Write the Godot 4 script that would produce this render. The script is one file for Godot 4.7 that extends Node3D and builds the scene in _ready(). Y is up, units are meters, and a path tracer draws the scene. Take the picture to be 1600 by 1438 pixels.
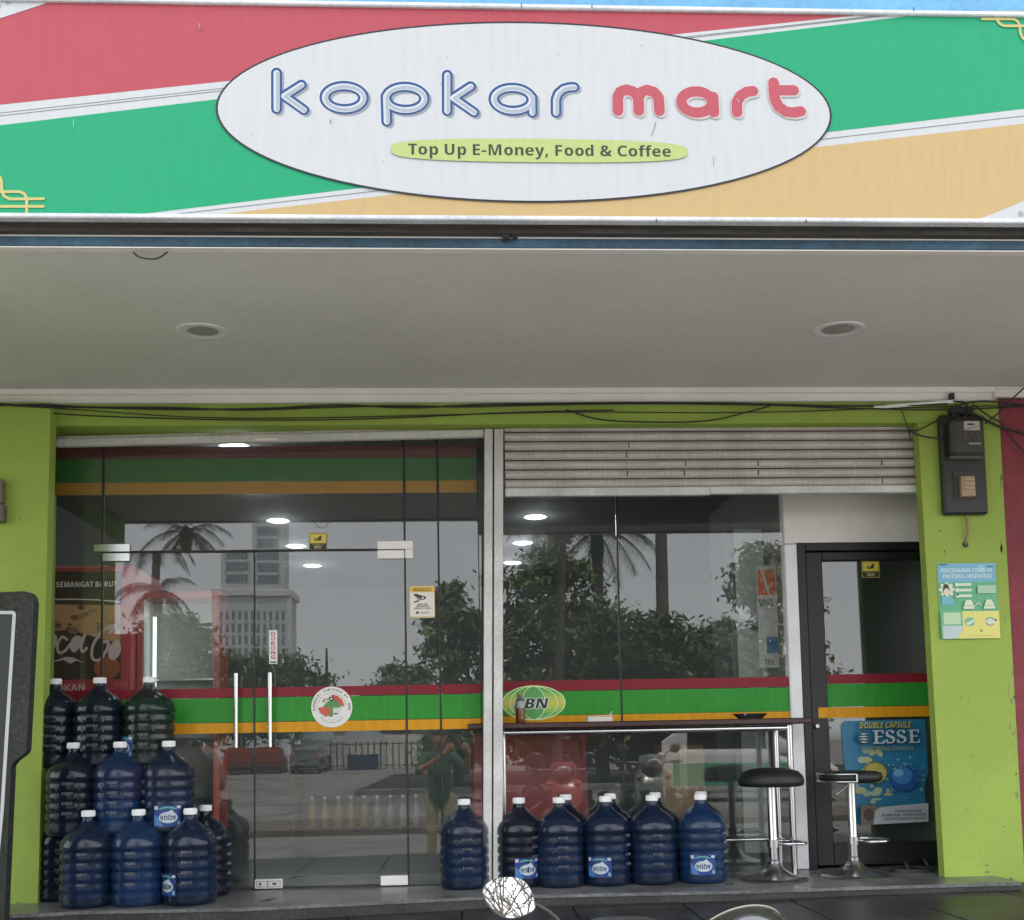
extends Node3D
# A corner shop front: signboard, deep canopy, roller shutters, glass doors, water bottles; the street that the glass mirrors lies behind the camera.

var counts := {}
var mats := {}
var rng := RandomNumberGenerator.new()


# ---------------------------------------------------------------- naming
func numbered(called: String, parent: Node) -> String:
	var key := str(parent.get_instance_id()) + called
	var n: int = counts.get(key, 0)
	counts[key] = n + 1
	return called if n == 0 else "%s_%03d" % [called, n]


func thing(called: String, label: String, category: String, at := Vector3.ZERO, turn := 0.0, group := "") -> Node3D:
	var o := Node3D.new()
	o.name = numbered(called, self)
	add_child(o, true)
	o.position = at
	o.rotation_degrees.y = turn
	tag(o, label, category, group)
	return o


func tag(o: Node, label: String, category: String, group := "") -> void:
	o.set_meta("label", label)
	o.set_meta("category", category)
	if group:
		o.set_meta("group", group)


func obj(called: String, b: MB, m: Material, parent: Node = self) -> MeshInstance3D:
	return put(called, b.mesh(), m, parent)


func put(called: String, mesh: Mesh, m: Material, parent: Node = self, at := Vector3.ZERO) -> MeshInstance3D:
	var o := MeshInstance3D.new()
	o.mesh = mesh
	o.material_override = m
	o.name = numbered(called, parent)
	parent.add_child(o, true)
	o.position = at
	return o


func struct(called: String, b: MB, m: Material) -> MeshInstance3D:
	var o := obj(called, b, m)
	o.set_meta("kind", "structure")
	return o


func twin(root: Node3D, called: String, label: String, at: Vector3, turn := 0.0) -> Node3D:
	var c: Node3D = root.duplicate()
	c.name = numbered(called, self)
	add_child(c, true)
	c.position = at
	c.rotation_degrees.y = turn
	c.set_meta("label", label)
	return c


# ---------------------------------------------------------------- colours and materials
static func S(r: float, g: float, b: float, k := 1.0) -> Color:   # an sRGB colour as the linear value that vertex colours hold
	var c := Color(r / 255.0, g / 255.0, b / 255.0).srgb_to_linear()
	return Color(minf(c.r * k, 0.92), minf(c.g * k, 0.92), minf(c.b * k, 0.92))


func lin(r: float, g: float, b: float) -> Color:
	return Color(r, g, b).linear_to_srgb()


func noise(freq: float, lo: float, hi: float, octaves := 4, seed_ := 1, normal := false, kind := 0) -> NoiseTexture2D:
	var n := FastNoiseLite.new()
	n.noise_type = FastNoiseLite.TYPE_SIMPLEX_SMOOTH if kind == 0 else FastNoiseLite.TYPE_CELLULAR
	n.frequency = freq
	n.fractal_octaves = octaves
	n.seed = seed_
	var t := NoiseTexture2D.new()
	t.width = 512
	t.height = 512
	t.seamless = true
	t.noise = n
	if normal:
		t.as_normal_map = true
		t.bump_strength = lo
	else:
		var g := Gradient.new()
		g.set_color(0, Color(lo, lo, lo))
		g.set_color(1, Color(hi, hi, hi))
		t.color_ramp = g
	return t


func mat(c: Color, rough := 0.6, metal := 0.0) -> StandardMaterial3D:
	var m := StandardMaterial3D.new()
	m.albedo_color = c
	m.roughness = rough
	m.metallic = metal
	return m


# paint, plaster, concrete: fine mottling times broad wear, both laid in the world so that nothing repeats from part to part
func worn(c: Color, rough := 0.7, fine := Vector2(0.9, 1.0), broad := Vector2(0.82, 1.0), scale := 1.0, bump := 0.0, seed_ := 1) -> StandardMaterial3D:
	var m := mat(c, rough)
	m.albedo_texture = noise(0.03, fine.x, fine.y, 5, seed_)
	m.uv1_triplanar = true
	m.uv1_world_triplanar = true
	m.uv1_scale = Vector3.ONE * scale
	m.detail_enabled = true
	m.detail_albedo = noise(0.006, broad.x, broad.y, 5, seed_ + 7)
	m.detail_blend_mode = BaseMaterial3D.BLEND_MODE_MUL
	m.detail_uv_layer = BaseMaterial3D.DETAIL_UV_2
	m.uv2_triplanar = true
	m.uv2_world_triplanar = true
	m.uv2_scale = Vector3.ONE * scale * 0.37
	if bump > 0.0:
		m.normal_enabled = true
		m.normal_texture = noise(0.05, bump * 4.0, 0, 4, seed_ + 3, true)
		m.normal_scale = 0.6
	return m


func print_mat(rough := 0.5, veil := 0.0) -> StandardMaterial3D:
	var m := mat(Color.WHITE, rough)
	m.vertex_color_use_as_albedo = true
	if veil > 0.0:
		m.albedo_texture = noise(0.02, 1.0 - veil, 1.0, 4, 31)
		m.uv1_triplanar = true
		m.uv1_world_triplanar = true
		m.uv1_scale = Vector3(3.0, 0.35, 3.0)
	return m


# ---------------------------------------------------------------- mesh builder
class MB:
	var V := PackedVector3Array()
	var N := PackedVector3Array()
	var C := PackedColorArray()
	var xf := Transform3D()
	var color := Color.WHITE
	var bend := 0.0       # radius of the cylinder that flat print is wrapped on
	var lay := 0.0        # how far the next print layer lies in front
	var step := 0.0006
	var tiny := 0.00008

	func tri(a: Vector3, b: Vector3, c: Vector3, na: Vector3, nb: Vector3, nc: Vector3) -> void:
		a = xf * a; b = xf * b; c = xf * c
		var nm := xf.basis.inverse().transposed()
		na = (nm * na).normalized(); nb = (nm * nb).normalized(); nc = (nm * nc).normalized()
		if (b - a).cross(c - a).dot(na + nb + nc) > 0.0:
			V.append_array([a, c, b]); N.append_array([na, nc, nb])
		else:
			V.append_array([a, b, c]); N.append_array([na, nb, nc])
		C.append_array([color, color, color])

	func flat_tri(a: Vector3, b: Vector3, c: Vector3, n: Vector3) -> void:
		tri(a, b, c, n, n, n)

	func quad(a: Vector3, b: Vector3, c: Vector3, d: Vector3, n: Vector3) -> void:
		flat_tri(a, b, c, n)
		flat_tri(a, c, d, n)

	func box(c: Vector3, s: Vector3, bev := 0.0) -> MB:
		var h := s * 0.5
		bev = minf(bev, minf(h.x, minf(h.y, h.z)) * 0.95)
		var p := func(sg: Array, ax: int) -> Vector3:
			var v := Vector3()
			for k in 3:
				v[k] = sg[k] * (h[k] if k == ax else h[k] - bev)
			return c + v
		for a in 3:
			var b := (a + 1) % 3
			var d := (a + 2) % 3
			for sa in [-1, 1]:
				var n := Vector3()
				n[a] = sa
				var q := []
				for e in [[-1, -1], [1, -1], [1, 1], [-1, 1]]:
					var sg := [0, 0, 0]
					sg[a] = sa; sg[b] = e[0]; sg[d] = e[1]
					q.append(p.call(sg, a))
				quad(q[0], q[1], q[2], q[3], n)
				if bev > 0.0:
					for sb in [-1, 1]:
						var m := Vector3()
						m[a] = sa; m[b] = sb
						var lo := [0, 0, 0]
						lo[a] = sa; lo[b] = sb; lo[d] = -1
						var hi := lo.duplicate()
						hi[d] = 1
						quad(p.call(lo, a), p.call(hi, a), p.call(hi, b), p.call(lo, b), m.normalized())
		if bev > 0.0:
			for i in 8:
				var sg := [1 if i & 1 else -1, 1 if i & 2 else -1, 1 if i & 4 else -1]
				flat_tri(p.call(sg, 0), p.call(sg, 1), p.call(sg, 2), Vector3(sg[0], sg[1], sg[2]).normalized())
		return self

	# a box given by its two corners
	func slab(a: Vector3, b: Vector3, bev := 0.0) -> MB:
		return box((a + b) * 0.5, (b - a).abs(), bev)

	# profile of (radius, height) pairs turned about y
	func lathe(profile: PackedVector2Array, seg := 24, sharp := 0.75) -> MB:
		var n := profile.size()
		for i in n - 1:
			var p := profile[i]
			var q := profile[i + 1]
			if p.distance_to(q) < 1e-6:
				continue
			var e := (q - p).normalized()
			var en := Vector2(e.y, -e.x)
			var n0 := en
			var n1 := en
			if i > 0 and profile[i - 1].distance_to(p) > 1e-6:
				var f := (p - profile[i - 1]).normalized()
				if f.dot(e) > sharp:
					n0 = (en + Vector2(f.y, -f.x)).normalized()
			if i < n - 2 and profile[i + 2].distance_to(q) > 1e-6:
				var f := (profile[i + 2] - q).normalized()
				if f.dot(e) > sharp:
					n1 = (en + Vector2(f.y, -f.x)).normalized()
			for k in seg:
				var a := TAU * k / seg
				var b := TAU * (k + 1) / seg
				var ca := Vector3(cos(a), 0, sin(a))
				var cb := Vector3(cos(b), 0, sin(b))
				var up := Vector3.UP
				var v00 := ca * p.x + up * p.y
				var v01 := cb * p.x + up * p.y
				var v10 := ca * q.x + up * q.y
				var v11 := cb * q.x + up * q.y
				if p.x > 1e-6:
					tri(v00, v01, v11, ca * n0.x + up * n0.y, cb * n0.x + up * n0.y, cb * n1.x + up * n1.y)
				if q.x > 1e-6:
					tri(v00, v11, v10, ca * n0.x + up * n0.y, cb * n1.x + up * n1.y, ca * n1.x + up * n1.y)
		return self

	func tube(pts: PackedVector3Array, r: float, seg := 8, r_end := -1.0, caps := true) -> MB:
		var n := pts.size()
		var rings := []
		var nors := []
		var t0 := (pts[1] - pts[0]).normalized()
		var side := t0.cross(Vector3.UP if absf(t0.y) < 0.9 else Vector3.RIGHT).normalized()
		for i in n:
			var t := (pts[mini(i + 1, n - 1)] - pts[maxi(i - 1, 0)]).normalized()
			side = (side - t * side.dot(t)).normalized()
			var up := t.cross(side)
			var rr := r if r_end < 0.0 else lerpf(r, r_end, float(i) / (n - 1))
			var ring := PackedVector3Array()
			var nor := PackedVector3Array()
			for k in seg:
				var a := TAU * k / seg
				var d := side * cos(a) + up * sin(a)
				ring.append(pts[i] + d * rr)
				nor.append(d)
			rings.append(ring)
			nors.append(nor)
		for i in n - 1:
			for k in seg:
				var l := (k + 1) % seg
				tri(rings[i][k], rings[i][l], rings[i + 1][l], nors[i][k], nors[i][l], nors[i + 1][l])
				tri(rings[i][k], rings[i + 1][l], rings[i + 1][k], nors[i][k], nors[i + 1][l], nors[i + 1][k])
		if caps:
			for e in [0, n - 1]:
				var nn: Vector3 = (pts[0] - pts[1]).normalized() if e == 0 else (pts[n - 1] - pts[n - 2]).normalized()
				for k in range(1, seg - 1):
					flat_tri(rings[e][0], rings[e][k], rings[e][k + 1], nn)
		return self

	func rod(a: Vector3, b: Vector3, r: float, seg := 10, r2 := -1.0) -> MB:
		return tube(PackedVector3Array([a, b]), r, seg, r2)

	# skin over rings of equal length; smooth
	func loft(rings: Array, cap := true, closed := true) -> MB:
		var n: int = rings[0].size()
		var m := rings.size()
		var mid := Vector3.ZERO
		for r in rings:
			for v in r:
				mid += v
		mid /= n * m
		var nor := []
		for i in m:
			var row := PackedVector3Array()
			var c := Vector3.ZERO
			for v in rings[i]:
				c += v
			c /= n
			for k in n:
				var du: Vector3 = rings[i][(k + 1) % n if closed else mini(k + 1, n - 1)] - rings[i][(k + n - 1) % n if closed else maxi(k - 1, 0)]
				var dv: Vector3 = rings[mini(i + 1, m - 1)][k] - rings[maxi(i - 1, 0)][k]
				var q := du.cross(dv)
				if q.length() < 1e-12:
					q = rings[i][k] - c
				q = q.normalized()
				if closed and q.dot(rings[i][k] - c) < 0.0:
					q = -q
				row.append(q)
			nor.append(row)
		for i in m - 1:
			for k in (n if closed else n - 1):
				var l := (k + 1) % n
				tri(rings[i][k], rings[i][l], rings[i + 1][l], nor[i][k], nor[i][l], nor[i + 1][l])
				tri(rings[i][k], rings[i + 1][l], rings[i + 1][k], nor[i][k], nor[i + 1][l], nor[i + 1][k])
		if cap and closed:
			for e in [0, m - 1]:
				var c := Vector3.ZERO
				for v in rings[e]:
					c += v
				c /= n
				var o := (c - mid).normalized()
				for k in n:
					flat_tri(c, rings[e][k], rings[e][(k + 1) % n], o)
		return self

	func ball(c: Vector3, r: Vector3, seg := 20, rows := 12) -> MB:
		var keep := xf
		xf = xf * Transform3D(Basis.from_scale(r), c)
		var p := PackedVector2Array()
		for i in rows + 1:
			var a := -PI / 2 + PI * i / rows
			p.append(Vector2(cos(a) if i > 0 and i < rows else 0.0, sin(a)))
		lathe(p, seg, -1.0)
		xf = keep
		return self

	func torus(c: Vector3, axis: Vector3, R: float, r: float, seg := 28, sides := 10, arc := TAU) -> MB:
		var u := axis.cross(Vector3.UP if absf(axis.y) < 0.9 else Vector3.RIGHT).normalized()
		var w := axis.cross(u).normalized()
		for i in seg:
			for k in sides:
				var q := []
				var nn := []
				for e in [[0, 0], [1, 0], [1, 1], [0, 1]]:
					var a: float = arc * (i + e[0]) / seg
					var b: float = TAU * (k + e[1]) / sides
					var d := u * cos(a) + w * sin(a)
					var nrm := d * cos(b) + axis * sin(b)
					q.append(c + d * R + nrm * r)
					nn.append(nrm)
				tri(q[0], q[1], q[2], nn[0], nn[1], nn[2])
				tri(q[0], q[2], q[3], nn[0], nn[2], nn[3])
		return self

	# a profile in (z, y) drawn out along x, open, smooth
	func along_x(profile: PackedVector2Array, x0: float, x1: float, flat := false) -> MB:
		for i in profile.size() - 1:
			var p := profile[i]
			var q := profile[i + 1]
			var f := func(j: int) -> Vector3:
				var a := profile[maxi(j - 1, 0)]
				var b := profile[mini(j + 1, profile.size() - 1)]
				var e := (b - a).normalized()
				return Vector3(0, e.x, -e.y)
			var e := (q - p).normalized()
			var n0: Vector3 = Vector3(0, e.x, -e.y) if flat else f.call(i)
			var n1: Vector3 = Vector3(0, e.x, -e.y) if flat else f.call(i + 1)
			var a := Vector3(x0, p.y, p.x)
			var b := Vector3(x1, p.y, p.x)
			var c := Vector3(x1, q.y, q.x)
			var d := Vector3(x0, q.y, q.x)
			tri(a, b, c, n0, n0, n1)
			tri(a, c, d, n0, n1, n1)
		return self

	# ---- outline (x, y) with thickness along z from z0 (back) to z1 (front)
	func plate(pts: PackedVector2Array, z0: float, z1: float) -> MB:
		var idx := Geometry2D.triangulate_polygon(pts)
		for i in range(0, idx.size(), 3):
			var a := pts[idx[i]]
			var b := pts[idx[i + 1]]
			var c := pts[idx[i + 2]]
			flat_tri(Vector3(a.x, a.y, z1), Vector3(b.x, b.y, z1), Vector3(c.x, c.y, z1), Vector3.BACK)
			flat_tri(Vector3(a.x, a.y, z0), Vector3(b.x, b.y, z0), Vector3(c.x, c.y, z0), Vector3.FORWARD)
		var area := 0.0
		for i in pts.size():
			area += pts[i].cross(pts[(i + 1) % pts.size()])
		for i in pts.size():
			var a := pts[i]
			var b := pts[(i + 1) % pts.size()]
			var e := (b - a).normalized() * signf(area)
			quad(Vector3(a.x, a.y, z0), Vector3(b.x, b.y, z0), Vector3(b.x, b.y, z1), Vector3(a.x, a.y, z1), Vector3(e.y, -e.x, 0))
		return self

	# ---- flat print: shapes in the plane z = lay, each a hair in front of the last
	func at2(p: Vector2) -> Vector3:
		if bend <= 0.0:
			return Vector3(p.x, p.y, lay)
		var a := p.x / bend
		return Vector3(sin(a) * (bend + lay), p.y, cos(a) * (bend + lay))

	func nor2(p: Vector2) -> Vector3:
		return Vector3.BACK if bend <= 0.0 else Vector3(sin(p.x / bend), 0, cos(p.x / bend))

	func t2(a: Vector2, b: Vector2, c: Vector2) -> void:
		tri(at2(a), at2(b), at2(c), nor2(a), nor2(b), nor2(c))

	func poly(pts: PackedVector2Array, c: Color, up := true) -> MB:
		color = c
		if bend > 0.0:   # cut into narrow strips so that the print follows the round wall
			var lo := 1e9
			var hi := -1e9
			for p in pts:
				lo = minf(lo, p.x)
				hi = maxf(hi, p.x)
			var x := floorf(lo / 0.009) * 0.009
			while x < hi:
				for piece in Geometry2D.intersect_polygons(pts, PackedVector2Array([Vector2(x, -1), Vector2(x + 0.009, -1), Vector2(x + 0.009, 1), Vector2(x, 1)])):
					var ix := Geometry2D.triangulate_polygon(piece)
					for i in range(0, ix.size(), 3):
						t2(piece[ix[i]], piece[ix[i + 1]], piece[ix[i + 2]])
				x += 0.009
			lay += step
			return self
		var idx := Geometry2D.triangulate_polygon(pts)
		for i in range(0, idx.size(), 3):
			t2(pts[idx[i]], pts[idx[i + 1]], pts[idx[i + 2]])
		lay += step if up else tiny
		return self

	func rect(a: Vector2, b: Vector2, c: Color) -> MB:
		color = c
		var n := 1 if bend <= 0.0 else 10
		for i in n:
			var x0 := lerpf(a.x, b.x, float(i) / n)
			var x1 := lerpf(a.x, b.x, float(i + 1) / n)
			t2(Vector2(x0, a.y), Vector2(x1, a.y), Vector2(x1, b.y))
			t2(Vector2(x0, a.y), Vector2(x1, b.y), Vector2(x0, b.y))
		lay += step
		return self

	func rrect(a: Vector2, b: Vector2, r: float, c: Color) -> MB:
		return poly(MB.round_rect(a, b, r), c)

	static func round_rect(a: Vector2, b: Vector2, r: float, n := 5) -> PackedVector2Array:
		var lo := Vector2(minf(a.x, b.x), minf(a.y, b.y))
		var hi := Vector2(maxf(a.x, b.x), maxf(a.y, b.y))
		var o := PackedVector2Array()
		for k in 4:
			var cx := hi.x - r if k == 0 or k == 3 else lo.x + r
			var cy := hi.y - r if k < 2 else lo.y + r
			for i in n + 1:
				var t := PI / 2 * (k + float(i) / n)
				o.append(Vector2(cx + cos(t) * r, cy + sin(t) * r))
		return o

	static func oval(c: Vector2, rx: float, ry: float, n := 48, a0 := 0.0, a1 := TAU) -> PackedVector2Array:
		var o := PackedVector2Array()
		for i in n:
			var t := lerpf(a0, a1, float(i) / (n if a1 - a0 > 6.28 else n - 1))
			o.append(c + Vector2(cos(t) * rx, sin(t) * ry))
		return o

	func disc(c: Vector2, rx: float, ry: float, col: Color, n := 48) -> MB:
		return poly(MB.oval(c, rx, ry, n), col)

	func ring(c: Vector2, rx: float, ry: float, w: float, col: Color, n := 64, a0 := 0.0, a1 := TAU, up := true) -> MB:
		color = col
		for i in n:
			var p := lerpf(a0, a1, float(i) / n)
			var q := lerpf(a0, a1, float(i + 1) / n)
			var e := func(t: float, s: float) -> Vector2:
				return c + Vector2(cos(t) * (rx + s * w / 2), sin(t) * (ry + s * w / 2))
			t2(e.call(p, -1), e.call(p, 1), e.call(q, 1))
			t2(e.call(p, -1), e.call(q, 1), e.call(q, -1))
		lay += step if up else tiny
		return self

	func stroke(pts: PackedVector2Array, w: float, col: Color, up := true) -> MB:
		color = col
		for k in 1:
			var grown := PackedVector2Array()
			for p in pts:
				grown.append(p * 1000.0)
			for g in Geometry2D.offset_polyline(grown, w * 500.0, Geometry2D.JOIN_ROUND, Geometry2D.END_ROUND):
				var small := PackedVector2Array()
				for p in g:
					small.append(p * 0.001)
				poly(small, col, false)
		if up:
			lay += step
		return self

	# words that fill the box from corner a (left, bottom) to corner b (right, top); turned 180 degrees when flip
	func words(s: String, a: Vector2, b: Vector2, col: Color, bold := true, slant := 0.0, face := "Droid Sans", flip := false) -> MB:
		var f := SystemFont.new()
		f.font_names = PackedStringArray([face])
		f.font_weight = 700 if bold else 400
		var tm := TextMesh.new()
		tm.font = f
		tm.font_size = 48
		tm.pixel_size = 0.01
		tm.depth = 0.0
		tm.curve_step = 1.0
		tm.text = s
		var arr := tm.get_mesh_arrays()
		var vs: PackedVector3Array = arr[Mesh.ARRAY_VERTEX]
		var ix = arr[Mesh.ARRAY_INDEX]
		if vs.is_empty():
			return self
		var lo := Vector2(1e9, 1e9)
		var hi := -lo
		for v in vs:
			lo = lo.min(Vector2(v.x, v.y))
			hi = hi.max(Vector2(v.x, v.y))
		color = col
		var pts := PackedVector2Array()
		for v in vs:
			var t := (Vector2(v.x, v.y) - lo) / (hi - lo)
			if flip:
				t = Vector2.ONE - t
			var p := a + (b - a) * t
			p.x += slant * (p.y - a.y)
			pts.append(p)
		var total: int = ix.size() if ix != null and ix.size() else vs.size()
		for i in range(0, total - 2, 3):
			if ix != null and ix.size():
				t2(pts[ix[i]], pts[ix[i + 1]], pts[ix[i + 2]])
			else:
				t2(pts[i], pts[i + 1], pts[i + 2])
		lay += step
		return self

	func mesh() -> ArrayMesh:
		var arr := []
		arr.resize(Mesh.ARRAY_MAX)
		arr[Mesh.ARRAY_VERTEX] = V
		arr[Mesh.ARRAY_NORMAL] = N
		arr[Mesh.ARRAY_COLOR] = C
		var m := ArrayMesh.new()
		m.add_surface_from_arrays(Mesh.PRIMITIVE_TRIANGLES, arr)
		return m


func mb(at := Vector3.ZERO, b := Basis()) -> MB:
	var m := MB.new()
	m.xf = Transform3D(b, at)
	return m


func flat(z: float) -> MB:
	return mb(Vector3(0, 0, z))


func P3(a: Array) -> PackedVector3Array:
	return PackedVector3Array(a)


func P2(a: Array) -> PackedVector2Array:
	return PackedVector2Array(a)


func curve(pts: Array, sub := 6) -> PackedVector3Array:   # Catmull-Rom through the points
	var o := PackedVector3Array()
	for i in pts.size() - 1:
		for k in sub:
			o.append((pts[i] as Vector3).cubic_interpolate(pts[i + 1], pts[maxi(i - 1, 0)], pts[mini(i + 2, pts.size() - 1)], float(k) / sub))
	o.append(pts[-1])
	return o


# ---------------------------------------------------------------- bodies: tapered capsules joined by a smooth minimum, meshed as surface nets
func figure(bones: Array, cell: float, k := 0.05) -> MB:
	var lo := Vector3.ONE * 1e9
	var hi := -lo
	for b in bones:
		var r: float = maxf(b[2], b[3]) + k + cell * 2
		lo = lo.min((b[0] as Vector3).min(b[1]) - Vector3.ONE * r)
		hi = hi.max((b[0] as Vector3).max(b[1]) + Vector3.ONE * r)
	var nx := int((hi.x - lo.x) / cell) + 2
	var ny := int((hi.y - lo.y) / cell) + 2
	var nz := int((hi.z - lo.z) / cell) + 2
	var F := PackedFloat32Array()
	F.resize(nx * ny * nz)
	F.fill(9.0)
	var G := PackedByteArray()
	G.resize(nx * ny * nz)
	var D := PackedFloat32Array()
	D.resize(nx * ny * nz)
	D.fill(9.0)
	for bi in bones.size():
		var b: Array = bones[bi]
		var A: Vector3 = b[0]
		var B: Vector3 = b[1]
		var ra: float = b[2]
		var rb: float = b[3]
		var R := maxf(ra, rb) + k + cell * 2
		var l0 := (A.min(B) - Vector3.ONE * R - lo) / cell
		var h0 := (A.max(B) + Vector3.ONE * R - lo) / cell
		var ab := B - A
		var L := maxf(ab.length_squared(), 1e-9)
		for z in range(maxi(int(l0.z), 0), mini(int(h0.z) + 1, nz)):
			for y in range(maxi(int(l0.y), 0), mini(int(h0.y) + 1, ny)):
				var at := (z * ny + y) * nx
				for x in range(maxi(int(l0.x), 0), mini(int(h0.x) + 1, nx)):
					var p := lo + Vector3(x, y, z) * cell
					var t := clampf((p - A).dot(ab) / L, 0.0, 1.0)
					var d := p.distance_to(A + ab * t) - lerpf(ra, rb, t)
					var f := F[at + x]
					var h := maxf(k - absf(f - d), 0.0) / k
					F[at + x] = minf(f, d) - h * h * k * 0.25
					if d < D[at + x]:
						D[at + x] = d
						G[at + x] = bi
	var id := {}
	var pos := PackedVector3Array()
	var nor := PackedVector3Array()
	var col := PackedColorArray()
	var m := mb()
	var off := [0, 1, nx, nx + 1, nx * ny, nx * ny + 1, nx * ny + nx, nx * ny + nx + 1]
	for z in nz - 1:
		for y in ny - 1:
			for x in nx - 1:
				var c := (z * ny + y) * nx + x
				var s := 0
				for o in off:
					if F[c + o] < 0.0:
						s += 1
				if s == 0 or s == 8:
					continue
				var sum := Vector3.ZERO
				var n := 0
				for i in 8:
					for bit in [1, 2, 4]:
						var j: int = i | bit
						if j == i:
							continue
						var fa := F[c + off[i]]
						var fb := F[c + off[j]]
						if (fa < 0.0) != (fb < 0.0):
							var t := fa / (fa - fb)
							var va := Vector3(i & 1, (i >> 1) & 1, i >> 2)
							var vb := Vector3(j & 1, (j >> 1) & 1, j >> 2)
							sum += va.lerp(vb, t)
							n += 1
				id[c] = pos.size()
				pos.append(lo + (Vector3(x, y, z) + sum / n) * cell)
				var g := Vector3(F[c + 1] - F[c] + F[c + off[3]] - F[c + off[2]], F[c + off[2]] - F[c] + F[c + off[6]] - F[c + off[4]], F[c + off[4]] - F[c] + F[c + off[5]] - F[c + 1])
				nor.append(g.normalized())
				col.append(bones[G[c]][4])
	var ax := [1, nx, nx * ny]
	for c in id:
		for a in 3:
			var b: int = ax[(a + 1) % 3]
			var d: int = ax[(a + 2) % 3]
			if (F[c] < 0.0) == (F[c + ax[a]] < 0.0):
				continue
			if not (id.has(c - b) and id.has(c - d) and id.has(c - b - d)):
				continue
			var q := [id[c], id[c - b], id[c - b - d], id[c - d]]
			for t in [[0, 1, 2], [0, 2, 3]]:
				m.color = col[q[t[0]]]
				m.tri(pos[q[t[0]]], pos[q[t[1]]], pos[q[t[2]]], nor[q[t[0]]], nor[q[t[1]]], nor[q[t[2]]])
	return m


func _ready() -> void:
	rng.seed = 7
	# ---- camera: a phone held level with the eye, a little up and to the right; the frame is the upper part of an upright picture, hence the shifted lens
	var cam := Camera3D.new()
	cam.name = "camera"
	cam.projection = Camera3D.PROJECTION_FRUSTUM
	cam.near = 0.05
	cam.far = 900.0
	cam.size = 0.05 * 1438.0 / 1602.0
	cam.frustum_offset = Vector2(0.0, 0.05 * 326.0 / 1602.0)
	cam.transform = Transform3D(Basis(Vector3(0.998691, -0.019146, 0.047436), Vector3(0.015598, 0.997131, 0.074075), Vector3(-0.048719, -0.073238, 0.996124)), Vector3(0, 0.83, 6.2))
	add_child(cam, true)
	cam.current = true
	# ---- bright overcast sky
	var sky := ProceduralSkyMaterial.new()
	sky.sky_top_color = lin(0.62, 0.645, 0.68)
	sky.sky_horizon_color = lin(0.77, 0.785, 0.80)
	sky.sky_curve = 0.12
	sky.ground_bottom_color = lin(0.10, 0.10, 0.10)
	sky.ground_horizon_color = lin(0.45, 0.46, 0.47)
	sky.sky_energy_multiplier = 1.6
	sky.sun_angle_max = 1.0
	var env := Environment.new()
	env.background_mode = Environment.BG_SKY
	env.sky = Sky.new()
	env.sky.sky_material = sky
	env.tonemap_mode = Environment.TONE_MAPPER_LINEAR
	env.tonemap_exposure = 1.58
	env.sdfgi_enabled = true
	env.ssao_enabled = true
	env.ssil_enabled = true
	var we := WorldEnvironment.new()
	we.name = "world_environment"
	we.environment = env
	add_child(we, true)
	var sun := DirectionalLight3D.new()
	sun.name = "sun"
	sun.light_color = Color(1.0, 0.97, 0.92)
	sun.light_energy = 1.45
	sun.light_angular_distance = 6.0
	sun.shadow_enabled = true
	sun.rotation_degrees = Vector3(-66, 160, 0)
	add_child(sun, true)

	materials()
	setting()
	shop_shell()
	signboard()
	glazing()
	shutters()
	wall_fittings()
	bottles()
	furniture()
	stickers()
	interior()
	forecourt()
	street()


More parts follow.
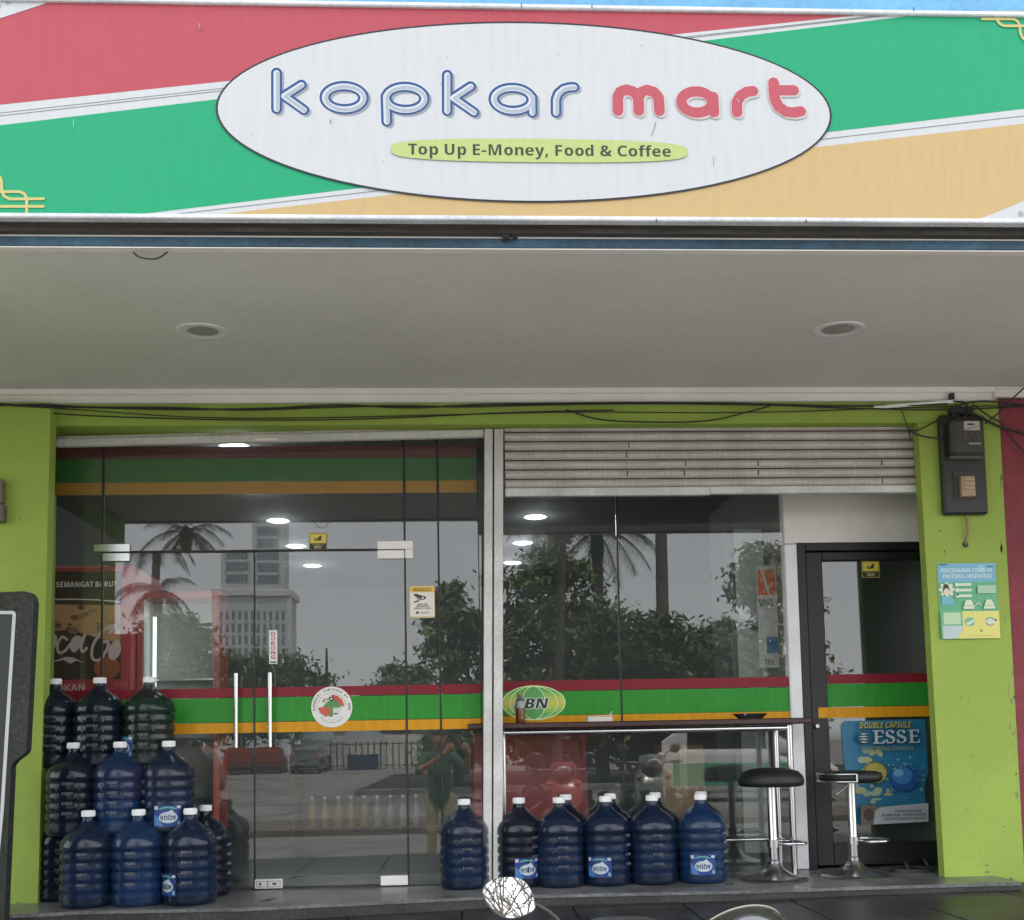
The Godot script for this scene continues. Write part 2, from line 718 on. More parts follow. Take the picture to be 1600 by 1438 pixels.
func materials() -> void:
	mats.green = worn(lin(0.325, 0.445, 0.075), 0.75, Vector2(0.965, 1.0), Vector2(0.92, 1.0), 0.8, 0.25, 3)
	mats.red_wall = worn(lin(0.28, 0.042, 0.058), 0.7, Vector2(0.9, 1.0), Vector2(0.8, 1.0), 0.8, 0.25, 5)
	mats.soffit = worn(lin(0.76, 0.745, 0.715), 0.85, Vector2(0.97, 1.0), Vector2(0.95, 1.0), 0.7, 0.2, 9)
	mats.white_paint = worn(lin(0.82, 0.79, 0.75), 0.6, Vector2(0.965, 1.0), Vector2(0.93, 1.0), 1.5, 0.08, 11)
	mats.blue = worn(lin(0.045, 0.125, 0.20), 0.5, Vector2(0.75, 1.0), Vector2(0.6, 1.0), 1.6, 0.2, 13)  # fascia strip blue, darkened to hold the shade below the signboard
	mats.alu = worn(lin(0.74, 0.73, 0.71), 0.42, Vector2(0.9, 1.0), Vector2(0.86, 1.0), 2.2, 0.15, 15)
	mats.alu.metallic = 0.1
	mats.slat = worn(lin(0.74, 0.68, 0.63), 0.45, Vector2(0.82, 1.0), Vector2(0.8, 1.0), 2.6, 0.2, 17)
	mats.slat.metallic = 0.1
	mats.sign_frame = worn(lin(0.72, 0.75, 0.80), 0.35, Vector2(0.85, 1.0), Vector2(0.85, 1.0), 2.0, 0.1, 19)
	mats.sign_back = worn(lin(0.10, 0.09, 0.08), 0.8, Vector2(0.8, 1.0), Vector2(0.7, 1.0), 2.0, 0.2, 21)
	mats.tile = worn(lin(0.062, 0.060, 0.058), 0.42, Vector2(0.6, 1.0), Vector2(0.55, 1.0), 1.4, 0.25, 23)
	mats.grout = worn(lin(0.035, 0.034, 0.033), 0.9, Vector2(0.7, 1.0), Vector2(0.7, 1.0), 2.0, 0.0, 25)
	mats.threshold = worn(lin(0.30, 0.30, 0.30), 0.3, Vector2(0.7, 1.0), Vector2(0.6, 1.0), 1.8, 0.1, 27)
	mats.asphalt = worn(lin(0.46, 0.445, 0.42), 0.9, Vector2(0.75, 1.0), Vector2(0.75, 1.0), 0.6, 0.4, 29)
	mats.paving = worn(lin(0.30, 0.25, 0.22), 0.9, Vector2(0.75, 1.0), Vector2(0.8, 1.0), 0.8, 0.3, 33)
	mats.concrete = worn(lin(0.38, 0.37, 0.35), 0.9, Vector2(0.75, 1.0), Vector2(0.75, 1.0), 0.8, 0.3, 35)
	mats.inner_wall = mat(lin(0.15, 0.15, 0.147), 0.85)
	mats.dark_wall = mat(lin(0.05, 0.055, 0.055), 0.8)
	mats.black_frame = worn(lin(0.012, 0.012, 0.013), 0.5, Vector2(0.7, 1.0), Vector2(0.7, 1.0), 2.0, 0.1, 37)
	mats.seal = mat(lin(0.008, 0.009, 0.009), 0.5)
	mats.chrome = mat(lin(0.56, 0.56, 0.57), 0.2, 1.0)
	mats.steel = mat(lin(0.50, 0.50, 0.50), 0.28, 1.0)
	mats.black_leather = worn(lin(0.010, 0.010, 0.011), 0.55, Vector2(0.7, 1.0), Vector2(0.8, 1.0), 3.0, 0.2, 39)
	mats.cable = mat(lin(0.022, 0.020, 0.019), 0.6)
	mats.white_plastic = mat(lin(0.74, 0.74, 0.73), 0.4)
	mats.dark_plastic = mat(lin(0.022, 0.022, 0.022), 0.45)
	mats.print = print_mat(0.45)
	mats.banner = print_mat(0.5, 0.03)
	mats.banner.metallic_specular = 0.3
	mats.film = print_mat(0.4, 0.1)
	mats.film.metallic_specular = 0.3
	# clear float glass, each pane a real sheet with two faces
	var g := mat(Color(0.55, 0.62, 0.60, 0.03), 0.0)
	g.transparency = BaseMaterial3D.TRANSPARENCY_ALPHA
	mats.glass = g


# ---------------------------------------------------------------- ground
func setting() -> void:
	var m := mb()
	m.quad(Vector3(-400, -0.68, -60), Vector3(400, -0.68, -60), Vector3(400, -0.68, 700), Vector3(-400, -0.68, 700), Vector3.UP)
	struct("road", m, mats.asphalt)
	# the raised forecourt, dark tiles laid on it
	var cant := Basis(Vector3.BACK, deg_to_rad(0.45))
	m = mb(Vector3(0.3, -0.072, 0), cant)
	m.slab(Vector3(-9, -0.7, -0.3), Vector3(9, -0.006, 2.48))
	var apron := struct("forecourt", m, mats.grout)
	var tile := mb(Vector3.ZERO, cant)
	tile.box(Vector3.ZERO, Vector3(0.592, 0.016, 0.592), 0.004)
	var tm := tile.mesh()
	for i in range(-6, 7):
		for k in 4:
			var t := put("tile", tm, mats.tile, apron)
			t.position = Vector3(0.3, -0.072, 0) + cant * Vector3(-0.02 + i * 0.6, 0.0 + rng.randf_range(-0.0015, 0.0015), 0.36 + k * 0.6)
	# the pale threshold in front of the glass; its worn edge runs askew
	var flatx := Basis(Vector3.RIGHT, Vector3.FORWARD, Vector3.UP)
	var edge := [Vector3(-2.211, 0, 0.7), Vector3(-2.028, 0, 0.649), Vector3(-1.164, 0, 0.69), Vector3(0.185, 0, 0.498), Vector3(1.489, 0, 0.541), Vector3(2.693, 0, 0.51)]
	m = mb(Vector3.ZERO, flatx)
	var pts := PackedVector2Array()
	pts.append(Vector2(-2.9, 0.45))
	pts.append(Vector2(-2.9, -edge[0].z))
	for e in edge:
		pts.append(Vector2(e.x, -e.z))
	pts.append(Vector2(3.12, -edge[5].z))
	pts.append(Vector2(3.12, 0.45))
	m.plate(pts, -0.018, 0.0)
	var th := struct("threshold_floor", m, mats.threshold)
	m = mb(Vector3.ZERO, flatx)
	for i in range(1, pts.size() - 1):
		pts[i].y += 0.006
	m.plate(pts, -0.3, -0.0185)
	obj("riser", m, worn(lin(0.085, 0.078, 0.076), 0.7, Vector2(0.6, 1.0), Vector2(0.7, 1.0), 2.0, 0.2, 45), th)
	m = mb()
	m.slab(Vector3(-3.3, -0.3, -6.4), Vector3(3.3, 0.0, -0.452))
	struct("shop_floor", m, worn(lin(0.20, 0.20, 0.20), 0.35, Vector2(0.85, 1.0), Vector2(0.8, 1.0), 1.0, 0.0, 41))


# ---------------------------------------------------------------- the building
func shop_shell() -> void:
	var s := thing("shop_building", "lime green shop front under a deep grey canopy with blue fascia", "shop", Vector3.ZERO)
	obj("pillar", mb().plate(P2([Vector2(-6.5, -0.68), Vector2(-2.376, -0.68), Vector2(-2.338, 2.695), Vector2(-2.338, 2.838), Vector2(-6.5, 2.838)]), 0.232, 0.32), mats.green, s)
	obj("pillar", mb().plate(P2([Vector2(2.826, -0.68), Vector2(3.301, -0.68), Vector2(3.301, 2.73), Vector2(2.791, 2.73)]), 0.145, 0.22), mats.green, s)
	obj("side_wall", mb().slab(Vector3(-6.5, -0.68, -0.3), Vector3(-2.54, 2.73, 0.144)), mats.green, s)
	obj("side_wall", mb().slab(Vector3(3.13, -0.68, -0.5), Vector3(3.301, 2.73, 0.144)), mats.green, s)
	obj("lintel", mb().slab(Vector3(-6.5, 2.732, 0.0), Vector3(3.301, 3.1, 0.22), 0.008), mats.green, s)
	# cornice, two steps of white moulding
	var m := mb()
	m = mb()
	var prof := P2([Vector2(0.22, 2.858), Vector2(0.245, 2.858), Vector2(0.250, 2.872), Vector2(0.252, 2.900), Vector2(0.268, 2.906), Vector2(0.272, 2.922), Vector2(0.272, 2.95)])
	m.along_x(prof, -6.5, 3.255, true)
	m.slab(Vector3(3.25, 2.86, 0.221), Vector3(3.256, 2.95, 0.27))
	obj("cornice", m, mats.white_paint, s)
	# canopy: soffit falls towards the street
	m = mb(Vector3(-6.5, 0, 0), Basis(Vector3.BACK, Vector3.UP, Vector3.RIGHT))
	m.plate(P2([Vector2(0.0, 2.945), Vector2(0.22, 2.938), Vector2(2.362, 2.737), Vector2(2.362, 3.6), Vector2(0.0, 3.6)]), 0.0, 14.0)
	obj("canopy_soffit", m, mats.soffit, s)
	obj("fascia", mb().slab(Vector3(-6.5, 2.77, 2.364), Vector3(7.5, 4.4, 2.404), 0.003), worn(lin(0.13, 0.40, 0.68), 0.5, Vector2(0.9, 1.0), Vector2(0.85, 1.0), 1.6, 0.1, 47), s)
	obj("fascia_lip", mb().slab(Vector3(-6.5, 2.727, 2.364), Vector3(7.5, 2.769, 2.404), 0.003), mats.blue, s)  # lower strip: shade under the sign overhang is put into its darker blue
	obj("fascia_trim", mb().slab(Vector3(-6.5, 2.763, 2.405), Vector3(7.5, 2.7665, 2.41)), mats.white_paint, s)
	obj("fascia_trim", mb().slab(Vector3(-6.5, 2.7225, 2.366), Vector3(7.5, 2.7265, 2.400)), mats.white_paint, s)
	obj("end_wall", mb().slab(Vector3(-2.98, -0.68, 1.3), Vector3(-2.78, 2.72, 2.355)), mats.green, s)
	obj("unseen_upper_wall", mb().slab(Vector3(-6.5, 3.601, -6.4), Vector3(7.5, 4.6, 0.2)), mats.green, s)  # out of view, added to keep the sky behind the canopy off
	# the room behind the glass
	obj("inner_wall", mb().slab(Vector3(-3.3, 0.0, -6.2), Vector3(-3.12, 2.749, -0.302)), mats.inner_wall, s)
	obj("inner_wall", mb().slab(Vector3(3.14, 0.0, -6.2), Vector3(3.3, 2.749, -0.501)), mats.inner_wall, s)
	obj("inner_wall", mb().slab(Vector3(-3.3, 0.0, -6.4), Vector3(3.3, 2.749, -6.202)), mats.inner_wall, s)
	obj("added_partition", mb().slab(Vector3(2.14, 0.0, -2.4), Vector3(2.20, 2.749, -0.38)), mats.inner_wall, s)  # both partitions are added to keep the space behind the side door dark
	obj("added_partition", mb().slab(Vector3(2.203, 0.0, -2.4), Vector3(3.138, 2.749, -2.34)), mats.dark_wall, s)
	obj("ceiling", mb().slab(Vector3(-3.3, 2.75, -6.4), Vector3(3.3, 2.85, -0.002)), mats.inner_wall, s)
	# two unlit downlights let into the soffit
	var at := [Vector3(-1.215, 2.828, 1.353), Vector3(1.871, 2.824, 1.387)]
	for p in at:
		var b := Basis(Vector3.RIGHT, deg_to_rad(5.36))
		var d := obj("downlight_ring", mb(p, b).lathe(P2([Vector2(0.088, 0.004), Vector2(0.115, -0.004), Vector2(0.125, 0.0), Vector2(0.125, 0.01)]), 36), mats.white_plastic, s)
		obj("lens", mb(p, b).lathe(P2([Vector2(0, -0.001), Vector2(0.06, 0.002), Vector2(0.09, 0.006)]), 32), mat(lin(0.30, 0.29, 0.27), 0.3), d)
	# white panel and post round the side door
	obj("door_panel", mb().slab(Vector3(2.10, 2.089, -0.36), Vector3(3.128, 2.745, -0.27), 0.004), mats.white_paint, s)
	m = mb()
	m.slab(Vector3(2.100, 0.001, -0.36), Vector3(2.192, 2.086, -0.27), 0.006)
	obj("door_post", m, worn(lin(0.82, 0.82, 0.83), 0.6, Vector2(0.96, 1.0), Vector2(0.93, 1.0), 3.0, 0.08, 43), s)
	# marks on the paint: scuffs and splash dirt at the foot, nail holes, black mould by the corner
	for k in 26:
		var x := rng.randf_range(2.87, 3.28)
		var y := -0.075 + absf(rng.randfn()) * 0.06
		stain(s, Vector3(x, y, 0.2206 + k * 0.00005), rng.randf_range(0.008, 0.035), rng.randf_range(0.004, 0.016), Color(0.19, 0.25, 0.075).lerp(Color(0.11, 0.13, 0.06), rng.randf()))
	for k in 16:
		var x := rng.randf_range(-2.7, -2.43)
		var y := -0.11 + absf(rng.randfn()) * 0.07
		stain(s, Vector3(x, y, 0.3206 + k * 0.00005), rng.randf_range(0.008, 0.035), rng.randf_range(0.004, 0.016), Color(0.19, 0.25, 0.075).lerp(Color(0.11, 0.13, 0.06), rng.randf()))
	for p in [Vector3(3.304, 1.454, 0.221), Vector3(3.302, 1.419, 0.221), Vector3(2.916, 1.936, 0.221), Vector3(3.336, 2.097, 0.221), Vector3(3.33, 2.333, 0.221), Vector3(3.297, 1.05, 0.221), Vector3(3.283, 0.593, 0.221), Vector3(2.891, 2.062, 0.221)]:
		stain(s, p, rng.randf_range(0.004, 0.008), rng.randf_range(0.006, 0.014), Color(0.03, 0.035, 0.02), "chip")
	for k in 13:
		stain(s, Vector3(3.28 + rng.randf_range(-0.02, 0.016), rng.randf_range(0.2, 2.65), 0.2207), rng.randf_range(0.004, 0.014), rng.randf_range(0.012, 0.06), Color(0.19, 0.25, 0.055), "mould")
	for k in 12:
		stain(s, Vector3(rng.randf_range(2.9, 3.2), rng.randf_range(0.1, 1.4), 0.2207), rng.randf_range(0.003, 0.007), rng.randf_range(0.003, 0.008), Color(0.14, 0.18, 0.05), "speck")
	for k in 9:
		stain(s, Vector3(rng.randf_range(-2.66, -2.4), rng.randf_range(0.3, 2.4), 0.3207), rng.randf_range(0.003, 0.006), rng.randf_range(0.003, 0.008), Color(0.14, 0.18, 0.05), "speck")
	# the neighbour on the right
	var nb := thing("neighbour_building", "crimson wall of the shop next door at the right edge", "shop", Vector3.ZERO)
	obj("wall", mb().slab(Vector3(3.303, -0.68, -0.3), Vector3(7.5, 2.88, 0.205), 0.004), mats.red_wall, nb)
	m = mb()
	var up := PackedVector2Array()
	for p in prof:
		up.append(p + Vector2(-0.0, 0.022))
	m.along_x(up, 3.262, 7.5, true)
	obj("cornice", m, mats.white_paint, nb)


# an irregular flat mark with a ragged edge, lying on a wall that faces the street
func stain(parent: Node, c: Vector3, w: float, h: float, col: Color, called := "stain") -> void:
	var f := mb(c)
	var pts := PackedVector2Array()
	var n := 22
	for i in n:
		var a := TAU * i / n
		var k := rng.randf_range(0.55, 1.0)
		pts.append(Vector2(cos(a) * w * k, sin(a) * h * k))
	f.poly(pts, col)
	obj(called, f, mats.print, parent)


# ---------------------------------------------------------------- the long signboard
func signboard() -> void:
	var s := thing("signboard", "long printed signboard reading kopkar mart in a white oval", "signboard", Vector3(0.2, 2.785, 2.45))
	var o := Vector3(0.2, 2.785, 2.45)
	var x0 := -2.6
	var x1 := 3.1
	var y0 := 2.783
	var y1 := 3.637
	obj("box", mb(-o).slab(Vector3(x0 + 0.004, y0 + 0.004, 2.405), Vector3(x1 - 0.004, y1 - 0.004, 2.492)), mats.sign_back, s)
	for e in [[Vector3(x0, y0, 2.47), Vector3(x1, y0 + 0.018, 2.508)], [Vector3(x0, y1 - 0.018, 2.47), Vector3(x1, y1, 2.508)], [Vector3(x0, y0 + 0.019, 2.47), Vector3(x0 + 0.02, y1 - 0.019, 2.508)], [Vector3(x1 - 0.02, y0 + 0.019, 2.47), Vector3(x1, y1 - 0.019, 2.508)]]:
		obj("frame_rail", mb(-o).slab(e[0], e[1], 0.004), mats.sign_frame, s)
	obj("back_batten", mb(-o).slab(Vector3(x0, 2.7675, 2.412), Vector3(x1, 2.7865, 2.44)), mats.sign_back, s)
	var f := mb(Vector3(-o.x, -o.y, 2.494 - o.z))
	f.step = 0.00022
	f.tiny = 0.00003
	var white := S(226, 229, 232, 0.57)
	var red := S(203, 92, 105, 0.57)
	var grn := S(44, 182, 130, 0.57)
	var tan_ := S(222, 192, 138, 0.57)
	f.rect(Vector2(x0 + 0.01, y0 + 0.01), Vector2(x1 - 0.01, y1 - 0.01), white)
	# the slanting bands; every edge runs on beyond the picture
	var ln := func(a: Vector2, b: Vector2, x: float) -> Vector2:
		return Vector2(x, a.y + (b.y - a.y) * (x - a.x) / (b.x - a.x))
	var clipy := func(pts: PackedVector2Array) -> PackedVector2Array:
		var r := Geometry2D.intersect_polygons(pts, P2([Vector2(x0 + 0.01, y0 + 0.01), Vector2(x1 - 0.01, y0 + 0.01), Vector2(x1 - 0.01, y1 - 0.01), Vector2(x0 + 0.01, y1 - 0.01)]))
		return r[0]
	var ra := Vector2(-1.668, 3.22)
	var rb := Vector2(1.708, 3.637)
	var ga := Vector2(-1.667, 3.141)
	var gb := Vector2(1.911, 3.639)
	var ha := Vector2(-1.166, 2.803)
	var hb := Vector2(2.207, 3.248)
	var ta := Vector2(-0.922, 2.799)
	var tb := Vector2(2.204, 3.188)
	f.poly(clipy.call(P2([ln.call(ra, rb, x0), ln.call(ra, rb, x1), Vector2(x1, 5), Vector2(x0, 5)])), red)
	f.poly(clipy.call(P2([ln.call(ga, gb, x0), ln.call(ga, gb, x1), ln.call(ha, hb, x1), ln.call(ha, hb, x0)])), grn)
	f.poly(clipy.call(P2([ln.call(ta, tb, x0), ln.call(ta, tb, x1), Vector2(x1, 2), Vector2(x0, 2)])), tan_)
	# hairlines inside the white gaps
	for e in [[ra, rb, ga, gb, 0.42], [ra, rb, ga, gb, 0.56], [ha, hb, ta, tb, 0.5]]:
		var p: Vector2 = (ln.call(e[0], e[1], x0) as Vector2).lerp(ln.call(e[2], e[3], x0), e[4])
		var q: Vector2 = (ln.call(e[0], e[1], x1) as Vector2).lerp(ln.call(e[2], e[3], x1), e[4])
		f.poly(clipy.call(P2([p, q, q + Vector2(0, 0.0022), p + Vector2(0, 0.0022)])), S(130, 132, 130, 0.57))
	# white corners with grey dots
	var ca := Vector2(-1.674, 3.555)
	var cb := Vector2(-1.47, 3.631)
	f.poly(clipy.call(P2([ln.call(ca, cb, x0), cb + (cb - ca) * 2.0, Vector2(x0, 5)])), white)
	f.disc(Vector2(-1.647, 3.621), 0.014, 0.014, S(188, 190, 194, 0.57), 20)
	f.disc(Vector2(-1.686, 3.602), 0.013, 0.013, S(188, 190, 194, 0.57), 20)
	f.disc(Vector2(-1.726, 3.587), 0.012, 0.012, S(188, 190, 194, 0.57), 20)
	var da := Vector2(2.031, 2.812)
	var db := Vector2(2.186, 2.875)
	f.poly(clipy.call(P2([da + (da - db), ln.call(da, db, x1), Vector2(x1, 2)])), white)
	f.disc(Vector2(2.173, 2.823), 0.012, 0.012, S(180, 182, 188, 0.57), 20)
	f.disc(Vector2(2.214, 2.839), 0.014, 0.014, S(180, 182, 188, 0.57), 20)
	# corner ornaments of yellow knotted lines
	var yel := S(226, 214, 140, 0.57)
	var w := 0.0105
	f.stroke(P2([Vector2(-1.799, 2.828), Vector2(-1.508, 2.83)]), w, yel)
	f.stroke(P2([Vector2(-1.692, 2.975), Vector2(-1.663, 2.936), Vector2(-1.659, 2.916), Vector2(-1.658, 2.887), Vector2(-1.649, 2.868), Vector2(-1.63, 2.857), Vector2(-1.508, 2.859)]), w, yel)
	f.stroke(P2([Vector2(-1.754, 2.884), Vector2(-1.594, 2.885), Vector2(-1.578, 2.878), Vector2(-1.568, 2.861), Vector2(-1.567, 2.793)]), w, yel)
	f.stroke(P2([Vector2(2.066, 3.638), Vector2(2.384, 3.643)]), w, yel)
	f.stroke(P2([Vector2(2.062, 3.61), Vector2(2.187, 3.612), Vector2(2.202, 3.605), Vector2(2.211, 3.586), Vector2(2.212, 3.555), Vector2(2.219, 3.537), Vector2(2.238, 3.516)]), w, yel)
	f.stroke(P2([Vector2(2.12, 3.637), Vector2(2.121, 3.609), Vector2(2.13, 3.593), Vector2(2.147, 3.583), Vector2(2.355, 3.586)]), w, yel)
	# the oval
	var c := Vector2(0.283, 3.213)
	var rx := (1.467 - (-0.867)) * 0.5
	var ry := (3.571 - (2.856)) * 0.5
	f.disc(c, rx, ry, S(66, 62, 74, 0.57), 96)
	f.disc(c, rx - 0.008, ry - 0.0075, S(225, 228, 231, 0.57), 96)
	# blue outlined word, drawn with round ended strokes
	var word := [
		P2([Vector2(-0.659, 3.353), Vector2(-0.659, 3.212)]), P2([Vector2(-0.567, 3.307), Vector2(-0.631, 3.263), Vector2(-0.558, 3.209)]),
		P2([Vector2(-0.252, 3.267), Vector2(-0.25, 3.167)]),
		P2([Vector2(-0.021, 3.353), Vector2(-0.023, 3.211)]), P2([Vector2(0.067, 3.309), Vector2(0, 3.263), Vector2(0.078, 3.207)]),
		P2([Vector2(0.298, 3.269), Vector2(0.298, 3.208)]),
		P2([Vector2(0.388, 3.209), Vector2(0.389, 3.262), Vector2(0.398, 3.285), Vector2(0.418, 3.303), Vector2(0.44, 3.31), Vector2(0.459, 3.311)]),
	]
	var rings := [Vector2(-0.408, 3.259), Vector2(-0.18, 3.259), Vector2(0.225, 3.26)]
	var px := 0.00231
	var draw := func(off: Vector2, wd: float, col: Color) -> void:
		for q in rings:
			f.ring(q + off, 31.0 * px, 19.6 * px, wd * px, col, 64, 0, TAU, false)
		for q in word:
			var sh := PackedVector2Array()
			for p in q:
				sh.append(p + off)
			f.stroke(sh, wd * px, col, false)
		f.lay += f.step
	draw.call(Vector2.ZERO, 22.0, S(236, 240, 246, 0.57))
	draw.call(Vector2(4.0, -3.2) * px, 16.5, S(168, 174, 184, 0.57))
	draw.call(Vector2.ZERO, 17.6, S(66, 96, 152, 0.57))
	draw.call(Vector2(0.2, -0.7) * px, 9.8, S(228, 235, 245, 0.57))
	draw.call(Vector2(1.8, -1.3) * px, 5.2, S(190, 199, 210, 0.57))
	# red word
	var red2 := [
		P2([Vector2(0.624, 3.218), Vector2(0.625, 3.273), Vector2(0.635, 3.293), Vector2(0.659, 3.302), Vector2(0.686, 3.294), Vector2(0.703, 3.273), Vector2(0.704, 3.219)]),
		P2([Vector2(0.703, 3.273), Vector2(0.718, 3.294), Vector2(0.738, 3.302), Vector2(0.765, 3.293), Vector2(0.781, 3.272), Vector2(0.783, 3.219)]),
		P2([Vector2(0.991, 3.277), Vector2(0.992, 3.216)]),
		P2([Vector2(1.081, 3.217), Vector2(1.082, 3.258), Vector2(1.097, 3.283), Vector2(1.123, 3.299), Vector2(1.146, 3.302)]),
		P2([Vector2(1.227, 3.337), Vector2(1.228, 3.277), Vector2(1.242, 3.242), Vector2(1.271, 3.221), Vector2(1.303, 3.218), Vector2(1.328, 3.223)]),
		P2([Vector2(1.226, 3.306), Vector2(1.304, 3.307)]),
	]
	for pass_ in [[3.0, -3.0, 18.5, S(214, 212, 208, 0.57)], [0.0, 0.0, 20.5, S(240, 224, 224, 0.57)], [0.0, 0.0, 17.8, S(207, 100, 114, 0.57)]]:
		var off := Vector2(pass_[0], pass_[1]) * px
		f.ring(Vector2(0.927, 3.256) + off, 25.5 * px, 18.2 * px, pass_[2] * px, pass_[3], 64, 0, TAU, false)
		for q in red2:
			var sh := PackedVector2Array()
			for p in q:
				sh.append(p + off)
			f.stroke(sh, pass_[2] * px, pass_[3], false)
		f.lay += f.step
	# the lime pill and its line of words
	var pl := Vector2(-0.235, 3.054)
	var pr := Vector2(0.885, 3.06)
	var pill := MB.oval((pl + pr) * 0.5, (pr.x - pl.x) * 0.5, 0.0485, 64)
	for i in pill.size():
		var t := (pill[i] - (pl + pr) * 0.5) / Vector2((pr.x - pl.x) * 0.5, 0.0485)
		pill[i] = (pl + pr) * 0.5 + Vector2(signf(t.x) * pow(absf(t.x), 0.8), signf(t.y) * pow(absf(t.y), 0.55)) * Vector2((pr.x - pl.x) * 0.5, 0.046)
	f.poly(pill, S(206, 221, 144, 0.57))
	f.words("Top Up E-Money, Food & Coffee", Vector2(-0.171, 3.022), Vector2(0.821, 3.082), S(78, 86, 72, 0.57))
	# scratches and torn spots in the film
	f.stroke(P2([Vector2(0.768, 3.175), Vector2(0.76, 3.147), Vector2(0.75, 3.119)]), 0.0022, S(120, 122, 128, 0.57))
	f.stroke(P2([Vector2(0.985, 3.038), Vector2(0.984, 3.005)]), 0.0016, S(110, 112, 118, 0.57))
	f.stroke(P2([Vector2(-1.401, 3.161), Vector2(-1.401, 3.132)]), 0.002, S(190, 225, 205, 0.57))
	f.stroke(P2([Vector2(-0.46, 3.169), Vector2(-0.458, 3.157)]), 0.004, S(130, 128, 120, 0.57))
	f.stroke(P2([Vector2(-0.945, 3.539), Vector2(-0.943, 3.522)]), 0.005, S(196, 150, 140, 0.57))
	f.stroke(P2([Vector2(1.082, 3.268), Vector2(1.091, 3.253)]), 0.003, S(238, 205, 205, 0.57))
	for i in 46:
		var p := Vector2(rng.randf_range(-1.7, 2.3), rng.randf_range(2.83, 3.6))
		f.disc(p, rng.randf_range(0.0012, 0.0028), rng.randf_range(0.0012, 0.003), S(120, 118, 112, 0.57), 8)
	obj("printed_face", f, mats.banner, s)
	# joint brackets on the frame
	for p in [Vector3(0.265, 3.628, 2.51), Vector3(0.534, 3.627, 2.51), Vector3(1.787, 3.637, 2.51), Vector3(0.757, 2.782, 2.51), Vector3(1.329, 2.783, 2.51)]:
		obj("joint_clip", mb(p - o).box(Vector3.ZERO, Vector3(0.003, 0.014, 0.003), 0.0005), mats.sign_back, s)


# ---------------------------------------------------------------- glass panes and doors
func pane(parent: Node, x0: float, x1: float, y0: float, y1: float, z: float, bands: Array, called := "pane") -> void:
	var g := obj(called, mb().slab(Vector3(x0 + 0.006, y0 + 0.004, z - 0.005), Vector3(x1 - 0.006, y1 - 0.004, z + 0.005)), mats.glass, parent)
	for e in [[x0, x0 + 0.0055], [x1 - 0.0055, x1]]:
		obj("edge_seal", mb().slab(Vector3(e[0], y0, z - 0.006), Vector3(e[1], y1, z + 0.006)), mats.seal, parent)
	for b in bands:
		var f := flat(z + 0.0062 if b[4] else z - 0.0068)
		f.rect(Vector2(x0 + 0.007, b[0]), Vector2(x1 - 0.007, b[1]), b[2])
		obj(b[3], f, mats.film, g)


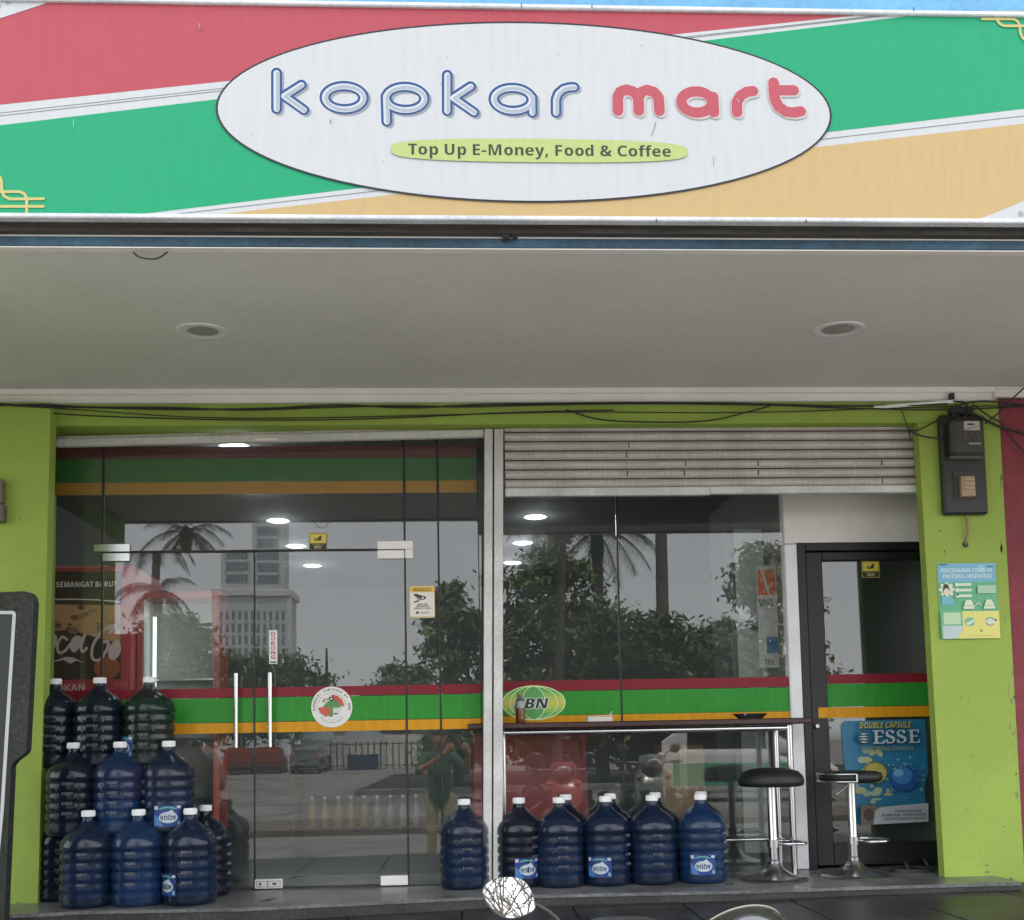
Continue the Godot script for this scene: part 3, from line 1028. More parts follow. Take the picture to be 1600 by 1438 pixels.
func glazing() -> void:
	var red := S(146, 44, 56, 0.8)
	var grn := S(62, 158, 62, 0.8)
	var yel := S(234, 166, 34, 0.8)
	var low := [[1.139, 1.195, red, "red_band", true], [0.991, 1.135, grn, "green_band", true], [0.926, 0.987, yel, "yellow_band", true]]
	var high := [[2.596, 2.671, S(120, 50, 56, 0.55), "red_band", false], [2.453, 2.594, S(58, 130, 58, 0.6), "green_band", false], [2.376, 2.451, S(205, 150, 52, 0.62), "yellow_band", false]]  # darker than the lower bands: dimness near the ceiling put into the colours
	var dtop: float = 2.024
	var top := 2.728
	var xa := -2.535
	var xb: float = -2.145
	var xc: float = -1.244
	var xd: float = -0.337
	var xe: float = -0.132
	var xg: float = 0.115
	var p := thing("glass_panel", "fixed glass panel at the far left behind the stacked bottles", "glass panel", Vector3.ZERO, 0, "glass of the left shop front")
	pane(p, xa, xb, 0.002, top, 0.0, low + high)
	p = thing("glass_panel", "wide glass transom with dark red, green and yellow bands above the doors", "glass panel", Vector3.ZERO, 0, "glass of the left shop front")
	pane(p, xb, xd, dtop + 0.003, top, 0.0, high)
	obj("edge_seal", mb().slab(Vector3(xb, dtop - 0.003, -0.006), Vector3(xd, dtop + 0.0065, 0.006)), mats.seal, p)
	p = thing("glass_panel", "narrow glass panel with the camera warning sticker right of the doors", "glass panel", Vector3.ZERO, 0, "glass of the left shop front")
	pane(p, xd, xe, 0.002, top, 0.0, low + high)
	p = thing("glass_panel", "narrow glass panel right beside the grey shutter post", "glass panel", Vector3.ZERO, 0, "glass of the left shop front")
	pane(p, xe, xg, 0.002, top, 0.0, low + high)
	# door leaves
	for k in 2:
		var a := xb if k == 0 else xc
		var b := xc if k == 0 else xd
		var d := thing("glass_door", ["left glass door leaf, partly hidden by the stacked water bottles", "right glass door leaf with the round white emblem"][k], "glass door", Vector3.ZERO, 0, "glass doors of the shop")
		if k == 0:   # this leaf does not quite close
			d.transform = Transform3D(Basis(), Vector3(xb, 0, 0)) * Transform3D(Basis(Vector3.UP, deg_to_rad(0.85)), Vector3.ZERO) * Transform3D(Basis(), Vector3(-xb, 0, 0))
		pane(d, a, b, 0.012, dtop - 0.004, 0.0, low)
		# patch fittings
		var hx := a if k == 0 else b
		var sgn := 1.0 if k == 0 else -1.0
		var fitm: StandardMaterial3D = mat(lin(0.36, 0.36, 0.36), 0.14, 1.0) if k == 0 else mat(lin(0.78, 0.74, 0.73), 0.35)
		obj("top_hinge", mb().slab(Vector3(hx + sgn * 0.002, dtop - 0.058, -0.012), Vector3(hx + sgn * 0.165, dtop - 0.006, 0.016), 0.003), fitm, d)
		obj("top_hinge", mb().slab(Vector3(hx - sgn * 0.05, dtop + 0.0, -0.012), Vector3(hx + sgn * 0.165, dtop + 0.05, 0.016), 0.003), fitm, d)
		if k == 1:
			obj("top_hinge", mb().slab(Vector3(hx + 0.003, dtop - 0.058, -0.012), Vector3(hx + 0.05, dtop - 0.001, 0.0155), 0.003), fitm, d)
		obj("bottom_hinge", mb().slab(Vector3(hx + sgn * 0.003, 0.006, -0.013), Vector3(hx + sgn * 0.165, 0.062, 0.017), 0.003), fitm, d)
		if k == 1:
			var l := obj("floor_lock", mb().slab(Vector3(a + 0.004, 0.006, -0.014), Vector3(a + 0.165, 0.06, 0.018), 0.003), mat(lin(0.62, 0.60, 0.58), 0.35), d)
			var fl := flat(0.0185)
			fl.rect(Vector2(a + 0.014, 0.014), Vector2(a + 0.155, 0.052), S(120, 118, 114))
			fl.rect(Vector2(a + 0.018, 0.018), Vector2(a + 0.076, 0.048), S(196, 193, 188))
			fl.rect(Vector2(a + 0.084, 0.018), Vector2(a + 0.151, 0.048), S(196, 193, 188))
			fl.poly(P2([Vector2(a + 0.024, 0.036), Vector2(a + 0.040, 0.022), Vector2(a + 0.044, 0.044)]), S(40, 40, 40))
			fl.disc(Vector2(a + 0.12, 0.034), 0.014, 0.007, S(60, 58, 56), 16)
			obj("plate", fl, mats.print, l)
		# long pull handle on two stand-offs
		var x: float = -1.345 if k == 0 else -1.142
		var y0: float = 0.839
		var y1: float = 1.28
		var h := obj("handle", mb().rod(Vector3(x, y0, 0.055), Vector3(x, y1, 0.055), 0.013, 14), mats.chrome, d)
		for y in [y0 + 0.07, y1 - 0.07]:
			obj("standoff", mb().rod(Vector3(x, y, 0.006), Vector3(x, y, 0.045), 0.007, 10), mats.steel, h)
	# right window, set a hand's breadth deeper
	var zr := -0.3
	var lowr := [[1.162, 1.227, red, "red_band", true], [1.006, 1.158, grn, "green_band", true], [0.947, 1.004, yel, "yellow_band", true]]
	var w0 := 0.112
	var w1: float = 1.013
	var w2: float = 2.126
	p = thing("glass_panel", "left pane of the window behind the bar counter", "glass panel", Vector3.ZERO, 0, "window panes behind the counter")
	pane(p, w0, w1, 0.002, 2.748, zr, lowr)
	p = thing("glass_panel", "right pane of the window, next to the white door post", "glass panel", Vector3.ZERO, 0, "window panes behind the counter")
	pane(p, w1, w2, 0.002, 2.748, zr, lowr)
	# torn end of the yellow film shows the bare pane
	# black framed side door
	var d := thing("side_door", "black framed glass side door with striped band and a blue poster", "door", Vector3.ZERO)
	var dx0: float = 2.177
	var dx1 := 3.12
	var dt: float = 2.094
	obj("outer_frame", mb().slab(Vector3(dx0, 0.002, -0.36), Vector3(dx0 + 0.055, dt, -0.262), 0.004), mats.black_frame, d)
	obj("outer_frame", mb().slab(Vector3(dx0 + 0.056, dt - 0.055, -0.36), Vector3(dx1, dt, -0.264), 0.004), mats.black_frame, d)
	var lx := dx0 + 0.06
	obj("stile", mb().slab(Vector3(lx, 0.02, -0.345), Vector3(lx + 0.11, dt - 0.06, -0.285), 0.004), mats.black_frame, d)
	obj("top_rail", mb().slab(Vector3(lx + 0.111, dt - 0.115, -0.345), Vector3(dx1, dt - 0.06, -0.286), 0.004), mats.black_frame, d)
	obj("bottom_rail", mb().slab(Vector3(lx + 0.111, 0.02, -0.345), Vector3(dx1, 0.16, -0.286), 0.004), mats.black_frame, d)
	var g := obj("pane", mb().slab(Vector3(lx + 0.108, 0.158, -0.319), Vector3(dx1, dt - 0.112, -0.311)), mats.glass, d)
	var side := [[1.178, 1.238, red, "red_band"], [1.029, 1.176, grn, "green_band"], [0.957, 1.025, yel, "yellow_band"]]
	for k in 3:
		var b: Array = side[k]
		var f := flat(-0.3095)
		f.rect(Vector2(lx + 0.113, b[0]), Vector2(dx1 - 0.002, b[1]), b[2])
		obj(b[3], f, mats.film, g)
	var ff := flat(-0.2838)
	ff.rect(Vector2(lx + 0.045, side[2][0]), Vector2(lx + 0.1085, side[2][1]), yel)
	obj("yellow_band", ff, mats.film, d)
	var kp := Vector3(2.266, 0.906, -0.28)
	var lk := obj("lock", mb(kp, Basis(Vector3.RIGHT, PI / 2)).lathe(P2([Vector2(0, 0.016), Vector2(0.012, 0.016), Vector2(0.017, 0.010), Vector2(0.018, -0.006)]), 18), mats.steel, d)
	obj("keyhole", mb(kp).slab(Vector3(-0.0015, -0.007, 0.0165), Vector3(0.0015, 0.007, 0.0172)), mats.seal, lk)


# ---------------------------------------------------------------- roller shutters
func shutters() -> void:
	var z := 0.12
	var post := thing("shutter_post", "grey metal guide post between the two shop bays", "post", Vector3(0.2, 0, z))
	var xt0: float = 0.155
	var xt1: float = 0.269
	var xb0: float = 0.103
	var xb1: float = 0.215
	var x0 := (xt0 + xb0) * 0.5
	var x1 := (xt1 + xb1) * 0.5
	var lean := Basis(Vector3.BACK, -atan(((xt0 + xt1) - (xb0 + xb1)) * 0.5 / 2.6))
	var w := x1 - x0
	var st := func(a: float, b: float, d: float) -> MB:
		return mb(Vector3(((xb0 + xb1) * 0.5) - 0.2, 0, 0), lean).slab(Vector3(-w * 0.5 + a * w, 0.0, -0.05), Vector3(-w * 0.5 + b * w, 2.726, d), 0.004)
	obj("channel", st.call(0.0, 0.44, 0.035), mats.alu, post)
	obj("channel", st.call(0.52, 1.0, 0.035), mats.alu, post)
	obj("web", st.call(0.441, 0.519, 0.012), mats.sign_back, post)
	# the left shutter is rolled up, only its bottom bar shows
	var l := thing("roller_shutter", "rolled up left shutter, only its grey bottom bar showing", "roller shutter", Vector3(-1.1, 2.68, z), 0, "roller shutters of the shop")
	var a := Vector3(-2.379, 2.657, 0.12)
	var b := Vector3(0.154, 2.704, 0.12)
	var dir := b - a
	var tilt := Basis(Vector3.BACK, atan2(dir.y, dir.x))
	obj("bottom_bar", mb((a + b) * 0.5 - l.position, tilt).box(Vector3.ZERO, Vector3(dir.length(), 0.046, 0.04), 0.005), mats.alu, l)
	obj("slat", mb((a + b) * 0.5 - l.position + Vector3(0, 0.036, -0.012), tilt).box(Vector3.ZERO, Vector3(dir.length(), 0.02, 0.015), 0.004), mats.slat, l)
	obj("latch", mb(Vector3(-1.143, 2.666, 0.15) - l.position).box(Vector3.ZERO, Vector3(0.14, 0.022, 0.012), 0.003), mats.white_paint, l)
	# the right one hangs a little way down
	var r := thing("roller_shutter", "half lowered right shutter of stained grey slats above the window", "roller shutter", Vector3(1.5, 2.5, z), 0, "roller shutters of the shop")
	var y0: float = 2.364
	var n := 7
	var pitch := (2.745 - y0) / 6.55
	for i in n:
		var y := y0 + i * pitch - 2.5
		var pr := PackedVector2Array()
		for k in 9:
			var t := k / 8.0
			pr.append(Vector2(0.012 * sin(PI * t), y + 0.009 + t * (pitch - 0.014)))
		pr.insert(0, Vector2(-0.012, y + 0.004))
		pr.append(Vector2(-0.010, y + pitch - 0.002))
		var s := mb(Vector3(-1.5, 0, 0)).along_x(pr, 0.279, 2.83)
		var sl := obj("slat", s, mats.slat, r)
		obj("groove", mb(Vector3(-1.5, 0, 0)).slab(Vector3(0.279, y - 0.004, -0.02), Vector3(2.83, y + 0.007, -0.009)), mats.sign_back, sl)
		# seams of the patched plates
		for x in [1.024, 1.373, 1.823, 2.596]:
			if rng.randf() < 0.55 and i < 5:
				obj("dent_line", mb(Vector3(x - 1.5 + rng.randf_range(-0.01, 0.01), y + pitch * 0.5, 0.0125)).box(Vector3.ZERO, Vector3(0.006, pitch * 0.55, 0.0025)), mats.sign_back, sl)
	var bar := mb(Vector3(-1.5, 0, 0))
	bar.slab(Vector3(0.276, y0 - 0.05 - 2.5, -0.018), Vector3(1.52, y0 - 2.5, 0.022), 0.004)
	bar.slab(Vector3(1.521, y0 - 0.044 - 2.5, -0.018), Vector3(2.83, y0 + 0.002 - 2.5, 0.021), 0.004)
	obj("bottom_bar", bar, mats.alu, r)


# ---------------------------------------------------------------- meter, wires, poster on the walls
func wall_fittings() -> void:
	var z := 0.222
	# electricity meter board
	var a := Vector2(2.902, 2.763)
	var b := Vector2(3.18, 2.153)
	var o := Vector3((a.x + b.x) * 0.5, b.y, z)
	var m := thing("meter_board", "black board with electricity meter and breaker on the green pillar", "meter", o)
	var cx := 0.0
	var w: float = 0.272
	var h: float = a.y - b.y
	obj("backboard", mb().box(Vector3(0, h * 0.5, 0.025), Vector3(w, h, 0.05), 0.012), mats.dark_plastic, m)
	var ml := Vector2(2.938, 2.714)
	var mr := Vector2(3.138, 2.494)
	var mc := Vector3((ml.x + mr.x) * 0.5 - o.x, (ml.y + mr.y) * 0.5 - o.y, 0.0)
	var ms := Vector2(mr.x - ml.x, ml.y - mr.y)
	var meter := obj("meter", mb().box(mc + Vector3(0, 0, 0.085), Vector3(ms.x, ms.y, 0.07), 0.02), mat(lin(0.06, 0.058, 0.055), 0.25), m)
	var f := flat(0.1208)
	f.rect(Vector2(mc.x - ms.x * 0.12, mc.y + ms.y * 0.18), Vector2(mc.x + ms.x * 0.36, mc.y + ms.y * 0.43), S(176, 174, 166))
	f.rect(Vector2(mc.x - ms.x * 0.02, mc.y + ms.y * 0.32), Vector2(mc.x + ms.x * 0.2, mc.y + ms.y * 0.37), S(40, 40, 38))
	f.stroke(P2([Vector2(mc.x - ms.x * 0.08, mc.y + ms.y * 0.2), Vector2(mc.x + ms.x * 0.34, mc.y + ms.y * 0.3)]), 0.004, S(60, 58, 54))
	for k in 9:
		f.rect(Vector2(mc.x - ms.x * 0.13 + k * ms.x * 0.055, mc.y - ms.y * 0.08), Vector2(mc.x - ms.x * 0.10 + k * ms.x * 0.055, mc.y + ms.y * (0.08 + 0.05 * sin(k * 2.1))), S(96, 92, 86))
	f.rect(Vector2(mc.x - ms.x * 0.02, mc.y - ms.y * 0.22), Vector2(mc.x + ms.x * 0.36, mc.y - ms.y * 0.17), S(150, 148, 140))
	obj("dial", f, mats.print, meter)
	obj("rim", mb().box(mc + Vector3(0, -ms.y * 0.52, 0.07), Vector3(ms.x * 1.02, 0.02, 0.05), 0.006), mat(lin(0.10, 0.095, 0.09), 0.4), meter)
	var bk := Vector2(3.042, 2.315) - Vector2(o.x, o.y)
	var br := obj("breaker", mb().box(Vector3(bk.x, bk.y, 0.068), Vector3(0.085, 0.125, 0.036), 0.005), mat(lin(0.34, 0.25, 0.17), 0.5), m)
	for k in 3:
		obj("switch", mb().box(Vector3(bk.x, bk.y + 0.038 - k * 0.026, 0.09), Vector3(0.06, 0.014, 0.012), 0.003), mat(lin(0.44, 0.33, 0.22), 0.5), br)
	obj("recess", mb().box(Vector3(bk.x - 0.01, bk.y + 0.012, 0.053), Vector3(0.13, 0.17, 0.006), 0.002), mat(lin(0.045, 0.038, 0.033), 0.6), m)
	obj("cable_lid", mb().box(Vector3(0.0, h + 0.025, 0.04), Vector3(0.14, 0.05, 0.06), 0.01), mats.dark_plastic, m)
	# thin wire to a hole
	var hole := Vector3(3.046, 1.977, 0.225)
	var wtop := Vector3(3.052, 2.15, 0.24)
	obj("tail_wire", mb(-o).tube(curve([wtop, wtop.lerp(hole, 0.5) + Vector3(0.004, 0, 0.012), hole + Vector3(0, 0, -0.002)]), 0.0065, 6), mat(lin(0.24, 0.17, 0.12), 0.6), m)
	obj("wall_hole", mb(hole - o, Basis(Vector3.RIGHT, PI / 2)).lathe(P2([Vector2(0, 0.0015), Vector2(0.017, 0.001), Vector2(0.018, 0)]), 14), mats.seal, m)
	# small brown box at the left edge
	var jb := thing("junction_box", "small brown switch box on the green wall at the left edge", "switch box", Vector3(-2.633, 2.135, 0.322))
	obj("lower_box", mb().box(Vector3(0, 0.05, 0.03), Vector3(0.13, 0.1, 0.06), 0.008), mat(lin(0.13, 0.11, 0.09), 0.6), jb)
	obj("upper_box", mb().box(Vector3(-0.005, 0.175, 0.028), Vector3(0.12, 0.14, 0.056), 0.008), mat(lin(0.16, 0.13, 0.11), 0.6), jb)
	# wires and conduit along the cornice: real sagging runs
	var runs := [
		["black cable bundle sagging along the white cornice, topmost", 0.0055, [Vector3(-2.852, 2.847, 0.285), Vector3(-2.455, 2.804, 0.285), Vector3(-2.092, 2.818, 0.285), Vector3(-1.581, 2.805, 0.285), Vector3(-1.102, 2.811, 0.285), Vector3(-0.694, 2.829, 0.285), Vector3(-0.283, 2.812, 0.285), Vector3(0.168, 2.83, 0.285), Vector3(0.699, 2.836, 0.285), Vector3(1.024, 2.839, 0.285), Vector3(1.619, 2.833, 0.285), Vector3(2.201, 2.816, 0.285), Vector3(2.631, 2.815, 0.285), Vector3(2.947, 2.825, 0.285)]],
		["black cable crossing the cornice with a tape joint near its middle", 0.005, [Vector3(-2.849, 2.793, 0.29), Vector3(-2.417, 2.81, 0.29), Vector3(-2.127, 2.82, 0.29), Vector3(-1.653, 2.815, 0.29), Vector3(-1.249, 2.799, 0.29), Vector3(-0.805, 2.812, 0.29), Vector3(-0.358, 2.822, 0.29), Vector3(0.017, 2.814, 0.29), Vector3(0.508, 2.824, 0.29), Vector3(1.08, 2.83, 0.29), Vector3(1.85, 2.819, 0.29), Vector3(2.354, 2.798, 0.29), Vector3(2.942, 2.788, 0.29), Vector3(3.498, 2.81, 0.29)]],
		["thin cable hanging lowest over the green lintel on the left", 0.004, [Vector3(-2.863, 2.817, 0.262), Vector3(-2.246, 2.785, 0.262), Vector3(-1.697, 2.76, 0.262), Vector3(-1.181, 2.748, 0.262), Vector3(-0.735, 2.749, 0.262), Vector3(-0.285, 2.762, 0.262), Vector3(0.282, 2.787, 0.262), Vector3(0.701, 2.797, 0.262), Vector3(0.93, 2.8, 0.262)]],
		["thin straight cable just above the shutter lintel", 0.0035, [Vector3(-2.861, 2.831, 0.266), Vector3(-2.281, 2.795, 0.266), Vector3(-1.549, 2.766, 0.266), Vector3(-0.883, 2.759, 0.266), Vector3(-0.059, 2.775, 0.266), Vector3(0.7, 2.788, 0.266), Vector3(1.468, 2.782, 0.266), Vector3(2.05, 2.788, 0.266), Vector3(2.718, 2.809, 0.266), Vector3(3.512, 2.822, 0.266)]],
		["slack brown cable looping down over the right lintel", 0.0045, [Vector3(0.644, 2.807, 0.258), Vector3(0.853, 2.744, 0.258), Vector3(1.236, 2.727, 0.258), Vector3(1.507, 2.737, 0.258), Vector3(1.702, 2.78, 0.258), Vector3(1.879, 2.826, 0.258)]],
		["black cable swinging from the meter to the shutter corner", 0.0045, [Vector3(3.014, 2.753, 0.3), Vector3(2.91, 2.736, 0.27), Vector3(2.782, 2.676, 0.25), Vector3(2.725, 2.677, 0.235), Vector3(2.796, 2.64, 0.25), Vector3(2.87, 2.612, 0.29), Vector3(2.937, 2.616, 0.3)]],
		["thin cable dropping past the shutter corner", 0.0035, [Vector3(2.681, 2.799, 0.25), Vector3(2.698, 2.743, 0.25), Vector3(2.725, 2.681, 0.235), Vector3(2.738, 2.612, 0.225)]],
		["thick cable running from the meter to the crimson wall", 0.008, [Vector3(3.001, 2.819, 0.27), Vector3(3.055, 2.777, 0.3), Vector3(3.132, 2.745, 0.3), Vector3(3.264, 2.691, 0.27), Vector3(3.471, 2.641, 0.25)]],
		["cable rising to the right edge across the crimson corner", 0.005, [Vector3(3.153, 2.688, 0.33), Vector3(3.24, 2.754, 0.32), Vector3(3.33, 2.839, 0.31), Vector3(3.511, 2.997, 0.32)]],
		["cable coiling above the meter", 0.0055, [Vector3(2.984, 2.839, 0.29), Vector3(3.05, 2.824, 0.3), Vector3(3.057, 2.762, 0.31), Vector3(3.008, 2.723, 0.31), Vector3(2.964, 2.765, 0.3), Vector3(3.002, 2.808, 0.3), Vector3(3.182, 2.839, 0.29), Vector3(3.503, 2.806, 0.28)]],
		["black cable from the meter across the lime pillar", 0.0045, [Vector3(3.107, 2.823, 0.28), Vector3(3.213, 2.758, 0.26), Vector3(3.295, 2.713, 0.25), Vector3(3.375, 2.605, 0.24), Vector3(3.531, 2.448, 0.23)]],
	]
	for e in runs:
		for i in e[2].size():
			if e[2][i].x < -2.25:   # round the pillar, which stands proud
				e[2][i] = e[2][i] + Vector3(0, 0, 0.075)
		var c := obj("cable", mb().tube(curve(e[2], 7), e[1], 7), mats.cable)
		tag(c, e[0], "cable", "cables along the lintel")
	var cd := thing("conduit", "white plastic conduit clipped to the lintel beside the meter", "pipe", Vector3(2.496, 2.805, 0.28))
	obj("pipe", mb(-cd.position).rod(Vector3(2.496, 2.805, 0.28), Vector3(3.013, 2.843, 0.28), 0.0115, 12), mats.white_plastic, cd)
	obj("clip", mb(Vector3(2.984, 2.866, 0.27) - cd.position).box(Vector3.ZERO, Vector3(0.028, 0.055, 0.03), 0.004), mats.dark_plastic, cd)
	# wire stub hanging from the soffit
	var ws := obj("wire_stub", mb().tube(curve([Vector3(-1.236, 2.739, 2.344), Vector3(-1.187, 2.683, 2.406), Vector3(-1.127, 2.684, 2.394), Vector3(-1.087, 2.737, 2.358)]), 0.0035, 6), mats.cable)
	tag(ws, "loose black wire hanging out of the canopy ceiling at the left", "wire")
	var nest := mb(Vector3(0.210, 2.765, 2.410))
	for k in 9:
		nest.ball(Vector3(rng.randf_range(-0.025, 0.025), rng.randf_range(-0.012, 0.004), rng.randf_range(0.0, 0.02)), Vector3.ONE * rng.randf_range(0.006, 0.012), 8, 5)
	tag(obj("mud_nest", nest, mat(lin(0.035, 0.03, 0.026), 0.95)), "small dark mud nest under the middle of the signboard", "nest")


# ---------------------------------------------------------------- water bottles
func bottle_proto(m: Material, cap_m: Material, glint_m: Material, water := 0.0) -> Node3D:
	var r := Node3D.new()
	var R := 0.1425
	var p := P2([Vector2(0, 0.012), Vector2(0.10, 0.012), Vector2(0.122, 0.0), Vector2(0.134, 0.004), Vector2(0.1415, 0.018), Vector2(R, 0.03), Vector2(R, 0.066)])
	var ribs := [0.078, 0.132, 0.186, 0.240]
	for y in ribs:
		p.append_array(P2([Vector2(R, y - 0.008), Vector2(R - 0.009, y - 0.003), Vector2(R - 0.009, y + 0.004), Vector2(R, y + 0.010), Vector2(R + 0.0015, y + 0.024), Vector2(R, y + 0.040)]))
	p.append_array(P2([Vector2(R, 0.288), Vector2(R - 0.008, 0.293), Vector2(R - 0.008, 0.298), Vector2(R, 0.304), Vector2(R + 0.001, 0.325), Vector2(R - 0.003, 0.345), Vector2(R - 0.012, 0.366), Vector2(R - 0.030, 0.388), Vector2(R - 0.056, 0.408), Vector2(R - 0.082, 0.425), Vector2(R - 0.099, 0.441), Vector2(0.034, 0.456), Vector2(0.031, 0.470), Vector2(0.031, 0.480)]))
	var b := mb().lathe(p, 44, 0.55)
	# raised name plates on every rib, paler and tipped up to build in highlights
	var np := mb()
	for y in ribs:
		for k in 5:
			np.xf = Transform3D(Basis(Vector3.UP, (k - 2) * 0.085) * Basis(Vector3.RIGHT, -0.16), Vector3(0, y + 0.024, 0)) * Transform3D(Basis(), Vector3(0, 0, R + 0.0015))
			np.box(Vector3.ZERO, Vector3(0.0085, 0.018, 0.006), 0.0018)
	obj("name_plate_glints", np, glint_m, r)
	for s in [-1, 1]:
		b.xf = Transform3D(Basis(Vector3.UP, s * 0.42), Vector3.ZERO)
		for y in ribs:
			b.box(Vector3(0, y + 0.026, R), Vector3(0.012, 0.034, 0.006), 0.002)
		b.xf = Transform3D()
	obj("body", b, m, r)
	if water > 0.0:
		obj("water", mb().lathe(P2([Vector2(0, 0.05), Vector2(0.126, 0.052), Vector2(0.128, 0.06), Vector2(0.128, water), Vector2(0, water + 0.001)]), 36), mat(lin(0.010, 0.058, 0.21), 0.35), r)  # inner cylinder that gives the lower body a brighter blue
	var c := mb().lathe(P2([Vector2(0.0325, 0.478), Vector2(0.0352, 0.480), Vector2(0.0352, 0.508), Vector2(0.033, 0.512), Vector2(0, 0.512)]), 28, 0.8)
	for k in 28:
		var a := TAU * k / 28
		c.box(Vector3(cos(a) * 0.0352, 0.494, sin(a) * 0.0352), Vector3(0.0022, 0.024, 0.0022))
	obj("cap", c, cap_m, r)
	return r


func bottle_label(w: float) -> MB:
	var f := mb(Vector3(0, 0, 0))
	f.bend = 0.1432
	f.lay = 0.0006
	f.step = 0.0004
	var h := 0.115
	f.rect(Vector2(-w, -h * 0.5), Vector2(w, h * 0.5), S(30, 72, 150, 0.62))
	f.poly(P2([Vector2(-w, -0.05), Vector2(-w * 0.3, -0.057), Vector2(-w * 0.75, 0.0), Vector2(-w, 0.01)]), S(80, 142, 208, 0.62))
	f.poly(MB.oval(Vector2(0.004, -0.008), w * 0.70, 0.031, 28), S(214, 226, 236, 0.62))
	f.poly(P2([Vector2(-0.012, 0.01), Vector2(0.02, 0.034), Vector2(0.045, 0.008)]), S(222, 232, 240, 0.62))
	f.ring(Vector2(0.0, 0.032), w * 0.62, 0.016, 0.006, S(120, 190, 220, 0.62), 30, 0.3, PI - 0.3)
	f.ring(Vector2(0.0, 0.030), w * 0.5, 0.014, 0.005, S(90, 170, 90, 0.62), 30, 0.5, PI - 0.5)
	f.words("AQUA", Vector2(-w * 0.55, -0.022), Vector2(w * 0.62, 0.008), S(30, 52, 118, 0.62), true, 0.0, "Droid Sans", true)
	f.rect(Vector2(-w + 0.003, 0.036), Vector2(-w + 0.022, 0.055), S(220, 224, 228, 0.62))
	f.rect(Vector2(w - 0.024, 0.040), Vector2(w - 0.003, 0.054), S(214, 220, 228, 0.62))
	f.rect(Vector2(w - 0.020, -0.050), Vector2(w - 0.006, -0.030), S(150, 190, 226, 0.62))
	return f


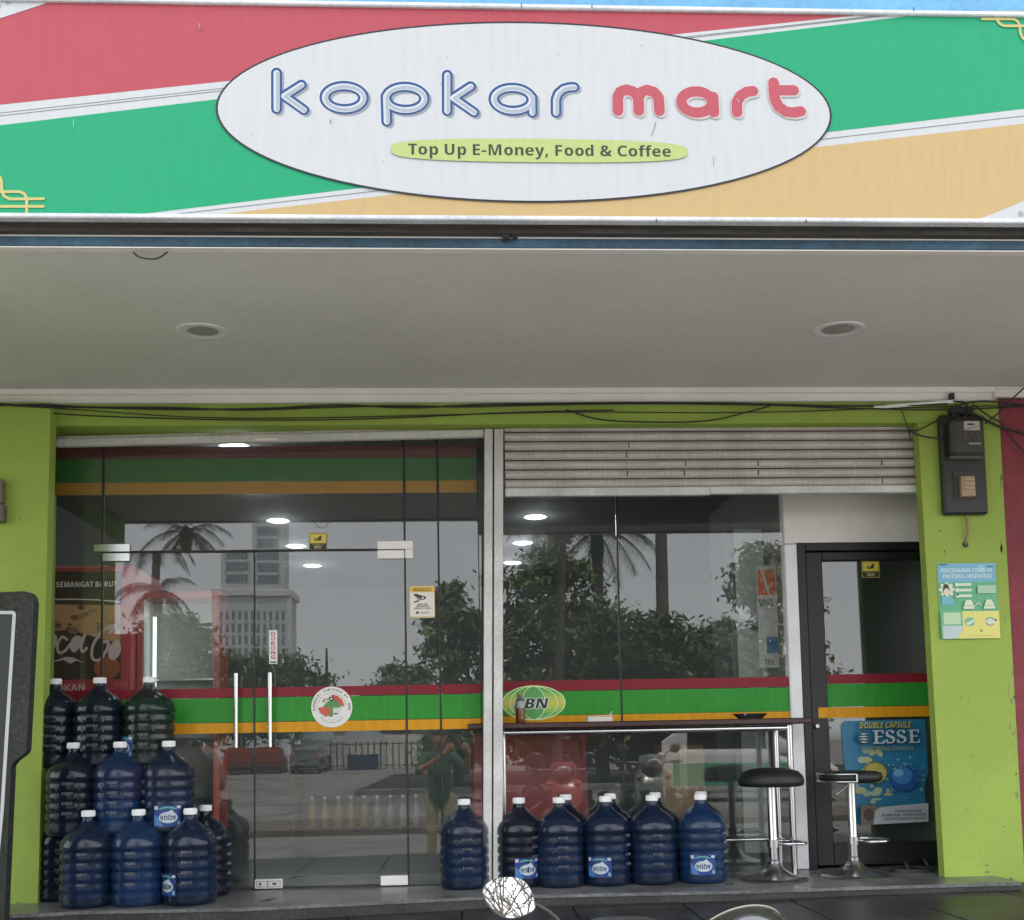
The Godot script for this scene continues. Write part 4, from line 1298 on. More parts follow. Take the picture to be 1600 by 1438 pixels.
func bottles() -> void:
	var tone := {}
	for e in [["navy", 0.009, 0.019, 0.046], ["dark", 0.007, 0.012, 0.024], ["green", 0.010, 0.024, 0.022], ["blue", 0.011, 0.034, 0.095]]:
		var m := mat(lin(e[1], e[2], e[3]), 0.17)
		m.metallic_specular = 0.42
		m.normal_enabled = true
		m.normal_texture = noise(0.012, 1.2, 0, 3, 51, true)
		m.normal_scale = 0.25
		m.uv1_triplanar = true
		m.uv1_scale = Vector3.ONE * 3.0
		m.uv1_triplanar = true
		m.transparency = BaseMaterial3D.TRANSPARENCY_ALPHA
		m.albedo_color.a = {"navy": 0.66, "dark": 0.8, "green": 0.72, "blue": 0.6}[e[0]]
		tone[e[0]] = m
	var glint_m := mat(lin(0.045, 0.05, 0.065), 0.24)  # lighter than the bottle, so the rib highlights are in the colour
	var cap_m := mat(lin(0.74, 0.74, 0.75), 0.45)
	var proto := {}
	for k in tone:
		proto[k] = bottle_proto(tone[k], cap_m, glint_m, {"navy": 0.24, "dark": 0.0, "green": 0.0, "blue": 0.19}[k])
	var wide := bottle_label(0.072).mesh()
	var zl := [0.455, 0.168, 0.31, 0.168]
	# [x, y, z, tone, turn, label turn or 99, words]
	var left := "water bottles stacked left of the doors"
	var right := "water bottles lined up under the counter"
	var list := [
		[-2.05, 0.0, 0.455, "navy", 4, 99, "front floor bottle nearest the left pillar, without a label in view", left],
		[-1.78, 0.0, 0.455, "blue", 0, 99, "brighter blue floor bottle in the middle of the stack's front row", left],
		[-1.501, 0.0, 0.455, "navy", 6, -44, "front floor bottle at the stack's right corner, label seen from its side", left],
		[-2.306, 0.0, 0.166, "dark", 20, 99, "dark bottle behind the half hidden one beside the left pillar", left],
		[-2.044, 0.0, 0.166, "dark", 60, 99, "second row floor bottle behind the one nearest the left pillar", left],
		[-1.773, 0.0, 0.166, "navy", 130, 99, "second row floor bottle behind the brighter blue one", left],
		[-1.491, 0.0, 0.166, "dark", 80, 99, "second row floor bottle at the right end of the stack", left],
		[-2.187, 0.372, 0.31, "dark", 8, 99, "middle layer bottle beside the left pillar, its rib plates shining", left],
		[-1.927, 0.372, 0.32, "blue", 2, 99, "central bottle of the middle layer with a blue lower half", left],
		[-1.658, 0.372, 0.32, "navy", -60, 14, "right bottle of the middle layer with a full upside-down label", left],
		[-2.352, 0.744, 0.162, "dark", 14, 99, "top layer bottle cut off by the left pillar", left],
		[-2.088, 0.744, 0.19, "dark", 3, 99, "dark top layer bottle in front of the soft drink cooler", left],
		[-1.806, 0.744, 0.19, "green", 2, -50, "greenish top layer bottle at the right with part of a label", left],
		[-0.001, 0.0, 0.13, "navy", 4, 99, "single bottle standing left of the shutter post", right],
		[0.323, 0.0, 0.1, "dark", 40, 14, "dull dark bottle just right of the shutter post with an upside-down label", right],
		[0.556, 0.0, 0.16, "navy", 0, 99, "unlabelled bottle between two labelled ones, second right of the post", right],
		[0.833, 0.0, 0.14, "navy", 55, -26, "bottle with its label on its left, under the white box on the counter", right],
		[1.11, 0.0, 0.14, "navy", 0, 99, "unlabelled bottle in front of the brown carton, fourth from the post", right],
		[1.4, 0.0, 0.14, "blue", 60, -12, "rightmost counter bottle with a clear upside-down label, nearest the stools", right],
		[0.626, 0.0, -0.148, "dark", 30, 99, "back row bottle whose cap shows behind the second bottle from the post", right],
		[0.902, 0.0, -0.148, "dark", 10, 99, "back row bottle showing behind the bottle under the white box", right],
		[1.182, 0.0, -0.148, "dark", 70, 99, "back row bottle showing behind the one in front of the brown carton", right],
		[1.472, 0.0, -0.148, "dark", 50, 99, "back row bottle behind the rightmost labelled one", right],
	]
	for e in list:
		var c: Node3D = proto[e[3]].duplicate()
		c.name = numbered("water_bottle", self)
		add_child(c, true)
		c.position = Vector3(e[0], e[1], e[2])
		c.rotation_degrees.y = e[4] + rng.randf_range(-3, 3)
		tag(c, e[6], "water bottle", e[7])
		if e[5] < 90:
			var l := put("label", wide, mats.print, c, Vector3(0, 0.112, 0))
			l.rotation_degrees.y = e[5] - c.rotation_degrees.y
			if e[6].contains("middle layer"):
				l.position.y = 0.10
	for k in proto:
		proto[k].free()


# ---------------------------------------------------------------- counter, stools and small things
func furniture() -> void:
	var t := thing("bar_counter", "narrow dark red bar counter on a chrome frame along the window", "counter", Vector3(1.07, 0, -0.12))
	var o := t.position
	var y := 0.955
	var wood := worn(lin(0.085, 0.030, 0.028), 0.4, Vector2(0.6, 1.0), Vector2(0.7, 1.0), 2.0, 0.1, 61)
	obj("counter_top", mb(-o).slab(Vector3(0.03, y - 0.035, -0.275), Vector3(2.12, y, 0.06), 0.006), wood, t)
	for e in [[Vector3(0.25, y - 0.06, 0.03), Vector3(1.985, y - 0.06, 0.03)], [Vector3(0.25, y - 0.06, -0.24), Vector3(1.985, y - 0.06, -0.24)]]:
		obj("rail", mb(-o).rod(e[0], e[1], 0.016, 14), mats.chrome, t)
	for p in [Vector3(1.985, 0, 0.03), Vector3(1.985, 0, -0.24), Vector3(0.25, 0, -0.24)]:
		obj("leg", mb(-o).rod(p, p + Vector3(0, y - 0.045, 0), 0.0185, 16), mats.chrome, t)
	obj("foot_rail", mb(-o).rod(Vector3(0.25, 0.2, -0.24), Vector3(1.985, 0.2, -0.24), 0.012, 12), mats.chrome, t)
	obj("foot_rail", mb(-o).rod(Vector3(1.985, 0.2, -0.23), Vector3(1.985, 0.2, 0.02), 0.012, 12), mats.chrome, t)
	# tea bottle on the counter
	var b := thing("drink_bottle", "small bottle of brown tea standing on the counter", "bottle", Vector3(0.354, y, -0.1))
	var tea := mat(lin(0.16, 0.055, 0.02), 0.15)
	obj("body", mb().lathe(P2([Vector2(0, 0), Vector2(0.026, 0.0), Vector2(0.030, 0.006), Vector2(0.028, 0.03), Vector2(0.030, 0.06), Vector2(0.030, 0.085), Vector2(0.028, 0.092)]), 24), tea, b)
	obj("sleeve", mb().lathe(P2([Vector2(0.0285, 0.092), Vector2(0.029, 0.095), Vector2(0.029, 0.128), Vector2(0.026, 0.135)]), 24), mat(lin(0.34, 0.36, 0.34), 0.4), b)
	obj("shoulder", mb().lathe(P2([Vector2(0.026, 0.135), Vector2(0.020, 0.152), Vector2(0.014, 0.163)]), 24), mat(lin(0.12, 0.13, 0.10), 0.3), b)
	obj("cap", mb().lathe(P2([Vector2(0.014, 0.163), Vector2(0.0155, 0.164), Vector2(0.0155, 0.182), Vector2(0, 0.183)]), 20), mat(lin(0.22, 0.13, 0.08), 0.4), b)
	# flat white carton with an open flap
	var w := thing("paper_box", "flat white paper box with a torn flap on the counter", "box", Vector3(0.843, y, -0.12), 4)
	obj("carton", mb().box(Vector3(0, 0.016, 0), Vector3(0.155, 0.032, 0.08), 0.003), mat(lin(0.62, 0.58, 0.52), 0.8), w)
	obj("lid", mb(Vector3(0, 0.036, 0), Basis(Vector3.BACK, 0.05)).box(Vector3.ZERO, Vector3(0.165, 0.004, 0.085), 0.001), mat(lin(0.7, 0.66, 0.6), 0.8), w)
	obj("flap", mb(Vector3(0.075, 0.052, 0), Basis(Vector3.BACK, 0.9)).box(Vector3.ZERO, Vector3(0.03, 0.003, 0.03), 0.001), mat(lin(0.7, 0.66, 0.6), 0.8), w)
	# dark shallow tray
	var tr := thing("tray", "dark shallow tray at the right end of the counter", "tray", Vector3(1.784, y, -0.1))
	obj("dish", mb().loft([MB_ring(0.07, 0.05, 0.0), MB_ring(0.11, 0.07, 0.034), MB_ring(0.105, 0.066, 0.034), MB_ring(0.066, 0.046, 0.006)]), mats.dark_plastic, tr)
	obj("pebble", mb().ball(Vector3(-0.045, 0.03, 0.055), Vector3(0.008, 0.006, 0.006), 10, 6), mats.white_plastic, tr)
	# stools
	for k in 2:
		var p := Vector3(Vector3(1.821, 0, 0.12).x, 0, 0.16) if k == 0 else Vector3(Vector3(2.326, 0, 0.071).x, 0, 0.1)
		var s := thing("bar_stool", ["black bar stool at the counter, in front of the chrome legs", "black bar stool with a chrome trimmed seat, in front of the side door"][k], "bar stool", p, 0.0, "black bar stools")
		obj("base", mb().lathe(P2([Vector2(0, 0.004), Vector2(0.192, 0.0), Vector2(0.196, 0.006), Vector2(0.190, 0.013), Vector2(0.15, 0.022), Vector2(0.10, 0.040), Vector2(0.06, 0.066), Vector2(0.042, 0.090), Vector2(0.038, 0.096)]), 44, 0.6), mats.steel, s)
		var col := obj("column", mb().lathe(P2([Vector2(0.032, 0.09), Vector2(0.032, 0.115), Vector2(0.027, 0.12), Vector2(0.027, 0.22)]), 26), mats.chrome, s)
		obj("gas_lift", mb().lathe(P2([Vector2(0.0265, 0.22), Vector2(0.0255, 0.225), Vector2(0.0255, 0.565)]), 26), mats.chrome, col)
		obj("collar", mb().lathe(P2([Vector2(0.027, 0.19), Vector2(0.034, 0.192), Vector2(0.034, 0.235), Vector2(0.027, 0.237)]), 26), mats.steel, col)
		var yaw := 0.5 if k == 0 else 0.15
		var fr := mb(Vector3(0, 0.213, 0), Basis(Vector3.UP, yaw))
		var ring := []
		for i in 25:
			var a := TAU * i / 24.0
			ring.append(Vector3(0.118 + cos(a) * 0.085, 0, sin(a) * 0.12))
		fr.tube(PackedVector3Array(ring), 0.0095, 10, -1, false)
		obj("foot_ring", fr, mats.chrome, s)
		var seat := mb(Vector3(0, 0.55 if k == 0 else 0.56, 0), Basis(Vector3.UP, -0.4))
		if k == 0:
			seat.lathe(P2([Vector2(0, 0.002), Vector2(0.17, 0.0), Vector2(0.188, 0.006), Vector2(0.193, 0.030), Vector2(0.186, 0.06), Vector2(0.160, 0.087), Vector2(0.11, 0.103), Vector2(0.05, 0.109), Vector2(0, 0.11)]), 44, 0.3)
			obj("seat", seat, mats.black_leather, s)
		else:
			seat.lathe(P2([Vector2(0, 0.002), Vector2(0.15, 0.0), Vector2(0.176, 0.008), Vector2(0.184, 0.03), Vector2(0.178, 0.055), Vector2(0.15, 0.066), Vector2(0.09, 0.07), Vector2(0, 0.07)]), 44, 0.3)
			var st := obj("seat", seat, mats.black_leather, s)
			var trim := mb(Vector3(0, 0.592, 0))
			for h in [0.022, -0.022]:
				var arc := []
				for i in 17:
					var a := lerpf(1.75, 3.7, i / 16.0)
					arc.append(Vector3(cos(a) * 0.192, h, sin(a) * 0.192))
				trim.tube(PackedVector3Array(arc), 0.0065, 8)
			for a in [1.75, 3.7]:
				trim.rod(Vector3(cos(a) * 0.192, 0.022, sin(a) * 0.192), Vector3(cos(a) * 0.192, -0.022, sin(a) * 0.192), 0.0065, 8)
			obj("chrome_trim", trim, mats.chrome, st)
			obj("lever", mb().rod(Vector3(-0.03, 0.545, 0.03), Vector3(-0.115, 0.49, 0.06), 0.005, 8), mats.steel, s)
	# sandals by the door
	for k in 2:
		var q := Vector3(2.733, 0, -0.032) if k == 0 else Vector3(2.901, 0, -0.16)
		var sd := thing("sandal", ["left sandal of a dark pair lying before the side door", "right sandal of a dark pair, nearest the green pillar"][k], "sandal", q, 70 + k * 14, "dark sandals by the side door")
		var sole := MB.oval(Vector2.ZERO, 0.05, 0.125, 24)
		for i in sole.size():
			sole[i].x *= 1.0 + 0.18 * sole[i].y / 0.125
		obj("sole", mb(Vector3(0, 0, 0), Basis(Vector3.RIGHT, -PI / 2)).plate(sole, 0.0, 0.022), mats.dark_plastic, sd)
		obj("strap", mb().tube(curve([Vector3(-0.048, 0.02, -0.02), Vector3(-0.03, 0.055, -0.035), Vector3(0.0, 0.066, -0.04), Vector3(0.03, 0.055, -0.035), Vector3(0.048, 0.02, -0.02)]), 0.012, 8), mats.black_leather, sd)
	# litter
	var cr := mb(Vector3(1.641, -0.05, 0.415) + Vector3(0, 0.004, 0))
	cr.color = Color(0.5, 0.5, 0.5)
	for k in 26:
		var a := Vector3(rng.randf_range(-0.04, 0.04), rng.randf_range(0.0, 0.03), rng.randf_range(-0.02, 0.02))
		cr.flat_tri(a, a + Vector3(rng.randf_range(-0.03, 0.03), rng.randf_range(-0.012, 0.02), 0.01), a + Vector3(rng.randf_range(-0.03, 0.03), rng.randf_range(-0.01, 0.02), -0.01), Vector3(rng.randf_range(-1, 1), 1, rng.randf_range(-1, 1)).normalized())
	tag(obj("plastic_scrap", cr, mat(lin(0.5, 0.5, 0.5), 0.2)), "crumpled clear plastic scrap lying on the dark tiles", "litter")
	var lf := mb(Vector3(-1.08, 0, 0.485) + Vector3(0, 0.002, 0), Basis(Vector3.UP, 0.15))
	lf.plate(P2([Vector2(-0.05, 0.0), Vector2(0.0, 0.012), Vector2(0.06, 0.014), Vector2(0.01, 0.0)]), 0.0, 0.004)
	tag(obj("dry_leaf", lf, mats.dark_plastic), "thin dry leaf on the pale threshold below the doors", "leaf")
	var lf2 := mb(Vector3(1.513, 0, 0.312) + Vector3(0, 0.003, 0))
	lf2.ball(Vector3.ZERO, Vector3(0.03, 0.006, 0.012), 12, 6)
	tag(obj("dry_leaf", lf2, mats.dark_plastic), "curled dark leaf between the last bottle and the stool", "leaf")


func MB_ring(rx: float, rz: float, y: float) -> PackedVector3Array:
	var o := PackedVector3Array()
	for k in 24:
		var a := TAU * k / 24
		o.append(Vector3(cos(a) * rx, y, sin(a) * rz))
	return o


func RR(cx: float, cy: float, rx: float, ry: float, z: float, n := 24, e := 0.6) -> PackedVector3Array:   # a rounded section across z
	var o := PackedVector3Array()
	for k in n:
		var a := TAU * k / n
		o.append(Vector3(cx + signf(cos(a)) * pow(absf(cos(a)), e) * rx, cy + signf(sin(a)) * pow(absf(sin(a)), e) * ry, z))
	return o


# ---------------------------------------------------------------- print stuck on glass and wall
func paper(called: String, label: String, cat: String, a: Vector2, b: Vector2, z: float, draw: Callable, group := "", m: Material = null) -> void:
	var c := (a + b) * 0.5
	var s := (b - a).abs()
	var f := mb(Vector3.ZERO)
	f.step = 0.0004
	f.lay = 0.0004
	draw.call(f, s)
	var o := obj(called, f, m if m else mats.print)
	o.position = Vector3(c.x, c.y, z)
	tag(o, label, cat, group)


func duty_sticker(f: MB, s: Vector2) -> void:
	var h := s * 0.5
	f.rrect(-h, h, 0.006, S(176, 162, 84))
	f.rrect(-h * 0.93, h * 0.93, 0.005, S(40, 38, 30))
	f.rect(Vector2(-h.x * 0.88, -h.y * 0.22), Vector2(h.x * 0.88, h.y * 0.88), S(206, 186, 74))
	# a swivelling camera
	f.disc(Vector2(-0.002, h.y * 0.24), h.x * 0.42, h.y * 0.17, S(44, 42, 30), 24)
	f.poly(P2([Vector2(h.x * 0.02, h.y * 0.3), Vector2(h.x * 0.16, h.y * 0.66), Vector2(h.x * 0.44, h.y * 0.66), Vector2(h.x * 0.34, h.y * 0.3)]), S(44, 42, 30))
	f.disc(Vector2(-h.x * 0.16, h.y * 0.24), h.x * 0.14, h.y * 0.08, S(170, 152, 70), 16)
	f.words("CAMERA ON", Vector2(-h.x * 0.62, -h.y * 0.46), Vector2(h.x * 0.62, -h.y * 0.34), S(170, 156, 90))
	f.words("DUTY", Vector2(-h.x * 0.4, -h.y * 0.82), Vector2(h.x * 0.4, -h.y * 0.54), S(214, 204, 150))


func stickers() -> void:
	var zg := 0.0056
	paper("duty_sticker", "yellow and black camera duty sticker on the transom above the right door leaf", "sticker", Vector2(-0.915, 2.025), Vector2(-0.806, 2.13), zg, duty_sticker, "camera duty stickers")
	paper("duty_sticker", "yellow and black camera duty sticker on the upper glass of the side door", "sticker", Vector2(2.616, 1.867), Vector2(2.736, 1.976), -0.3104, duty_sticker, "camera duty stickers")
	paper("warning_sticker", "white warning sticker with a security camera on the narrow glass panel", "sticker", Vector2(-0.311, 1.603), Vector2(-0.159, 1.797), zg, func(f: MB, s: Vector2) -> void:
		var h := s * 0.5
		f.rrect(-h, h, 0.008, S(206, 190, 140))
		f.rrect(Vector2(-h.x * 0.95, -h.y * 0.9), Vector2(h.x * 0.95, h.y * 0.6), 0.006, S(222, 216, 208))
		f.rect(Vector2(-h.x * 0.96, h.y * 0.62), Vector2(h.x * 0.96, h.y * 0.95), S(222, 180, 70))
		f.words("WARNING", Vector2(-h.x * 0.72, h.y * 0.66), Vector2(h.x * 0.72, h.y * 0.88), S(120, 78, 20))
		f.poly(P2([Vector2(-h.x * 0.7, h.y * 0.48), Vector2(-h.x * 0.5, h.y * 0.52), Vector2(h.x * 0.36, h.y * 0.3), Vector2(h.x * 0.18, h.y * 0.14), Vector2(-h.x * 0.08, h.y * 0.12), Vector2(-h.x * 0.64, h.y * 0.4)]), S(58, 52, 52))
		f.poly(P2([Vector2(-h.x * 0.56, h.y * 0.32), Vector2(-h.x * 0.12, h.y * 0.1), Vector2(-h.x * 0.3, h.y * 0.1)]), S(120, 112, 110))
		f.disc(Vector2(h.x * 0.04, h.y * 0.24), h.x * 0.09, h.y * 0.055, S(236, 232, 226), 16)
		f.stroke(P2([Vector2(-h.x * 0.62, -h.y * 0.02), Vector2(-h.x * 0.48, h.y * 0.02), Vector2(-h.x * 0.3, h.y * 0.07)]), 0.008, S(70, 62, 62))
		f.words("AREA INI", Vector2(-h.x * 0.4, -h.y * 0.2), Vector2(h.x * 0.45, -h.y * 0.11), S(80, 76, 76))
		f.words("TERPANTAU", Vector2(-h.x * 0.5, -h.y * 0.33), Vector2(h.x * 0.55, -h.y * 0.24), S(80, 76, 76))
		f.words("KAMERA CCTV 24 JAM", Vector2(-h.x * 0.68, -h.y * 0.47), Vector2(h.x * 0.7, -h.y * 0.38), S(80, 76, 76))
		f.rect(Vector2(-h.x * 0.5, -h.y * 0.76), Vector2(-h.x * 0.28, -h.y * 0.6), S(84, 80, 84))
		f.rect(Vector2(-h.x * 0.18, -h.y * 0.72), Vector2(h.x * 0.55, -h.y * 0.64), S(168, 164, 168)))
	paper("push_sign", "narrow white upright sign reading DORONG above the door handle", "sign", Vector2(-1.156, 1.336), Vector2(-1.106, 1.54), zg, func(f: MB, s: Vector2) -> void:
		var h := s * 0.5
		f.rect(-h, h, S(214, 212, 210))
		var word := "DORONG"
		for i in 6:
			var y := h.y * 0.94 - (i + 1) * s.y * 0.138
			f.words(word[i], Vector2(-h.x * 0.5, y), Vector2(h.x * 0.5, y + s.y * 0.108), S(176, 64, 78))
		f.rect(Vector2(-h.x * 0.72, -h.y * 0.94), Vector2(h.x * 0.72, -h.y * 0.86), S(60, 60, 66)))
	# round emblem of the cooperative
	paper("round_emblem", "round white emblem with red and green figure on the right door leaf", "sticker", Vector2(-0.906, 0.951), Vector2(-0.661, 1.191), 0.0078, func(f: MB, s: Vector2) -> void:
		var r := s.x * 0.5
		f.disc(Vector2.ZERO, r, r, S(218, 216, 212), 56)
		var txt := "KOPERASI KARYAWAN PT. KBN"
		for i in txt.length():
			if txt[i] == " ":
				continue
			var a := deg_to_rad(188.0 - i * 196.0 / (txt.length() - 1))
			var wd := 0.0042 if txt[i] in [".", "I"] else 0.0105
			var g := mb()
			g.words(txt[i], Vector2(-wd * 0.5, -0.0075), Vector2(wd * 0.5, 0.0075 if txt[i] != "." else -0.004), S(44, 42, 46))
			f.color = S(44, 42, 46)
			var b := Basis(Vector3.BACK, a - PI / 2)
			var p := Vector3(cos(a), sin(a), 0) * r * 0.86
			for k in range(0, g.V.size(), 3):
				var q := [b * g.V[k] + p, b * g.V[k + 1] + p, b * g.V[k + 2] + p]
				f.t2(Vector2(q[0].x, q[0].y), Vector2(q[1].x, q[1].y), Vector2(q[2].x, q[2].y))
		f.lay += f.step
		f.ring(Vector2.ZERO, r * 0.70, r * 0.70, 0.003, S(170, 150, 110), 48, 0.1, PI - 0.1)
		f.ring(Vector2(0, -0.002), r * 0.74, r * 0.74, 0.0025, S(120, 120, 122), 48, PI + 0.7, TAU - 0.7)
		f.ring(Vector2(0, 0.004), r * 0.66, r * 0.66, 0.002, S(140, 140, 142), 48, PI + 0.8, TAU - 0.8)
		for k in 12:
			var a := PI + 0.2 + k * 0.25
			f.disc(Vector2(cos(a), sin(a)) * r * 0.62, 0.004, 0.004, S(238, 236, 232), 10)
		f.poly(P2([Vector2(0, r * 0.62), Vector2(r * 0.28, r * 0.55), Vector2(r * 0.5, r * 0.36), Vector2(r * 0.62, r * 0.04), Vector2(r * 0.42, r * 0.06), Vector2(r * 0.3, r * 0.24), Vector2(0, r * 0.3)]), S(186, 74, 60))
		f.poly(P2([Vector2(-r * 0.66, -r * 0.02), Vector2(-r * 0.3, r * 0.02), Vector2(-r * 0.05, -r * 0.08), Vector2(-r * 0.05, -r * 0.4), Vector2(-r * 0.3, -r * 0.46), Vector2(-r * 0.56, -r * 0.28)]), S(190, 84, 62))
		f.poly(P2([Vector2(-r * 0.42, r * 0.04), Vector2(-r * 0.16, r * 0.3), Vector2(r * 0.2, r * 0.32), Vector2(r * 0.42, r * 0.12), Vector2(r * 0.4, -r * 0.06), Vector2(r * 0.1, -r * 0.1), Vector2(r * 0.05, -r * 0.42), Vector2(-r * 0.08, -r * 0.5), Vector2(-r * 0.06, -r * 0.06)]), S(78, 134, 74))
		for k in 4:
			f.rect(Vector2(r * (0.08 + k * 0.1), -r * (0.3 - k * 0.04)), Vector2(r * (0.14 + k * 0.1), -r * 0.04), S(226, 226, 218))
		f.poly(P2([Vector2(-r * 0.12, r * 0.5), Vector2(r * 0.1, r * 0.5), Vector2(r * 0.1, r * 0.36), Vector2(0, r * 0.24), Vector2(-r * 0.12, r * 0.36)]), S(34, 40, 36))
		f.disc(Vector2(-r * 0.01, r * 0.4), r * 0.05, r * 0.05, S(226, 226, 210), 14)
		f.rect(Vector2(-r * 0.42, r * 0.38), Vector2(-r * 0.14, r * 0.41), S(60, 60, 58))
		f.rect(Vector2(-r * 0.44, r * 0.26), Vector2(-r * 0.34, r * 0.32), S(50, 50, 50))
		f.rect(Vector2(r * 0.12, -r * 0.35), Vector2(r * 0.3, -r * 0.3), S(50, 50, 50)))
	# oval globe emblem on the window
	paper("oval_emblem", "oval green globe emblem with KBN letters on the window by the post", "sticker", Vector2(0.248, 0.975), Vector2(0.654, 1.198), -0.2918, func(f: MB, s: Vector2) -> void:
		var h := s * 0.5
		f.disc(Vector2.ZERO, h.x, h.y, S(206, 226, 160), 56)
		var cols := [S(72, 158, 76), S(96, 170, 80), S(140, 184, 84), S(176, 192, 84), S(196, 190, 78), S(176, 192, 84), S(140, 184, 84), S(96, 170, 80), S(72, 158, 76)]
		for k in 9:   # printed in bands from green to yellow
			var y0 := lerpf(-h.y, h.y, k / 9.0)
			var y1 := lerpf(-h.y, h.y, (k + 1) / 9.0)
			for r in Geometry2D.intersect_polygons(MB.oval(Vector2.ZERO, h.x * 0.965, h.y * 0.945, 56), P2([Vector2(-h.x, y0), Vector2(h.x, y0), Vector2(h.x, y1), Vector2(-h.x, y1)])):
				f.poly(r, cols[k], false)
		f.lay += f.step
		f.disc(Vector2.ZERO, h.x * 0.36, h.y * 0.95, S(86, 160, 80), 40)
		for rx in [0.36, 0.74]:
			f.ring(Vector2.ZERO, h.x * rx, h.y * 0.94, 0.0045, S(214, 234, 178), 56)
		f.words("KBN", Vector2(-h.x * 0.64, -h.y * 0.36), Vector2(h.x * 0.40, h.y * 0.30), S(216, 222, 214), true, 0.25)
		for d in [Vector2(-0.006, 0.004), Vector2(0.006, -0.004), Vector2(0.006, 0.004), Vector2(-0.006, -0.004)]:
			f.words("KBN", Vector2(-h.x * 0.62, -h.y * 0.32) + d, Vector2(h.x * 0.38, h.y * 0.26) + d, S(216, 222, 214), true, 0.25)
		for d in [Vector2(-0.0015, 0), Vector2(0.0015, 0)]:
			f.words("KBN", Vector2(-h.x * 0.62, -h.y * 0.32) + d, Vector2(h.x * 0.38, h.y * 0.26) + d, S(28, 34, 44), true, 0.25))
